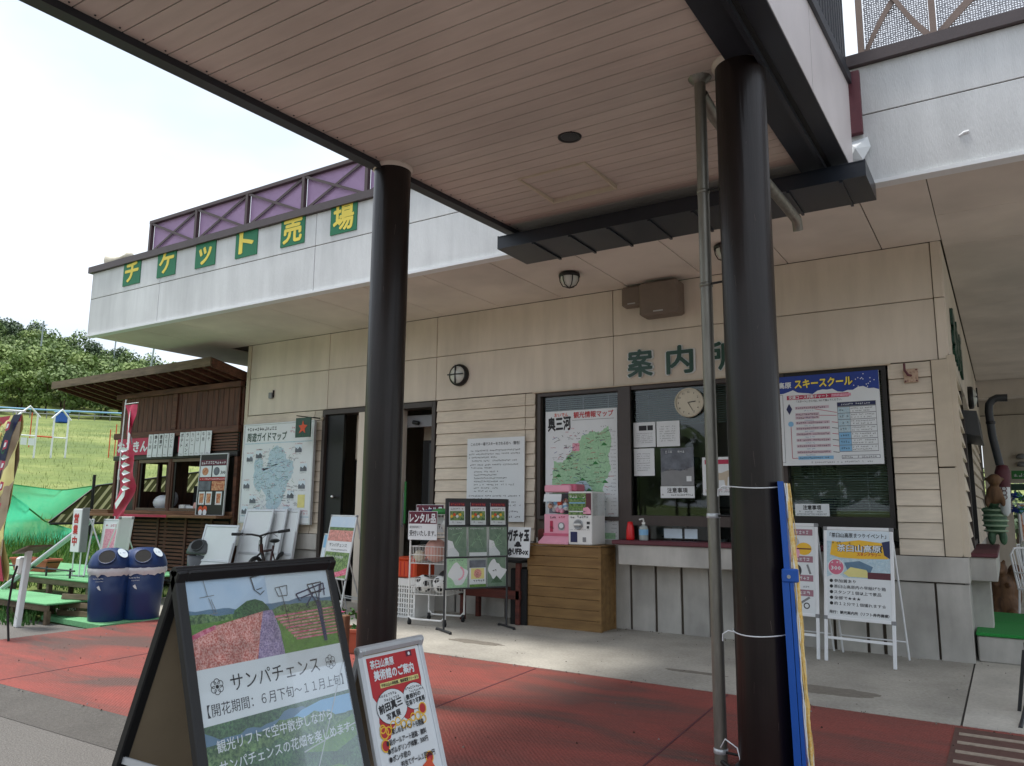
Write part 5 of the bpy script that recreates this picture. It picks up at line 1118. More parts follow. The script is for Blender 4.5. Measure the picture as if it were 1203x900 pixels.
for k, x in enumerate((.02, .28, .55)): leaflet(x, .835, .235, .335, ('green folded map at the left of the middle tier', 'square green area map with white base in the centre of the middle tier', 'green folded map at the right of the middle tier')[k], lambda p, w, h, s=(0, 1, 2)[k]: cov2(p, w, h, s))
leaflet(.02, .485, .25, .325, 'pale leaflet with a pink ring at the left of the bottom tier', cov3); leaflet(.30, .485, .21, .30, 'dark topped leaflet with orange flower in the centre of the bottom tier', cov4); leaflet(.53, .485, .24, .33, 'green leaflet with white cloud shape at the right of the bottom tier', cov5)

# bench table, hand-lettered sign, crate and capsule machines
t = thing('side_table', 'dark red wooden table with black top behind the leaflet rack', 'table', T(-5.48, -.30, 0))
MB().cbox(-.48, .47, -.22, .22, .73, .76, 'black_matt', .006).build('tabletop', t); MB().box(-.46, .45, -.20, -.17, .30, .40, 'bench_red').build('apron', t); MB().box(-.46, .45, .15, .18, .30, .40, 'bench_red').build('apron', t)
for x in (-.44, .38):
    for y in (-.2, .14): MB().cbox(x, x+.06, y, y+.06, 0, .729, 'bench_red', .006).build('leg', t)
t = MB(); t.T = T(-5.05, -.32, .0); t.cbox(-.14, .09, -.15, .15, .0, .66, 'black_matt', .01); tag(t.build('black_box'), 'tall black box under the table beside the wooden crate', 'box')
t = thing('lettered_sign', 'white sign with bold brushed black lettering leaning on the table beside the crate', 'sign', T(-5.22, -.53, .80) @ FR((0, 0, 0), (1, 0, 0), (0, .12, 1)))
MB().box(0, .335, 0, .36, 0, .01, 'paper').build('panel', t); p = MB(); p.text('ガチャ玉', .02, .19, .13, 'ink', .012, w=.30, bold=.08, rot=2); p.text('@UFBox', .02, .03, .085, 'ink', .012, w=.30, bold=.06); p.disc(.17, .155, .035, .012, 'ink', 10); p.rect(.12, .22, .125, .15, .012, 'ink'); p.build('print', t)
MB().box(.14, .19, 0, .012, -.03, -.002, 'grey_dark').build('easel', t)
t = MB(); t.T = T(-4.955, -.22, .969); t.cbox(0, .13, -.01, .05, 0, .17, 'bench_red', .02); tag(t.build('wood_plaque'), 'small reddish wooden plaque on the crate left of the pink capsule machine', 'plaque')
cr = thing('wooden_crate', 'large varnished plank crate carrying the two capsule machines', 'crate', T(-4.97, -.435, 0))
for k in range(8): MB().cbox(0, .97, 0, .018, .002+k*.118, .118+k*.118-.002, 'crate_wood', .003).build('plank', cr)
for k in range(4): MB().cbox(.952, .97, .02+k*.095, .112+k*.095, .002, .90, 'crate_wood', .003).build('plank', cr)
for k in range(4): MB().cbox(.0, .018, .02+k*.095, .112+k*.095, .002, .90, 'crate_wood', .003).build('plank', cr)
MB().cbox(.955, .985, -.003, .05, .0, .945, 'crate_wood', .004).cbox(.955, .985, .37, .405, .0, .945, 'crate_wood', .004).cbox(.957, .983, .05, .37, .86, .94, 'crate_wood', .004).build('corner_batten', cr)
MB().cbox(-.012, .985, -.012, .41, .947, .967, 'crate_wood', .004).build('lid', cr)
gp = thing('capsule_machine', 'pink capsule toy machine with round clear globe, left of the white one', 'machine', T(-4.78, -.41, .968))
b = MB(); b.add([(.0, .06, .10), (.36, .06, .10), (.36, .32, .10), (0, .32, .10), (0, .06, .35), (.36, .06, .35), (.36, .32, .35), (0, .32, .35)], [(0, 1, 5, 4), (1, 2, 6, 5), (2, 3, 7, 6), (3, 0, 4, 7), (4, 5, 6, 7)], 'pink'); b.build('body', gp)
MB().add([(-.04, -.02, 0), (.36, -.02, 0), (.36, .32, 0), (-.04, .32, 0), (0, .06, .10), (.36, .06, .10), (.36, .32, .10), (0, .32, .10), (-.04, -.02, .02), (.36, -.02, .02)], [(0, 1, 9, 8), (8, 9, 5, 4), (1, 2, 6, 5), (1, 5, 9), (0, 8, 4), (0, 4, 7, 3)], 'pink').build('chute', gp)
MB().box(-.003, .363, .045, .06, .095, .125, 'pink_dark').build('trim', gp)
b = MB(); pr = [(0, 0), (.03, .02), (.045, .08), (.05, .15), (.045, .22), (.02, .27)]
v = []; n = 12
for i in range(9):
    a = math.pi*(.04+.92*i/8)
    for xx in (.01, .355): v.append((xx, .16-.16*math.sin(a), .475-.135*math.cos(a)))
b.add(v, [(2*i, 2*i+1, 2*i+3, 2*i+2) for i in range(8)], 'clear_plastic', True); b.box(.01, .355, .16, .30, .36, .60, 'photo_dark'); b.build('globe', gp)
for k in range(26):
    b = MB(); b.sphere((rnd.uniform(.05, .31), rnd.uniform(.06, .15), .39+rnd.uniform(0, .12)), .032, rnd.choice(['capsule', 'orange', 'paper', 'lightblue', 'pink']), 10, 6); b.build('capsule', gp)
MB().add([(.01, .02, .50), (.25, .02, .50), (.25, .04, .59), (.01, .04, .59)], [(0, 1, 2, 3)], 'paper').build('title_card', gp)
MB().cbox(0, .36, .05, .33, .612, .70, 'pink', .012).build('lid', gp); MB().cbox(.20, .42, .09, .325, .625, .712, 'pink_dark', .012).build('lid_box', gp)
b = MB(); b.T = T(0, .058, 0) @ FR((0, 0, 0), *FRONT); b.disc(.235, .21, .045, .004, 'grey', 20); b.rect(.20, .27, .16, .25, .003, 'grey_light'); b.disc(.235, .215, .03, .006, 'paper', 18); b.scrib(.08, .16, .30, .03, 'ink', .003, 1); b.scrib(.2, .28, .30, .03, 'crimson', .003, 2); b.rect(.08, .12, .14, .27, .003, 'crimson'); b.scrib(.08, .13, .18, .03, 'ink', .004, 3); b.build('front_print', gp)
gw = thing('capsule_machine', 'white box capsule machine with green picture card and silver dial on the crate', 'machine', T(-4.42, -.41, .968))
MB().cbox(0, .31, .0, .36, .0, .62, 'white_plastic', .008).build('cabinet', gw)
b = MB(); b.T = T(0, -.002, 0) @ FR((0, 0, 0), *FRONT)
b.rect(.005, .235, .345, .60, .001, 'photo_green'); b.rect(.235, .305, .345, .60, .001, 'maroon'); [b.rect(.012, .225, .38+.05*k, .392+.05*k, .002, ('paper', 'meadow_print', 'lightblue', 'leaf_green')[k]) for k in range(4)]; b.poly([(.20, .36), (.30, .36), (.30, .40), (.26, .44), (.20, .43)], .002, 'pink'); b.scrib(.02, .22, .54, .035, 'paper', .003, 1); b.build('picture_card', gw); b = MB(); b.T = T(0, -.002, 0) @ FR((0, 0, 0), *FRONT)
b.rect(.03, .12, .03, .15, .001, 'navy'); b.rect(.19, .235, .035, .09, .001, 'grey'); b.scrib(.03, .09, .30, .03, 'ink', .001, 3, 1); b.scrib(.12, .26, .31, .03, 'ink', .001, 4, 1); b.rect(.245, .285, .24, .27, .001, 'grey_dark'); b.rect(.245, .275, .19, .22, .001, 'grey_dark'); b.scrib(.02, .28, .17, .012, 'ink_grey', .001, 5); b.build('front_print', gw)
b = MB(); b.T = T(.135, 0, .235) @ FR((0, 0, 0), *FRONT); b.lathe([(.06, 0), (.06, .012), (.05, .018), (.048, .012), (.001, .012)], 'steel', 26); b.cbox(-.045, .045, -.012, .012, .01, .04, 'white_plastic', .005); b.build('dial', gw)
MB().box(.312, .314, .02, .34, .34, .60, 'clear_plastic').build('side_window', gw)

# ================================================================ FOLDED STANDS, BICYCLE, BINS
GF = 'folded white sign stands leaning at the wall'
for o, w, h, up, xd, lb in (((-10.78, -.95, .004), .72, 1.12, (.36, .3, 1), (1, .10, 0), 'wide folded white stand lying lowest at the left of the stack under the map board'),
                    ((-10.25, -.62, .004), .62, 1.36, (.30, .22, 1), (1, .02, 0), 'folded white stand with slanted top bar, second from the left'),
                    ((-9.98, -.50, .004), .55, 1.36, (.32, .2, 1), (1, .04, 0), 'folded white stand third from the left behind the bicycle'),
                    ((-9.72, -.38, .004), .50, 1.34, (.34, .16, 1), (1, .04, 0), 'folded white stand farthest right of the stack by the doorway')):
    t = thing('folded_stand', lb, 'sign stand', T(*o), GF); F = FR((0, 0, 0), xd, up); f = MB(); f.T = F
    for x in (0, w-.035): f.cbox(x, x+.035, 0, h, -.03, .0, 'alu', .005); f.cbox(x+.005, x+.03, .1, h*.75, .004, .02, 'alu', .004)
    for y in (.02, h*.48, h-.04): f.cbox(.035, w-.035, y, y+.035, -.028, 0, 'alu', .004)
    f.build('frame', t); p = MB(); p.T = F; p.box(.035, w-.035, .06, h-.04, -.02, -.012, 'paper'); p.build('panel', t)
bk = thing('bicycle', 'black and dark red mountain bicycle parked before the folded white stands', 'bicycle', T(-9.02, -1.08, 0) @ RZ(118))
# local x runs back along the bike, front axle at (-.10,0,.33)
for x in (-.12, .92):
    w = MB(); pts = [(x+.33*math.cos(a), 0, .34+.33*math.sin(a)) for a in [2*math.pi*k/32 for k in range(33)]]; w.tube(pts, .024, 'rubber', 8, False); ty = w.build('wheel', bk)
    s = MB(); s.tube([(x+.30*math.cos(a), 0, .34+.30*math.sin(a)) for a in [2*math.pi*k/32 for k in range(33)]], .010, 'black', 6, False); s.build('rim', ty)
    s = MB(); s.cyl((x, -.04, .34), (x, .04, .34), .025, 'grey_dark')
    for k in range(16): a = 2*math.pi*k/16; s.tube([(x, .02*(-1)**k, .34), (x+.30*math.cos(a), 0, .34+.30*math.sin(a))], .0016, 'steel', 4, False)
    s.build('spokes', ty)
MB().tube([(.08, 0, .78), (.36, 0, .32)], .024, 'bike_red').tube([(.09, 0, .74), (.52, 0, .74)], .018, 'bike_red').tube([(.53, 0, .80), (.36, 0, .32)], .018, 'bike_red').tube([(.52, 0, .70), (.92, .05, .34)], .010, 'bike_red').tube([(.36, 0, .32), (.92, .05, .34)], .012, 'bike_red').tube([(.06, 0, .84), (.09, 0, .72)], .028, 'bike_red').build('frame', bk)
MB().tube([(.07, 0, .72), (.03, .06, .66), (-.12, .06, .34)], .014, 'black').tube([(.07, 0, .72), (.03, -.06, .66), (-.12, -.06, .34)], .014, 'black').build('fork', bk)
MB().tube([(.06, 0, .84), (.05, 0, .93), (.0, 0, .96)], .018, 'black').tube([(.02, -.40, 1.04), (.0, -.12, 1.0), (0, 0, .96), (0, .12, .98), (.02, .40, .98)], .015, 'black').tube([(.02, -.42, 1.045), (.01, -.26, 1.02)], .022, 'rubber').tube([(.02, .42, .98), (.01, .26, .98)], .022, 'rubber').tube([(-.01, -.2, .99), (-.05, -.27, .96)], .006, 'grey').tube([(-.01, .2, .99), (-.05, .27, .96)], .006, 'grey').tube([(-.01, -.1, .98), (-.14, -.05, .9), (-.03, 0, .75)], .004, 'black').build('handlebar', bk)
MB().sphere((.57, 0, .87), .09, 'black', 14, 8, (1.5, .7, .35)).tube([(.53, 0, .78), (.56, 0, .85)], .014, 'steel').build('saddle', bk)
MB().tube([(.36, -.07, .32), (.36, .07, .32)], .02, 'grey_dark').tube([(.36+.09*math.cos(a), .04, .32+.09*math.sin(a)) for a in [2*math.pi*k/20 for k in range(21)]], .006, 'steel', 5, False).tube([(.36, .07, .32), (.30, .08, .17)], .009, 'grey_dark').tube([(.36, -.07, .32), (.42, -.08, .47)], .009, 'grey_dark').build('crank', bk)
def bin_(label, x, y, rz, r=.245, H=.86, body='bin_blue', bagged=True, grp=None):
    t = thing('trash_bin', label, 'trash bin', T(x, y, .004) @ RZ(rz), grp); s = r/.245
    MB().lathe([(.001, 0), (.20*s, 0), (.205*s, .02), (.222*s, .3), (.238*s, .60), (.001, .60)], body, 28).build('body', t)
    if bagged:
        b = MB(); n = 40; v = []; f = []; q = random.Random(int(abs(x)*100))
        for i, (rr, z) in enumerate(((.236, .55), (.252, .575), (.256, .61), (.245, .635))):
            for k in range(n): a = 2*math.pi*k/n; d = q.uniform(-.006, .006); v.append(((rr*s+d)*math.cos(a), (rr*s+d)*math.sin(a), z+(q.uniform(-.03, .008) if i == 0 else q.uniform(-.005, .005))))
        for i in range(3):
            for k in range(n): f.append((i*n+k, i*n+(k+1) % n, (i+1)*n+(k+1) % n, (i+1)*n+k))
        b.add(v, f, 'bag', True); b.build('bin_liner', t)
    l = MB(); l.lathe([(.25*s, .625), (.255*s, .65), (.25*s, .67), (.242*s, .70), (.215*s, .77), (.165*s, .825), (.09*s, .855), (.001, .86)], body, 32); ld = l.build('lid', t)
    fr = MB(); fr.T = RZ(-16) @ T(.0, -.205*s, .752) @ RX(52); fr.lathe([(.098, .0), (.102, .02), (.092, .026), (.086, .006)], body, 20); fr.disc(0, 0, .09, .022, 'black_matt', 20); fr.build('opening', ld)
    lb = MB(); lb.T = RZ(34) @ T(.0, -.182*s, .792) @ RX(46); lb.disc(0, 0, .062, .016, 'paper_blue', 18, 1.15); lb.scrib(-.04, .04, -.01, .02, 'ink_blue', .0175, 1); lb.cyl((0, 0, -.03), (0, 0, .015), .063, body, 18)
    if bagged: lb.build('disc_label', ld)
    if bagged:
        w = MB(); w.T = RZ(-30) @ T(0, -.236*s, .50) @ FR((0, 0, 0), (1, 0, 0), (0, -.06, 1)); w.scrib(-.08, .05, 0, .018, 'paper', .003, 1, 1); w.scrib(-.05, .05, -.03, .012, 'paper', .003, 2, 1); w.poly([(-.03, -.09), (-.005, -.07), (.01, -.10), (.02, -.13), (-.01, -.115)], .003, 'paper'); w.build('print', t)
    return t
bin_('dark blue dome-lid recycling bin with white liner, left of the pair', -9.30, -3.08, 62, grp='blue recycling bins')
bin_('dark blue dome-lid recycling bin with white liner, right one nearest the black sign', -9.16, -2.74, 70, r=.262, grp='blue recycling bins')
t = bin_('grey dome-lid trash bin standing below the kiosk menu board', -10.85, -.62, 40, r=.26, body='trash_grey', bagged=False)

# flower planter and stake beside the left pillar
def planter(label, x, y, z, w, dpt, h, flowers=True, rz=0, leafn=110):
    t = thing('planter', label, 'planter', T(x, y, z) @ RZ(rz))
    b = MB(); a = .82
    b.add([(-w/2*a, -dpt/2*a, 0), (w/2*a, -dpt/2*a, 0), (w/2*a, dpt/2*a, 0), (-w/2*a, dpt/2*a, 0), (-w/2, -dpt/2, h), (w/2, -dpt/2, h), (w/2, dpt/2, h), (-w/2, dpt/2, h)], [(3, 2, 1, 0), (0, 1, 5, 4), (1, 2, 6, 5), (2, 3, 7, 6), (3, 0, 4, 7)], 'terracotta')
    b.cbox(-w/2-.012, w/2+.012, -dpt/2-.012, -dpt/2+.012, h-.03, h+.005, 'terracotta', .005); b.cbox(-w/2-.012, w/2+.012, dpt/2-.012, dpt/2+.012, h-.03, h+.005, 'terracotta', .005); b.cbox(-w/2-.012, -w/2+.012, -dpt/2+.012, dpt/2-.012, h-.03, h+.005, 'terracotta', .005); b.cbox(w/2-.012, w/2+.012, -dpt/2+.012, dpt/2-.012, h-.03, h+.005, 'terracotta', .005)
    b.build('pot', t); MB().box(-w/2+.015, w/2-.015, -dpt/2+.015, dpt/2-.015, h-.05, h-.02, 'soil').build('soil', t)
    l = MB(); q = random.Random(int(abs(x*100)))
    for k in range(leafn):
        c = Vector((q.uniform(-w/2, w/2)*.95, q.uniform(-dpt/2, dpt/2)*.9, h+q.uniform(-.02, .17))); d = Vector((q.uniform(-1, 1), q.uniform(-1, 1), q.uniform(-.3, 1))).normalized(); e = d.cross(Vector((q.uniform(-1, 1), q.uniform(-1, 1), q.uniform(-1, 1)))).normalized(); s = q.uniform(.018, .04)
        l.add([c-d*s, c+e*s*.5, c+d*s, c-e*s*.5], [(0, 1, 2, 3)], 'foliage_pot')
    l.build('foliage', t, kind='stuff')
    if flowers:
        for k in range(11):
            f = MB(); c = Vector((q.uniform(-w/2, w/2)*.9, q.uniform(-dpt/2, dpt/2)*.8, h+q.uniform(.12, .24))); f.tube([(c.x, c.y, h-.02), c], .003, 'foliage_pot', 4)
            for j in range(7): a = j*.9; d = Vector((math.cos(a), math.sin(a), .4)); e = d.cross(Vector((0, 0, 1))).normalized(); f.add([c, c+d*.03+e*.015, c+d*.045, c+d*.03-e*.015], [(0, 1, 2, 3)], 'flower_magenta')
            f.build('flower', t)
    return t
planter('terracotta planter with magenta flowers between black sign and left pillar', -5.45, -2.85, .004, .62, .24, .22, rz=20)
t = MB(); t.T = T(-4.62, -3.87, 0); t.cbox(-.03, .03, -.03, .03, 0, .52, 'kiosk_pale', .006); t.cbox(-.05, .05, -.05, .05, 0, .03, 'kiosk_pale', .006); tag(t.build('wooden_stake'), 'short brown wooden post standing just left of the left pillar', 'post')

# ================================================================ KIOSK
K = thing('food_kiosk', 'dark brown wooden food kiosk with slatted front left of the office', 'kiosk')
x = -14.5
while x < -11.0:
    MB().cbox(x+.004, min(x+.142, -10.96), -.018+.004*rnd.random(), .02, 2.74, 3.40, 'kiosk_wood', .003).build('wall_board', K); x += .146
MB().cbox(-14.62, -10.94, -.06, .03, 2.62, 2.735, 'kiosk_beam', .006).build('beam', K); MB().cbox(-14.62, -10.94, -.07, .03, 3.40, 3.50, 'kiosk_beam', .006).build('beam', K)
MB().cbox(-12.82, -12.70, -.05, .0, 2.74, 3.40, 'kiosk_beam', .006).build('post', K)
MB().cbox(-14.6, -10.95, -.04, .03, 2.21, 2.30, 'frame_dark', .006).build('beam', K)
MB().box(-14.5, -10.96, .0, .03, 2.30, 2.62, 'frame_dark').build('wall_panel', K)
for k in range(6): MB().cbox(-11.98, -10.98, -.03, -.002, 2.315+k*.05, 2.35+k*.05, 'kiosk_beam', .003).build('louvre_slat', K)
for x in (-14.56, -13.86, -12.83, -11.80, -11.02): MB().cbox(x, x+.075, -.035, .03, 0, 2.205, 'kiosk_wood' if x < -11.5 else 'kiosk_beam', .006).build('post', K)
MB().box(-14.48, -13.86, .0, .02, 1.22, 2.2, 'frame_dark').build('wall_panel', K); MB().box(-11.72, -11.0, .0, .02, 1.22, 2.2, 'frame_dark').build('wall_panel', K)
for a, b_ in ((-13.78, -12.84), (-12.75, -11.81)):
    f = MB(); f.box(a, b_, -.02, .03, 2.15, 2.205, 'plank_grey'); f.box(a, b_, -.02, .03, 1.28, 1.325, 'plank_grey'); f.box(a, a+.035, -.02, .03, 1.325, 2.15, 'kiosk_wood'); f.box(b_-.035, b_, -.02, .03, 1.325, 2.15, 'kiosk_wood'); f.box(a+.035, a+.09, .0, .02, 1.325, 2.15, 'frame_dark'); f.build('window_frame', K)
MB().cbox(-14.7, -10.97, -.36, .03, 1.165, 1.215, 'kiosk_pale', .008).build('counter', K); MB().cbox(-14.6, -10.98, -.05, .03, 1.217, 1.276, 'kiosk_pale', .006).build('sill', K)
for k in range(15): MB().cbox(-14.5, -11.05, -.05, -.03, .18+k*.064, .18+k*.064+.042, 'kiosk_beam', .003).build('skirt_slat', K)
for x in (-14.45, -13.8, -13.0, -12.2, -11.5): MB().cbox(x, x+.06, -.07, -.051, .12, 1.163, 'kiosk_wood', .004).build('batten', K)
MB().box(-14.5, -11.0, -.015, -.005, .05, 1.163, 'black_matt').build('wall_panel', K)
MB().box(-13.9, -12.3, -.365, -.361, 1.168, 1.212, 'crimson').build('trim_strip', K)
# side, back walls with openings, floor, far posts
sw = MB()
for y0, y1, z0, z1 in ((.03, 2.4, 0, 1.64), (.03, 2.4, 2.19, 3.4), (.03, .59, 1.64, 2.19), (.88, .96, 1.64, 2.19), (1.08, 1.56, 1.64, 2.19), (1.93, 2.4, 1.64, 2.19)): sw.box(-14.55, -14.5, y0, y1, z0, z1, 'kiosk_wood')
sw.build('side_wall', K)
MB().box(-11.0, -10.95, .03, 2.4, 0, 3.4, 'kiosk_wood').build('side_wall', K)
bw = MB()
for x0, x1, z0, z1 in ((-17.9, -16.95, 0, 3.3),): pass
bw.box(-14.5, -11.0, 2.35, 2.4, 0, 1.62, 'black_matt').box(-14.5, -11.0, 2.35, 2.4, 2.32, 3.3, 'black_matt').box(-14.5, -14.42, 2.35, 2.4, 1.62, 2.32, 'black_matt').box(-13.75, -13.25, 2.35, 2.4, 1.62, 2.32, 'black_matt').box(-12.75, -11.0, 2.35, 2.4, 1.62, 2.32, 'black_matt').build('back_wall', K)
MB().box(-14.5, -11.0, .03, 2.35, 0, .05, 'frame_dark').build('floor_panel', K); MB().box(-14.5, -11.0, .03, 2.35, 3.42, 3.46, 'frame_dark').build('ceiling_panel', K)
MB().box(-13.7, -11.2, .9, 1.3, .05, 1.25, 'grey_dark').box(-13.5, -13.0, 1.0, 1.25, 1.25, 1.75, 'grey_dark').build('kitchen_counter', K)
# roof: shed roof, high at the front
def rz_(y): return 3.70-.2*(y+.64)
v = [(-15.85, -.66, rz_(-.66)+.02), (-10.97, -.66, rz_(-.66)+.06), (-10.97, 2.8, rz_(2.8)+.06), (-15.85, 2.8, rz_(2.8)+.02), (-15.85, -.66, rz_(-.66)+.07), (-10.97, -.66, rz_(-.66)+.11), (-10.97, 2.8, rz_(2.8)+.11), (-15.85, 2.8, rz_(2.8)+.07)]
RF = MB().add(v, [(0, 3, 2, 1), (4, 5, 6, 7), (0, 1, 5, 4), (1, 2, 6, 5), (2, 3, 7, 6), (3, 0, 4, 7)], 'grey_dark').build('roof', K)
MB().add([(-15.8, -.62, rz_(-.62)-.02), (-10.99, -.62, rz_(-.62)+.02), (-10.99, 2.7, rz_(2.7)+.02), (-15.8, 2.7, rz_(2.7)-.02)], [(0, 1, 2, 3)], 'kiosk_wood').build('roof_lining', RF)
for k in range(15):
    x = -15.72+k*.325; d = .04*(x+15.85)/4.88; y0, y1 = -.655, 2.7
    MB().add([(x, y0, rz_(y0)-.10+d), (x+.05, y0, rz_(y0)-.10+d), (x+.05, y1, rz_(y1)-.10+d), (x, y1, rz_(y1)-.10+d), (x, y0, rz_(y0)-.02+d), (x+.05, y0, rz_(y0)-.02+d), (x+.05, y1, rz_(y1)-.02+d), (x, y1, rz_(y1)-.02+d)], [(3, 2, 1, 0), (0, 1, 5, 4), (1, 2, 6, 5), (3, 0, 4, 7)], 'kiosk_beam').build('rafter', RF)
MB().add([(-15.87, -.69, rz_(-.68)-.08), (-10.95, -.69, rz_(-.68)-.05), (-10.95, -.665, rz_(-.68)-.05), (-15.87, -.665, rz_(-.68)-.08), (-15.87, -.69, rz_(-.68)+.06), (-10.95, -.69, rz_(-.68)+.10), (-10.95, -.665, rz_(-.68)+.10), (-15.87, -.665, rz_(-.68)+.06)], [(0, 1, 2, 3), (4, 7, 6, 5), (0, 4, 5, 1), (1, 5, 6, 2), (2, 6, 7, 3), (3, 7, 4, 0)], 'plank_grey').build('fascia_board', RF)
MB().add([(-10.965, -.66, rz_(-.66)-.06), (-10.965, 2.8, rz_(2.8)-.06), (-10.94, 2.8, rz_(2.8)-.06), (-10.94, -.66, rz_(-.66)-.06), (-10.965, -.66, rz_(-.66)+.09), (-10.965, 2.8, rz_(2.8)+.09), (-10.94, 2.8, rz_(2.8)+.09), (-10.94, -.66, rz_(-.66)+.09)], [(0, 1, 2, 3), (4, 7, 6, 5), (0, 4, 5, 1), (1, 5, 6, 2), (2, 6, 7, 3), (3, 7, 4, 0)], 'kiosk_beam').build('barge_board', RF)
# kiosk signs
t = thing('kiosk_sign', 'crimson sign with white hiragana partly hidden behind the red banner flag', 'sign', FR((-14.46, -.045, 2.30), *FRONT)); MB().box(0, 1.02, 0, .32, 0, .02, 'crimson').build('panel', t); p = MB(); p.text('おみきん', .03, .06, .2, 'paper', .022, w=.95, bold=.05); p.build('print', t)
MB().box(1.9, 2.05, .02, .30, 0, .015, 'crimson').build('end_panel', t)
GM = 'white menu strips hung over the kiosk windows'
for k in range(11):
    a = -13.44+k*.158 if k < 5 else -12.50+(k-5)*.150
    t = thing('menu_strip', 'white vertical menu strip with black brush lettering, %s in the %s group' % (('first', 'second', 'third', 'fourth', 'fifth', 'sixth')[k if k < 5 else k-5], 'left' if k < 5 else 'right'), 'menu', T(a, -.08, 2.25) @ RY(2) @ FR((0, 0, 0), *FRONT), GM)
    MB().box(0, .138, 0, .42, 0, .006, 'paper').build('panel', t); p = MB(); ks = ['五平餅', '焼そば', '唐揚げ', 'おでん', 'うどん', 'ポテト', 'ラーメン', 'カレー', 'そば', '牛串', 'みそ']
    s_ = ks[k]
    for j, ch in enumerate(s_): p.text(ch, .069, .33-j*.088, .07, 'ink', .0075, align='c', bold=.03 if k in (1, 2, 5, 6) else .0)
    p.scrib(.03, .11, .02, .025, 'ink_grey', .0075, k); p.build('print', t)
t, z = board('menu_board', 'black framed menu board with food photos leaning at the right of the kiosk', 'menu', T(-11.79, -.14, 1.20) @ FR((0, 0, 0), (1, 0, 0), (0, .03, 1)), .74, 1.06, .03, 'alu', .02, 'black')
p = MB(); p.rect(.03, .71, .86, .95, z+.001, 'maroon_print'); p.scrib(.05, .70, .875, .06, 'paper', z+.002, 1, .95); p.rect(.03, .33, .66, .85, z+.001, 'paper'); p.rect(.36, .71, .66, .85, z+.001, 'paper'); p.disc(.17, .755, .085, z+.002, 'photo_food', 16, .8); p.disc(.47, .755, .08, z+.002, 'photo_dark', 16, .9); p.text('300', .58, .70, .07, 'ink', z+.002, w=.12, bold=.04)
p.rect(.03, .71, .60, .65, z+.001, 'red'); p.scrib(.05, .70, .61, .03, 'paper', z+.002, 2, .95); p.rect(.03, .34, .43, .59, z+.001, 'photo_dark'); p.rect(.37, .71, .43, .59, z+.001, 'photo_food')
for a in (.05, .24, .50): p.rect(a, a+.16, .19, .41, z+.001, 'paper'); p.poly([(a+.03, .22), (a+.13, .22), (a+.14, .38), (a+.02, .38)], z+.002, 'photo_food'); p.scrib(a, a+.16, .195, .02, 'crimson', z+.003, 3)
p.disc(.13, .11, .06, z+.001, 'orange', 14); p.disc(.25, .12, .055, z+.0012, 'orange', 14); p.disc(.13, .06, .05, z+.0014, 'paper', 14); p.disc(.25, .06, .05, z+.0016, 'paper', 14); p.build('print', t)
t = thing('notice_card', 'small crimson and white card at the left post of the kiosk front', 'notice', FR((-14.42, -.02, 1.85), *FRONT)); MB().box(0, .22, 0, .36, 0, .01, 'paper').build('panel', t); p = MB(); p.rect(0, .22, .2, .36, .012, 'crimson'); p.scrib(.02, .2, .27, .04, 'paper', .014, 1); p.scrib(.02, .2, .12, .05, 'ink', .012, 2); p.build('print', t)
for x, w, h, m_, nm, lb in ((-12.62, .16, .11, 'white_plastic', 'food_box', 'white carton on the sill of the right kiosk window, leftmost'), (-12.42, .34, .09, 'paper', 'food_tray', 'long white tray on the sill of the right kiosk window'), (-12.06, .17, .16, 'salmon_ball', 'condiment_pot', 'peach coloured pot at the right end of the kiosk window sill')):
    b = MB(); b.T = T(x, .08, 1.277); (b.cbox(0, w, 0, .14, 0, h, m_, .01) if nm != 'condiment_pot' else b.lathe([(.001, 0), (.07, 0), (.085, .08), (.07, .15), (.001, .16)], m_, 16)); tag(b.build(nm), lb, nm.split('_')[1])
b = MB(); b.T = T(-13.3, .22, 1.42); b.sphere((0, 0, 0), .14, 'bag', 14, 8, (1.6, 1, 1)); b.sphere((.25, 0, .07), .12, 'bag', 12, 8, (1, 1, 1.3)); b.box(-.25, .4, -.12, .14, -.18, -.10, 'grey'); tag(b.build('wrapped_supplies'), 'pale wrapped bags piled inside the left kiosk window', 'bag')
b = MB(); b.T = T(-14.55, -.25, 1.217); b.cbox(-.15, .45, -.1, .1, 0, .035, 'kiosk_pale', .006).cbox(-.12, .42, -.1, .1, .037, .07, 'kiosk_pale', .006); tag(b.build('wooden_tray'), 'stacked pale wooden trays on the left end of the kiosk counter', 'tray')

# ================================================================ BANNERS
def ribbon(rows, m, nm, parent, decos=()):
    b = MB(); n = 7; v = []
    for k, (xl, xr, z, yl, yr) in enumerate(rows):
        for i in range(n): u = i/(n-1); v.append((xl+(xr-xl)*u, yl+(yr-yl)*u+.03*math.sin(u*6+k*.9), z))
    b.add(v, [(k*n+i, k*n+i+1, (k+1)*n+i+1, (k+1)*n+i) for k in range(len(rows)-1) for i in range(n-1)], m, True); return b.build(nm, parent)
def smooth(rows, k=3):
    out = []
    for a, b_ in zip(rows, rows[1:]):
        for i in range(k): u = i/k; out.append(tuple(p+(q-p)*u for p, q in zip(a, b_)))
    return out+[rows[-1]]
t = thing('banner_flag', 'red banner flag with white brush lettering hanging twisted before the kiosk', 'flag')
rw = smooth([(-12.93, -12.62, 3.10, -.9, -.85), (-12.80, -12.58, 2.80, -.9, -.95), (-12.74, -12.52, 2.5, -.9, -.98), (-12.78, -12.42, 2.2, -.9, -1.0), (-12.86, -12.33, 1.95, -.9, -1.0), (-12.90, -12.34, 1.7, -.9, -.95), (-12.94, -12.48, 1.45, -.9, -.92), (-12.97, -12.68, 1.2, -.9, -.9), (-12.97, -12.78, 1.08, -.9, -.9)])
ribbon(rw, 'crimson', 'cloth', t)
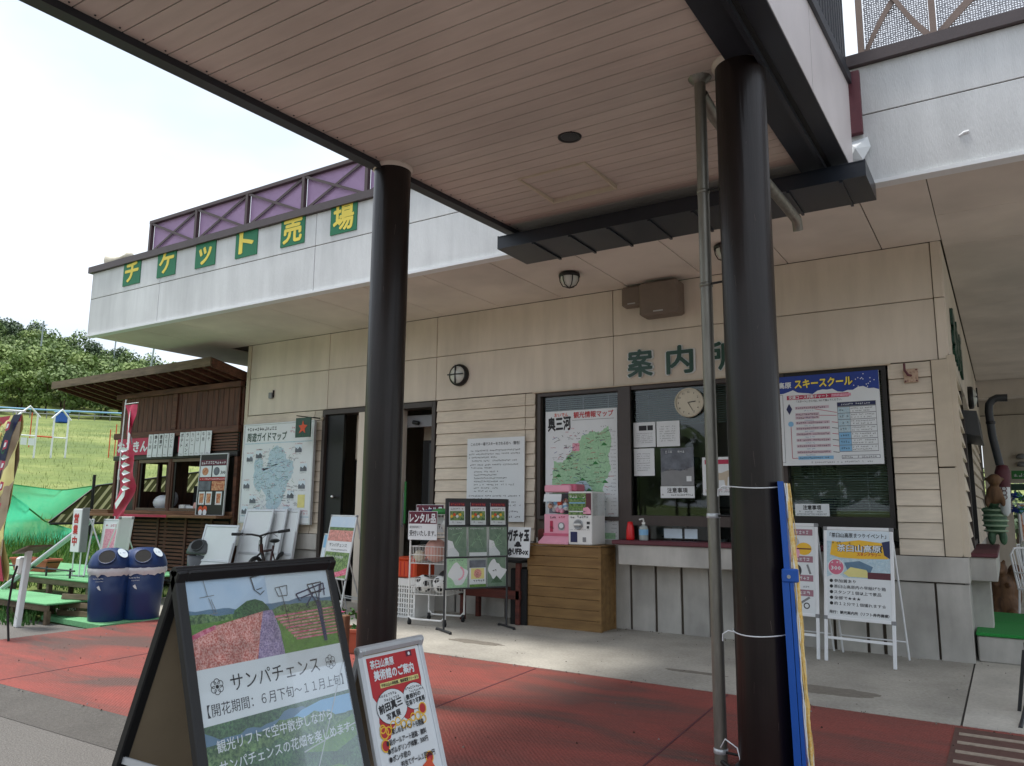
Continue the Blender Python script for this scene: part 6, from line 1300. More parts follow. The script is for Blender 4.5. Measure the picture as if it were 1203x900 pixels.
def pat(rw, u0, u1, k0, k1, m, nm='letter'):
    b = MB(); v = []; n = 5
    for k in range(k0, k1+1):
        xl, xr, z, yl, yr = rw[k]; w = math.sin(math.pi*(k-k0+.35)/(k1-k0+.7))
        um = (u0+u1)/2; hw = (u1-u0)/2*w
        for i in range(n): u = um-hw+2*hw*i/(n-1); v.append((xl+(xr-xl)*u, yl+(yr-yl)*u+.03*math.sin(u*6+k/3*.9)-.012, z))
    b.add(v, [(k*n+i, k*n+i+1, (k+1)*n+i+1, (k+1)*n+i) for k in range(k1-k0) for i in range(n-1)], m, True); b.build(nm, t)
pat(rw, .35, .75, 1, 5, 'paper'); pat(rw, .25, .95, 5, 8, 'paper')
for k in range(6):
    b = MB(); z = 2.30-k*.13; a = rw[min(len(rw)-1, 8+int(k*1.3))]; xr = a[1]-.03
    b.add([(xr, -1.03, z), (xr-.16, -1.04, z+.05), (xr-.30, -1.0, z), (xr-.18, -1.04, z-.045)], [(0, 1, 2, 3)], 'paper'); b.build('letter', t)
b = MB(); b.add([(-12.50, -1.02, 1.66), (-12.52, -1.02, 1.52), (-12.80, -.98, 1.30), (-12.86, -.97, 1.40)], [(0, 1, 2, 3)], 'paper'); b.build('letter', t)
MB().tube([(-12.955, -.88, .3), (-12.97, -.88, 1.5), (-12.95, -.88, 3.14), (-12.94, -.88, 3.2)], .011, 'white').tube([(-12.95, -.88, 3.12), (-12.60, -.86, 3.13)], .007, 'white').build('pole', t)
MB().lathe([(.001, 0), (.16, 0), (.15, .12), (.05, .16), (.02, .3)], 'grey_light', 16, o=(-12.955, -.88, .004)).build('base', t)
t = thing('banner_flag', 'tall yellow banner with purple wave and red symbols at the left edge', 'flag')
rw = smooth([(-9.55, -8.80, 2.33, -4.45, -4.5), (-9.55, -8.86, 2.1, -4.45, -4.5), (-9.55, -8.93, 1.85, -4.45, -4.45), (-9.53, -8.92, 1.5, -4.45, -4.5), (-9.5, -8.90, 1.15, -4.45, -4.5), (-9.5, -8.86, .85, -4.45, -4.5), (-9.5, -8.74, .6, -4.45, -4.5)])
ribbon(rw, 'yellow_pale', 'cloth', t)
def strip(rw, f0, f1, m, off=.014, k0=0, k1=None):
    b = MB(); v = []
    k1 = k1 or len(rw)-1
    for k in range(k0, k1+1):
        xl, xr, z, yl, yr = rw[k]
        for u in (f0(k), f1(k)): v.append((xl+(xr-xl)*u, yl+(yr-yl)*u+.03*math.sin(u*6+k/3*.9)-off, z))
    b.add(v, [(2*i, 2*i+1, 2*i+3, 2*i+2) for i in range(k1-k0)], m, True); b.build('print', t)
strip(rw, lambda k: max(.60, 1.0-.06*k), lambda k: 1.0, 'tan_board', .010, 1)
strip(rw, lambda k: .1, lambda k: .32, 'orange', .010)
strip(rw, lambda k: 0, lambda k: 1.0, 'crimson', .012, 0, 1)
strip(rw, lambda k: max(.42, .82-.07*k), lambda k: max(.60, 1.0-.055*k), 'navy', .014, 0, 14); strip(rw, lambda k: .5+.02*max(0, k-12), lambda k: .60+.03*max(0, k-12), 'mauve', .018, 6)
strip(rw, lambda k: .62+.02*k-.28, lambda k: .66+.02*k-.28, 'yellow_print', .02, 2, 16); strip(rw, lambda k: .2, lambda k: 1.0, 'crimson', .02, 15, 18)
for k, z in enumerate((2.2, 2.0, 1.78, 1.56, 1.34, 1.15, .95)):
    b = MB(); x = -8.98-.01*(k % 3); y = -4.56; b.add([(x-.05, y, z-.05), (x+.03, y, z-.03), (x+.05, y, z+.05), (x-.02, y, z+.06)], [(0, 1, 2, 3)], 'crimson'); b.add([(x-.03, y-.003, z-.02), (x+.01, y-.003, z-.015), (x+.03, y-.003, z+.03), (x-.01, y-.003, z+.03)], [(0, 1, 2, 3)], 'paper'); b.build('emblem', t)
for k in range(14): b = MB(); x, z = -9.25+rnd.uniform(-.08, .12), rnd.uniform(1.2, 2.25); b.T = FR((x, -4.50, z), *FRONT); b.ring(0, 0, .035, .008, .012, 'leaf_green', 6); b.build('pattern', t)
MB().tube([(-9.6, -4.45, 2.42), (-9.2, -4.46, 2.40), (-8.78, -4.5, 2.36)], .010, 'white').tube([(-9.0, -4.48, 2.38), (-9.0, -4.48, 2.32)], .006, 'white').build('arm', t)
MB().tube([(-8.72, -4.44, -.05), (-8.82, -4.44, .3), (-8.78, -4.44, .62), (-8.72, -4.44, .75)], .011, 'rubber').tube([(-9.62, -4.43, 2.5), (-9.62, -4.43, 0)], .012, 'white').build('pole', t)

# ================================================================ GREEN DECKS AND THINGS ON THEM
def deck(label, x0, x1, y0, y1, z0, z1):
    t = thing('deck_platform', label, 'platform'); MB().cbox(x0, x1, y0, y1, z1-.022, z1, 'turf_pale', .006).build('turf_mat', t)
    n = 4
    for k in range(n+1): x = x0+.05+(x1-x0-.16)*k/n; MB().cbox(x, x+.06, y0+.04, y0+.10, z0, z1-.10, 'plank_grey', .004).build('leg', t); MB().cbox(x, x+.06, y1-.10, y1-.04, z0, z1-.10, 'plank_grey', .004).build('leg', t)
    MB().cbox(x0+.02, x1-.02, y0+.03, y0+.06, z1-.10, z1-.024, 'plank_grey', .004).build('joist', t); MB().cbox(x0+.02, x1-.02, y1-.06, y1-.03, z1-.10, z1-.024, 'plank_grey', .004).build('joist', t)
    return t
deck('lower step deck covered with pale green turf left of the blue bins', -13.2, -9.85, -3.52, -2.92, -.10, .2)
deck('upper deck covered with pale green turf in front of the kiosk', -14.2, -10.15, -2.86, -1.35, -.10, .40)
MB().prism([(-10.35, -3.30), (-8.95, -3.36), (-8.93, -2.60), (-9.8, -2.30), (-10.1, -2.8)], -.05, .010, 'turf_pale').build('turf_mat_ground', kind='structure')
MB().prism([(-10.9, -2.86), (-8.9, -2.86), (-8.9, .0), (-10.9, .0)], -.06, .001, 'concrete').build('pavement_side', kind='structure')
t = thing('wooden_pallet', 'small weathered wooden pallet standing on edge beside the blue bins', 'pallet', T(-10.16, -3.22, .012) @ RZ(14) @ RX(-12))
for z in (0, .10, .20): MB().cbox(0, .62, 0, .02, z, z+.065, 'plank_grey', .004).build('plank', t)
for x in (0, .27, .56): MB().cbox(x, x+.06, .021, .10, 0, .265, 'plank_grey', .004).build('block', t)
t = thing('open_sign', 'white upright sign on thin legs with red vertical lettering on the green deck', 'sign', T(-11.06, -2.62, .40))
MB().cbox(0, .22, -.02, .08, .33, .92, 'white', .006).build('panel', t); MB().tube([(.02, .03, 0), (.02, .03, .33)], .009, 'white').tube([(.20, .03, 0), (.20, .03, .33)], .009, 'white').tube([(-.1, .03, .01), (.32, .03, .01)], .009, 'grey').build('legs', t)
p = MB(); p.T = FR((0, -.021, .33), *FRONT)
for k, ch in enumerate('営業中'): p.text(ch, .10, .40-k*.155, .12, 'red', .002, align='c', bold=.05, w=.11)
p.build('print', t); MB().cbox(.221, .245, -.02, .08, .33, .935, 'grey', .004).build('edge', t)
t = thing('folded_ladder_stand', 'long folded aluminium sign stand leaning diagonally over the green deck', 'sign stand')
a = Vector((-10.95, -2.45, 1.17)); b_ = Vector((-11.95, -3.05, .22)); d = (b_-a); u_ = d.cross(Vector((0, 0, 1))).normalized()
MB().tube([a, b_], .022, 'alu').tube([a+u_*.09, b_+u_*.09+d*.12], .022, 'alu').build('rails', t); MB().add([a+u_*.01, a+u_*.08, a+d*.8+u_*.08, a+d*.8+u_*.01], [(0, 1, 2, 3)], 'paper').build('panel', t); MB().tube([a, (-10.62, -2.3, .42)], .012, 'alu').tube([a+u_*.09, (-10.72, -2.6, .42)], .012, 'alu').build('leg', t)
t, F = stand('poster_stand', 'silver poster stand with a pale map picture on the upper deck behind the folded stand', (-10.98, -2.3, .402), (.40, .12, 0), (.16, .16, 1), .34, .12, .78, 'alu', .02)
p = MB(); p.T = F @ T(.02, .2, -.005); p.rect(.0, .30, -.06, .56, .001, 'paper'); p.rect(.03, .27, .12, .44, .002, 'pink_print'); p.scrib(.03, .27, .47, .04, 'crimson', .002, 1); p.scrib(.03, .27, .02, .03, 'ink_grey', .002, 2); p.build('print', t)
t, F = stand('poster_stand', 'narrow white poster stand seen from the side left of the blue bins', (-10.55, -2.35, .402), (.10, .5, 0), (.26, .0, 1), .20, .10, .84, 'white', .03)
t = thing('garden_post', 'white wooden post with a small grey roof and white lamp box near the banner', 'post', T(-10.0, -3.75, -.05) @ RY(6))
MB().cbox(-.035, .035, -.03, .03, 0, .90, 'white', .005).build('post', t); MB().add([(-.10, -.14, .84), (.24, -.14, .97), (.24, .14, .97), (-.10, .14, .84), (-.10, -.14, .86), (.24, -.14, .99), (.24, .14, .99), (-.10, .14, .86)], [(3, 2, 1, 0), (4, 5, 6, 7), (0, 1, 5, 4), (1, 2, 6, 5), (2, 3, 7, 6), (3, 0, 4, 7)], 'plank_grey').build('roof_cap', t); MB().cbox(-.16, -.036, -.06, .06, .60, .80, 'white_plastic', .02).build('lamp_box', t)
planter('long terracotta trough on the upper green deck behind the white post', -12.3, -2.45, .402, .9, .22, .18, False, 5, 60)
planter('terracotta planter with small leaves by the road at the left edge', -10.75, -4.05, -.05, .62, .26, .20, False, 8, 90)
t = thing('low_rail', 'low dark metal rail with short feet on the front of the upper deck', 'rail'); MB().tube([(-12.6, -2.8, .50), (-10.6, -2.8, .50)], .012, 'grey_dark').build('rail_bar', t)
for x in (-12.5, -11.9, -11.3, -10.7): MB().tube([(x, -2.8, .40), (x, -2.8, .53)], .014, 'grey_dark').build('foot', t)
b = MB()
q = random.Random(5)
def tuft(b, x, y, z, h, m): 
    a = q.uniform(0, 6.3); d = Vector((math.cos(a), math.sin(a), 0))*q.uniform(.006, .014); l = Vector((q.uniform(-.5, .5), q.uniform(-.5, .5), 1))*h
    p0 = Vector((x, y, z)); b.add([p0-d, p0+d, p0+d*.5+l*.6, p0+l], [(0, 1, 2, 3)], m)
for k in range(9000): x, y = q.uniform(-19, -14.3), q.uniform(-3.8, 2.2); tuft(b, x, y, hill(x, y)+.0, q.uniform(.10, .42), 'foliage_pot' if q.random() < .4 else 'meadow_print')
for k in range(2500): x, y = q.uniform(-14.3, -10.0), q.choice((q.uniform(-2.95, -2.85), q.uniform(-3.75, -3.5), q.uniform(-1.3, -.8))); tuft(b, x, y, -.1, q.uniform(.08, .28), 'foliage_pot')
for k in range(7000):
    a = R(q.uniform(-74, -54)); r_ = 22+q.random()**1.5*70; x, y = r_*math.sin(a), -8.67+r_*math.cos(a); tuft(b, x, y, hill(x, y)-.02, q.uniform(.06, .16)*(1+r_/60), 'tuft_lawn')
b.build('grass_tufts', kind='stuff')

# ================================================================ NETS AND SLOPE
def netsheet(label, pts_top, pts_bot, nm='safety_net', m='green_net', n=26, rows=9, sag=.12, thick=True):
    t = thing(nm, label, 'net'); v = []
    def at(P, u):
        f = u*(len(P)-1); i = min(int(f), len(P)-2); return Vector(P[i]).lerp(Vector(P[i+1]), f-i)
    for j in range(rows+1):
        for i in range(n+1):
            u = i/n; a, b_ = at(pts_top, u), at(pts_bot, u); p = a.lerp(b_, j/rows); w = .09*math.sin(u*23+j*.5)+.05*math.sin(u*51+1); p += Vector((w, w*.3, 0)); v.append(p)
    MB().add(v, [(j*(n+1)+i, j*(n+1)+i+1, (j+1)*(n+1)+i+1, (j+1)*(n+1)+i) for j in range(rows) for i in range(n)], m, True).build('netting', t)
    MB().tube([at(pts_top, i/n)+Vector((.0, 0, .01)) for i in range(n+1)], .018, 'leaf_green', 6).build('top_rope', t)
    return t
netsheet('bright green safety net stretched across the foot of the ski slope behind the kiosk', [(-21, -1.5, 2.1), (-22, .8, 1.95), (-22, 2.9, 1.72), (-22, 4.4, 1.98), (-22, 7, 2.3), (-22, 10, 2.5)], [(-21, -1.5, .6), (-22, .8, .6), (-22, 2.9, .6), (-22, 4.4, .6), (-22, 7, .6), (-22, 10, .7)])
netsheet('second green net sagging steeply in front of the longer one left of the striped screen', [(-18.5, -2.2, 2.4), (-18.5, -.2, 1.72), (-18.3, .7, .98), (-18, 1.5, .66), (-17.8, 2.1, .62)], [(-18.5, -2.2, .5), (-18.5, -.2, .42), (-18.3, .6, .35), (-18, 1.4, .3), (-17.8, 2.0, .28)], sag=.2)
t = thing('slat_screen', 'olive shade screen with diagonal cream slats between the green net and the kiosk', 'screen')
YS = lambda y: .95+max(0, min(1, (y-.6)/1.0))*.85+max(0, (y-1.6))*.16
b = MB(); b.add([(-18.02, .6, .95), (-18.02, 9, .95), (-18.02, 9, YS(9)), (-18.02, 1.6, YS(1.6)), (-17.98, .6, .95), (-17.98, 9, .95), (-17.98, 9, YS(9)), (-17.98, 1.6, YS(1.6))], [(0, 1, 2, 3), (7, 6, 5, 4), (0, 3, 7, 4), (3, 2, 6, 7)], 'slat_olive' if 'slat_olive' in MATS else 'plank_grey'); b.build('backing', t)
M('slat_cream', 'd9d2a8', .7, .05, 6)
for k in range(46):
    y0 = .55+k*.19; z0 = .97; dz = 1.6; dy = 1.15
    y1 = y0+dy; 
    # clip at the top edge
    lo, hi = 0, 1
    for s in range(20):
        mid = (lo+hi)/2
        if z0+dz*mid < YS(y0+dy*mid)-.03: lo = mid
        else: hi = mid
    if lo < .03: continue
    w = .035+.02*math.sin(k*1.7)
    MB().add([(-17.975, y0, z0), (-17.975, y0+w*1.6, z0), (-17.975, y0+dy*lo+w*1.6, z0+dz*lo), (-17.975, y0+dy*lo, z0+dz*lo), (-17.965, y0, z0), (-17.965, y0+w*1.6, z0), (-17.965, y0+dy*lo+w*1.6, z0+dz*lo), (-17.965, y0+dy*lo, z0+dz*lo)], [(4, 5, 6, 7), (0, 4, 7, 3), (1, 2, 6, 5)], 'slat_cream').build('slat', t)
MB().tube([(-17.9, 1.5, .2), (-17.9, 1.5, 2.05)], .035, 'black').build('post', t); MB().tube([(-17.9, .6, .94), (-17.9, 9, .94)], .025, 'black').tube([(-17.95, .6, .97), (-17.95, 1.6, YS(1.6)), (-17.95, 9, YS(9))], .022, 'black').build('rail', t)
for k, (x, y) in enumerate(((-18.6, -.35), (-20.6, .6), (-20.9, -1.6))):
    b = MB(); b.T = T(x, y, hill(x, y)); b.cyl((0, 0, 0), (0, 0, .75), .05, 'plank_grey', 10); tag(b.build('net_stake'), ('weathered stake with a frayed top at the foot of the nets', 'second weathered stake behind the first', 'weathered stake nearest the yellow banner')[k], 'stake')
t = thing('slope_gate', 'white pipe frames with gabled tops and two small boards standing on the grass slope', 'frame')
gy = (10.15, 10.95, 11.75, 12.45); gx = -40
for k, y in enumerate(gy):
    z = hill(gx, y); MB().tube([(gx, y, z-.1), (gx, y, 5.68)], .045, 'white', 8).build('post', t)
for a, b_ in ((0, 1), (2, 3)):
    ym = (gy[a]+gy[b_])/2; MB().tube([(gx, gy[a]-.12, 5.55), (gx, ym, 6.05), (gx, gy[b_]+.12, 5.55)], .05, 'white', 8).build('gable', t)
MB().tube([(gx, gy[1], 4.62), (gx, gy[2], 4.62)], .035, 'orange', 8).tube([(gx, gy[0], 4.62), (gx, gy[1], 4.62)], .035, 'white', 8).tube([(gx, gy[2], 4.62), (gx, gy[3], 4.62)], .035, 'white', 8).build('bar', t)
for y in (10.25, 10.6): MB().box(gx+.05, gx+.07, y, y+.28, 4.15, 4.5, 'paper').build('board', t)
for k, (y, x) in enumerate(((14.7, -40), (15.6, -41), (13.1, -45))):
    b = MB(); b.T = T(x, y, hill(x, y)); b.tube([(0, 0, -.05), (0, 0, 1.5+.2*k)], .03, 'orange', 6); b.tube([(0, .3, -.05), (0, .3, 1.3)], .02, 'orange', 6) if k == 0 else None; tag(b.build('marker_pole'), ('pair of thin red marker poles near the kiosk roof on the slope', 'single thin red marker pole right of the pair', 'thin red marker pole behind the white frames')[k], 'pole')
t = thing('slope_fence', 'long thin blue and white net fence along the top of the grass slope', 'fence'); 
pts = []
for k in range(36):
    a = R(-76+k*.9); r_ = 104; x, y = r_*math.sin(a), -8.67+r_*math.cos(a); pts.append((x, y, hill(x, y)+1.0)); MB().tube([(x, y, hill(x, y)), (x, y, hill(x, y)+1.1)], .05, 'grey', 5).build('post', t)
MB().tube(pts, .10, 'lightblue', 6).build('rail', t); MB().tube([(p[0], p[1], p[2]-.45) for p in pts], .05, 'grey_light', 5).build('rail', t)
x, y = -92*.905, -8.67+92*.47
t = MB(); t.T = T(x, y, hill(x, y)); t.cbox(-.5, .5, -.5, .5, 0, 1.1, 'blue_frame', .1); t.cbox(-.58, .58, -.58, .58, 1.1, 1.2, 'lightblue', .05); tag(t.build('blue_tank'), 'small blue cabin standing by the fence at the top of the slope', 'cabin')
for k, (az, r_, h) in enumerate(((-64.1, 128, 11.5), (-60.0, 150, 12.0), (-57.9, 112, 12.0))):
    a = R(az); x, y = r_*math.sin(a), -8.67+r_*math.cos(a); z = hill(x, y)
    t = thing('utility_pole', ('pale lattice-topped pole standing among the trees on the hill', 'thin grey pole on the crest left of the kiosk roof', 'slanting white lift pole rising behind the kiosk roof')[k], 'pole', T(x, y, z)); MB().tube([(0, 0, 0), ((k*.8), 0, h)], .11, 'haze_grey', 8).build('shaft', t); MB().tube([(k*.8-.5, -.3, h-.6), (k*.8+.5, .3, h-.6)], .07, 'haze_grey', 6).tube([(k*.8-.4, -.2, h-1.4), (k*.8+.4, .2, h-1.4)], .07, 'haze_grey', 6).build('cross_arm', t)
t = thing('lift_railing', 'white pipe railing of a lift platform above the kiosk roof', 'railing')
a0, a1 = R(-58.3), R(-54.8)
for k in range(9):
    a = a0+(a1-a0)*k/8; x, y = 95*math.sin(a), -8.67+95*math.cos(a); z = 13.6; MB().tube([(x, y, z), (x, y, z+1.3)], .06, 'white', 6).build('post', t)
    if k: MB().tube([(px, py, z+1.3), (x, y, z+1.3)], .06, 'white', 6).tube([(px, py, z+.7), (x, y, z+.7)], .05, 'white', 6).build('rail', t)
    px, py = x, y
MB().prism([(95*math.sin(a0), -8.67+95*math.cos(a0)), (95*math.sin(a1), -8.67+95*math.cos(a1)), (99*math.sin(a1), -8.67+99*math.cos(a1)), (99*math.sin(a0), -8.67+99*math.cos(a0))], 9, 13.6, 'concrete').build('platform', t)
# trees on the hill
def crown(name, seed, leaf, h, w, n=1500, clumps=9, con=False):
    q = random.Random(seed); b = MB(); cs = []
    for k in range(clumps):
        if con: u = k/(clumps-1); cs.append((q.uniform(-.3, .3)*w*(1-u), q.uniform(-.3, .3)*w*(1-u), h*(.3+.65*u), w*.5*(1.05-u)*q.uniform(.8, 1.1), h*.11))
        else: a = q.uniform(0, 6.3); r = w*.33*math.sqrt(q.random()); cs.append((r*math.cos(a), r*math.sin(a), h*q.uniform(.22, .84), w*q.uniform(.20, .33), h*q.uniform(.12, .2)))
    for k in range(n):
        c = cs[k % clumps]; d = Vector((q.gauss(0, 1), q.gauss(0, 1), q.gauss(0, 1))).normalized(); rr = q.uniform(.7, 1.05)
        p = Vector((c[0]+d.x*c[3]*rr, c[1]+d.y*c[3]*rr, c[2]+d.z*c[4]*rr)); e = (d+Vector((q.gauss(0, .6), q.gauss(0, .6), q.gauss(0, .6)+.3))).normalized(); f = e.cross(Vector((q.uniform(-1, 1), q.uniform(-1, 1), q.uniform(-1, 1)))).normalized(); g = e.cross(f); s = q.uniform(.12, .28)*(w/5)
        b.add([p-f*s, p-g*s*.7, p+f*s, p+g*s*.7], [(0, 1, 2, 3)], leaf)
    return b
def tree(seed, leaf, h, w, con=False, clumps=9):
    t = thing('hill_tree', 'tree', 'tree', T(0, 0, -50)); crown('crown', seed, leaf, h, w, con=con, clumps=clumps).build('crown', t)
    b = MB(); b.tube([(0, 0, -.3), (.05, .03, h*.4), (0, .05, h*.75)], [h*.02, h*.014, h*.006], 'bark', 7)
    for k in range(5): a = k*1.3+seed; b.tube([(0, 0, h*(.3+.08*k)), (w*.3*math.cos(a), w*.3*math.sin(a), h*(.48+.08*k))], [h*.008, h*.003], 'bark', 5)
    b.build('trunk', t); return t
GT = 'trees on the forested hill'
protos = [(tree(1, 'leaf_b', 6.5, 5.2), 'bright green broadleaf tree on the forested hill'), (tree(2, 'leaf_a', 7.5, 5.6, clumps=11), 'mid green broadleaf tree on the forested hill'), (tree(3, 'leaf_c', 8, 5.0, False, 9), 'dark green pine on the forested hill'), (tree(4, 'leaf_a', 5.5, 4.6), 'low mid green tree on the forested hill')]
q = random.Random(21); n_ = 0; used = [0]*4; tries = 0; spots = []
while n_ < 250 and tries < 9000:
    tries += 1
    az = q.uniform(-77, -50); r_ = 112+q.random()*75; a = R(az); x, y = r_*math.sin(a), -8.67+r_*math.cos(a)
    if any((x-u)**2+(y-v)**2 < 7.0 for u, v in spots): continue
    if q.random() < .38 and r_ > 164: k = 2
    else: k = q.choices((0, 1, 2, 3), (.38, .37, .0, .25))[0]
    if k == 2 and r_ < 140: k = 0
    spots.append((x, y)); pr, lb = protos[k]; s = q.uniform(.75, 1.25); mt = T(x, y, hill(x, y)-.2) @ RZ(q.uniform(0, 360)) @ Matrix.Diagonal((s, s, s*q.uniform(.9, 1.15), 1))
    lb = ('small ' if s < .92 else 'large ' if s > 1.08 else '')+lb.replace(' on the forested hill', ', '+('front row by the fence' if r_ < 132 else 'half way up the hill' if r_ < 158 else 'on the hill crest')+', '+('beyond the left edge' if az < -66.6 else 'left of the lattice pole' if az < -64.1 else 'between the two poles' if az < -60 else 'behind the kiosk roof' if az < -53 else 'behind the office'))
    if not used[k]: pr.matrix_world = mt; pr['label'] = lb; pr['group'] = GT; used[k] = 1
    else: copy_tree(pr, mt, lb)
    n_ += 1

q = random.Random(77); b = MB()  # unseen tree belt behind the camera, added to darken the window reflections
for k in range(110):
    x, y = q.uniform(-110, 90), q.uniform(-95, -72); h = q.uniform(8, 12); w = q.uniform(7, 10)
    b.tube([(x, y, -.2), (x, y, h*.6)], .2, 'bark', 5)
    for j in range(150):
        d = Vector((q.gauss(0, 1), q.gauss(0, 1), q.gauss(0, 1))).normalized(); p_ = Vector((x+d.x*w*.5, y+d.y*w*.5, h*.6+d.z*h*.42)); e = d.cross(Vector((q.uniform(-1, 1), q.uniform(-1, 1), q.uniform(-1, 1)))).normalized(); g_ = d.cross(e); s = q.uniform(.5, 1.0)
        b.add([p_-e*s, p_-g_*s, p_+e*s, p_+g_*s], [(0, 1, 2, 3)], 'leaf_a')
b.build('unseen_woodland', kind='stuff')

# ================================================================ RIGHT OF THE BUILDING
t = thing('turf_step', 'concrete step topped with bright green artificial turf beside the side counter', 'step', T(-.335, .10, .006))
MB().cbox(0, 1.5, 0, 1.85, 0, .235, 'base_grey', .01).build('block', t); MB().cbox(-.01, 1.51, -.02, .92, .237, .268, 'turf', .008).cbox(-.01, 1.51, .93, 1.86, .237, .268, 'turf', .008).build('turf_mat', t)
t = thing('duct_pipe', 'black elbow stove duct running down the wall past the side window', 'duct', T(-.06, 2.4, 0))
MB().tube([(.16, 0, 2.76), (.05, 0, 2.765), (.0, 0, 2.74), (-.035, 0, 2.69), (-.045, 0, 2.6), (-.03, 0, 2.3), (.01, 0, 2.02), (.02, 0, 1.95)], .045, 'grey_dark', 14).build('pipe', t); MB().lathe([(.046, 0), (.052, .005), (.052, .03), (.046, .035)], 'black', 16, o=(-.036, 0, 2.45)).build('collar', t)
def carved(label, name, cat, o, parts, extra=None):
    t = thing(name, label, cat, T(*o)); bm = bmesh.new()
    for (c, r, sq) in parts:
        m_ = Matrix.Translation(c) @ Matrix.Diagonal((sq[0]*r, sq[1]*r, sq[2]*r, 1)); bmesh.ops.create_icosphere(bm, subdivisions=3, radius=1, matrix=m_)
    me = bpy.data.meshes.new('body'); bm.to_mesh(me); bm.free(); o_ = bpy.data.objects.new('body', me); COL.objects.link(o_); o_.parent = t
    md = o_.modifiers.new('r', 'REMESH'); md.mode = 'VOXEL'; md.voxel_size = .014; md.use_smooth_shade = True
    sm = o_.modifiers.new('s', 'SMOOTH'); sm.iterations = 6
    return t, me
t, me = carved('carved wooden squirrel statue with curled tail standing behind the turf step', 'animal_statue', 'statue', (-.14, 4.0, .006), [((0, 0, .16), .16, (1.1, .9, 1.0)), ((0, .02, .38), .14, (1, .9, 1.5)), ((-.02, -.05, .62), .10, (1, 1.1, 1)), ((-.03, -.15, .60), .045, (1, 1.2, .8)), ((-.08, -.02, .71), .03, (.8, .6, 1.6)), ((.04, -.02, .71), .03, (.8, .6, 1.6)), ((-.08, -.13, .42), .04, (.8, 1.6, .8)), ((.07, -.13, .42), .04, (.8, 1.6, .8)), ((.12, .1, .3), .10, (1, .8, 2.2)), ((.16, .06, .58), .09, (1, .8, 1.3)), ((-.10, -.1, .06), .06, (1, 1.6, .8)), ((.10, -.1, .06), .06, (1, 1.6, .8))])
me.materials.append(MATS['statue_wood'])
t, me = carved('green carved turtle standing upright on the side counter shelf', 'turtle_figure', 'statue', (-.14, 2.65, .996), [((0, 0, .30), .13, (1, .8, 1.35)), ((0, -.05, .52), .07, (1, 1.1, 1)), ((-.08, -.02, .42), .045, (1.4, .8, .8)), ((.09, -.04, .42), .04, (1.3, .8, .8)), ((-.05, -.02, .09), .05, (.9, .9, 1.9)), ((.07, -.02, .09), .05, (.9, .9, 1.9))])
me.materials.append(MATS['turtle_green'])
sh_ = MB()
for k in range(5): sh_.T = T(0, -.005, .17+k*.062); sh_.lathe([(.118+.012*math.sin(k*.8), -.012), (.132+.012*math.sin(k*.8), 0), (.118+.012*math.sin(k*.8), .012)], 'turtle_pale', 18)
sh_.build('shell_band', t)
t, me = carved('brown plush monkey figure hanging above the turtle by the side window', 'monkey_figure', 'figure', (-.12, 2.3, 1.50), [((0, 0, .10), .09, (1, .8, 1.3)), ((.01, -.02, .27), .075, (1, 1, 1)), ((-.07, 0, .28), .025, (1, .6, 1)), ((.09, 0, .28), .025, (1, .6, 1)), ((-.08, -.03, .02), .03, (1, 1, 2.6)), ((.08, -.03, .02), .03, (1, 1, 2.4))])
me.materials.append(MATS['statue_wood'])
t = thing('hanging_fish', 'maroon and white striped fish streamer hanging beside the black duct', 'streamer', T(-.02, 2.55, 1.35)); MB().lathe([(.02, 0), (.05, .04), (.06, .2), (.065, .34)], 'paper', 14).build('tail', t); MB().lathe([(.066, .34), (.075, .42), (.085, .52), (.06, .60), (.001, .62)], 'maroon', 14).build('head', t)
s = MB()
for k in range(3): s.T = T(-.0, -.066, .22+k*.05) @ FR((0, 0, 0), *FRONT); s.ring(0, 0, .03, .009, .004, 'maroon', 12)
s.build('scale_print', t)
t = thing('flower_ball', 'round bunch of blue and green artificial petals near the white chairs', 'decoration', T(.12, 4.6, 1.52)); q = random.Random(3); b = MB()
for k in range(260):
    d = Vector((q.gauss(0, 1), q.gauss(0, 1), q.gauss(0, 1))).normalized(); e = d.cross(Vector((0, 0, 1))).normalized(); f = d.cross(e); p_ = d*q.uniform(.10, .14); b.add([p_, p_+e*.03+d*.01, p_+d*.035, p_-e*.03+d*.01], [(0, 1, 2, 3)], 'ink_blue' if p_.x < 0 else q.choice(['turf', 'lightblue', 'leaf_green']))
b.build('petals', t); MB().tube([(0, 0, -1.5), (0, 0, 0)], .01, 'grey').build('rod', t)
GC = 'white patio chairs beside the building'
def chair():
    t = thing('patio_chair', 'white metal patio chair', 'chair', None, GC)
    MB().cbox(-.22, .22, -.22, .22, .42, .445, 'white', .01).build('seat', t); b = MB(); b.tube([(-.21, .2, .44), (-.22, .26, .85), (-.1, .28, .93), (.1, .28, .93), (.22, .26, .85), (.21, .2, .44)], .013, 'white')
    for k in range(5): b.tube([(-.14+.07*k, .215, .45), (-.14+.07*k, .275, .91)], .008, 'white', 6)
    b.build('backrest', t)
    for x in (-.2, .2):
        for y in (-.2, .2): MB().tube([(x, y, .42), (x*1.12, y*1.12, 0)], .013, 'white').build('leg', t)
    MB().tube([(-.22, -.2, .42), (-.25, -.2, .62), (-.25, .2, .64)], .012, 'white').tube([(.22, -.2, .42), (.25, -.2, .62), (.25, .2, .64)], .012, 'white').build('armrest', t); return t
c0 = chair(); c0.matrix_world = T(.32, 3.3, .006) @ RZ(60); c0['label'] = 'white patio chair nearest the turf step at the right edge'
copy_tree(c0, T(.36, 4.6, .006) @ RZ(80), 'white patio chair in the middle of the row beside the building'); copy_tree(c0, T(.45, 6.0, .006) @ RZ(95), 'white patio chair farthest back in the row beside the building')
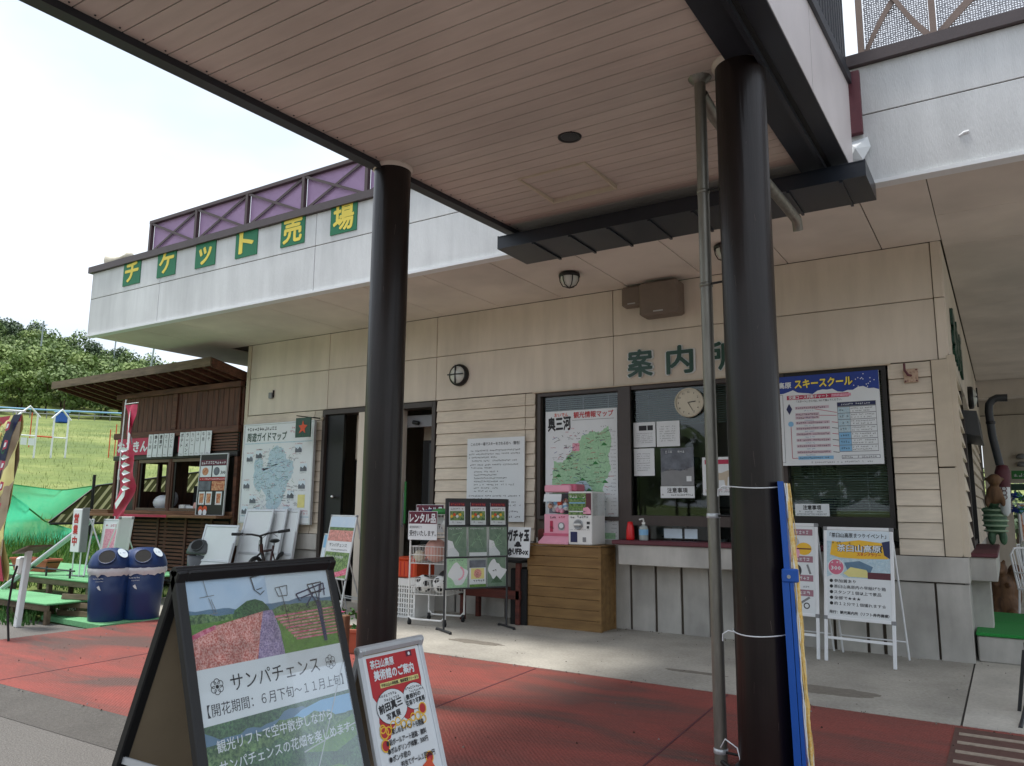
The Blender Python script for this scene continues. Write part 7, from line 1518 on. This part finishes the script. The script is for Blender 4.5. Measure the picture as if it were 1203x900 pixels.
t = thing('patio_table', 'round white patio table among the white chairs', 'table', T(.55, 5.3, .006)); MB().lathe([(.001, .70), (.42, .70), (.42, .725), (.001, .728)], 'white', 28).build('tabletop', t); MB().tube([(0, 0, .70), (0, 0, .05)], .03, 'white').build('pedestal', t); MB().lathe([(.25, 0), (.24, .03), (.03, .06)], 'white', 20).build('base', t)
t, F = stand('poster_stand', 'food poster stand in orange and white behind the patio chairs', (.18, 7.2, .006), (.5, .1, 0), (0, .12, 1), .5, .7, 1.55, 'white', .03); p = MB(); p.T = F @ T(.03, .73, -.005); p.rect(0, .44, 0, .79, .001, 'photo_food'); p.rect(.02, .42, .45, .75, .002, 'paper'); p.scrib(.05, .4, .6, .08, 'crimson', .003, 2); p.build('print', t)
van = thing('parked_van', 'white van parked beyond the passage at the right edge', 'van', T(.3, 15.5, .0))
b = MB(); b.cbox(0, 3.4, 0, 1.7, .35, 1.05, 'white', .08).build('body', van); MB().add([(.15, .05, 1.04), (3.35, .05, 1.04), (3.35, 1.65, 1.04), (.15, 1.65, 1.04), (.55, .2, 1.85), (3.25, .2, 1.85), (3.25, 1.5, 1.85), (.55, 1.5, 1.85)], [(0, 1, 5, 4), (1, 2, 6, 5), (2, 3, 7, 6), (3, 0, 4, 7), (4, 5, 6, 7)], 'white').build('cabin', van)
MB().add([(.42, .035, 1.12), (1.5, .035, 1.12), (1.5, .16, 1.72), (.68, .16, 1.72)], [(0, 1, 2, 3)], 'glass_dark').add([(1.6, .035, 1.12), (3.0, .035, 1.12), (3.0, .16, 1.72), (1.6, .16, 1.72)], [(0, 1, 2, 3)], 'glass_dark').build('window', van)
for x in (.7, 2.7):
    w = MB(); w.cyl((x, -.02, .32), (x, .18, .32), .32, 'rubber', 22); w.cyl((x, -.03, .32), (x, -.02, .32), .19, 'steel', 16); w.build('wheel', van)
GH = 'hedge bushes beyond the passage'
for k, x in enumerate((.2, 1.6, 3.0, 4.4)):
    t = thing('hedge_bush', ('dark green bush behind the white van, leftmost', 'dark green bush behind the white van, second', 'dark green bush behind the white van, third', 'dark green bush behind the white van, rightmost')[k], 'bush', T(x, 19, -.1), GH); crown('c', 40+k, 'leaf_c', 3.0, 2.4, n=900, clumps=8).build('foliage', t); MB().tube([(0, 0, 0), (0, 0, 1.6)], .06, 'bark', 6).build('stem', t)
MB().box(.10, 3.2, 11.78, 11.82, 1.86, 2.0, 'sign_green').build('awning_valance', BLD)
t = thing('hanging_plate', 'small green and white hanging sign under the far ceiling', 'sign', T(.13, 11.6, 2.1)); MB().box(0, .42, 0, .02, 0, .18, 'leaf_green').build('panel', t); s = MB(); s.T = T(0, -.002, 0) @ FR((0, 0, 0), *FRONT); s.scrib(.04, .4, .04, .09, 'paper', .001, 1); s.build('print', t)
for k, (x, z) in enumerate(((.34, 2.55), (.34, 2.38))):
    b = MB(); b.T = T(x, 11.7, z); b.lathe([(.001, 0), (.10, 0), (.10, .05), (.06, .10), (.001, .10)], 'grey', 16); tag(b.build('wall_meter'), ('upper round grey meter on the far white wall', 'lower round grey meter on the far white wall')[k], 'meter')
t = thing('folding_seat', 'dark metal folding stool at the far right edge on the concrete', 'stool', T(.08, -2.05, .006))
MB().tube([(-.12, -.32, .0), (-.10, -.1, .02), (.02, .1, .42), (.05, .2, .55)], .013, 'grey_dark').tube([(-.12, .2, .0), (-.06, -.05, .45)], .013, 'grey_dark').build('leg', t); MB().tube([(.40, -.32, .0), (.40, -.1, .02), (.45, .1, .42), (.48, .2, .55)], .013, 'grey_dark').tube([(.42, .2, .0), (.42, -.05, .45)], .013, 'grey_dark').build('leg', t); MB().cbox(-.06, .46, -.10, .25, .45, .475, 'black', .01).build('seat', t)
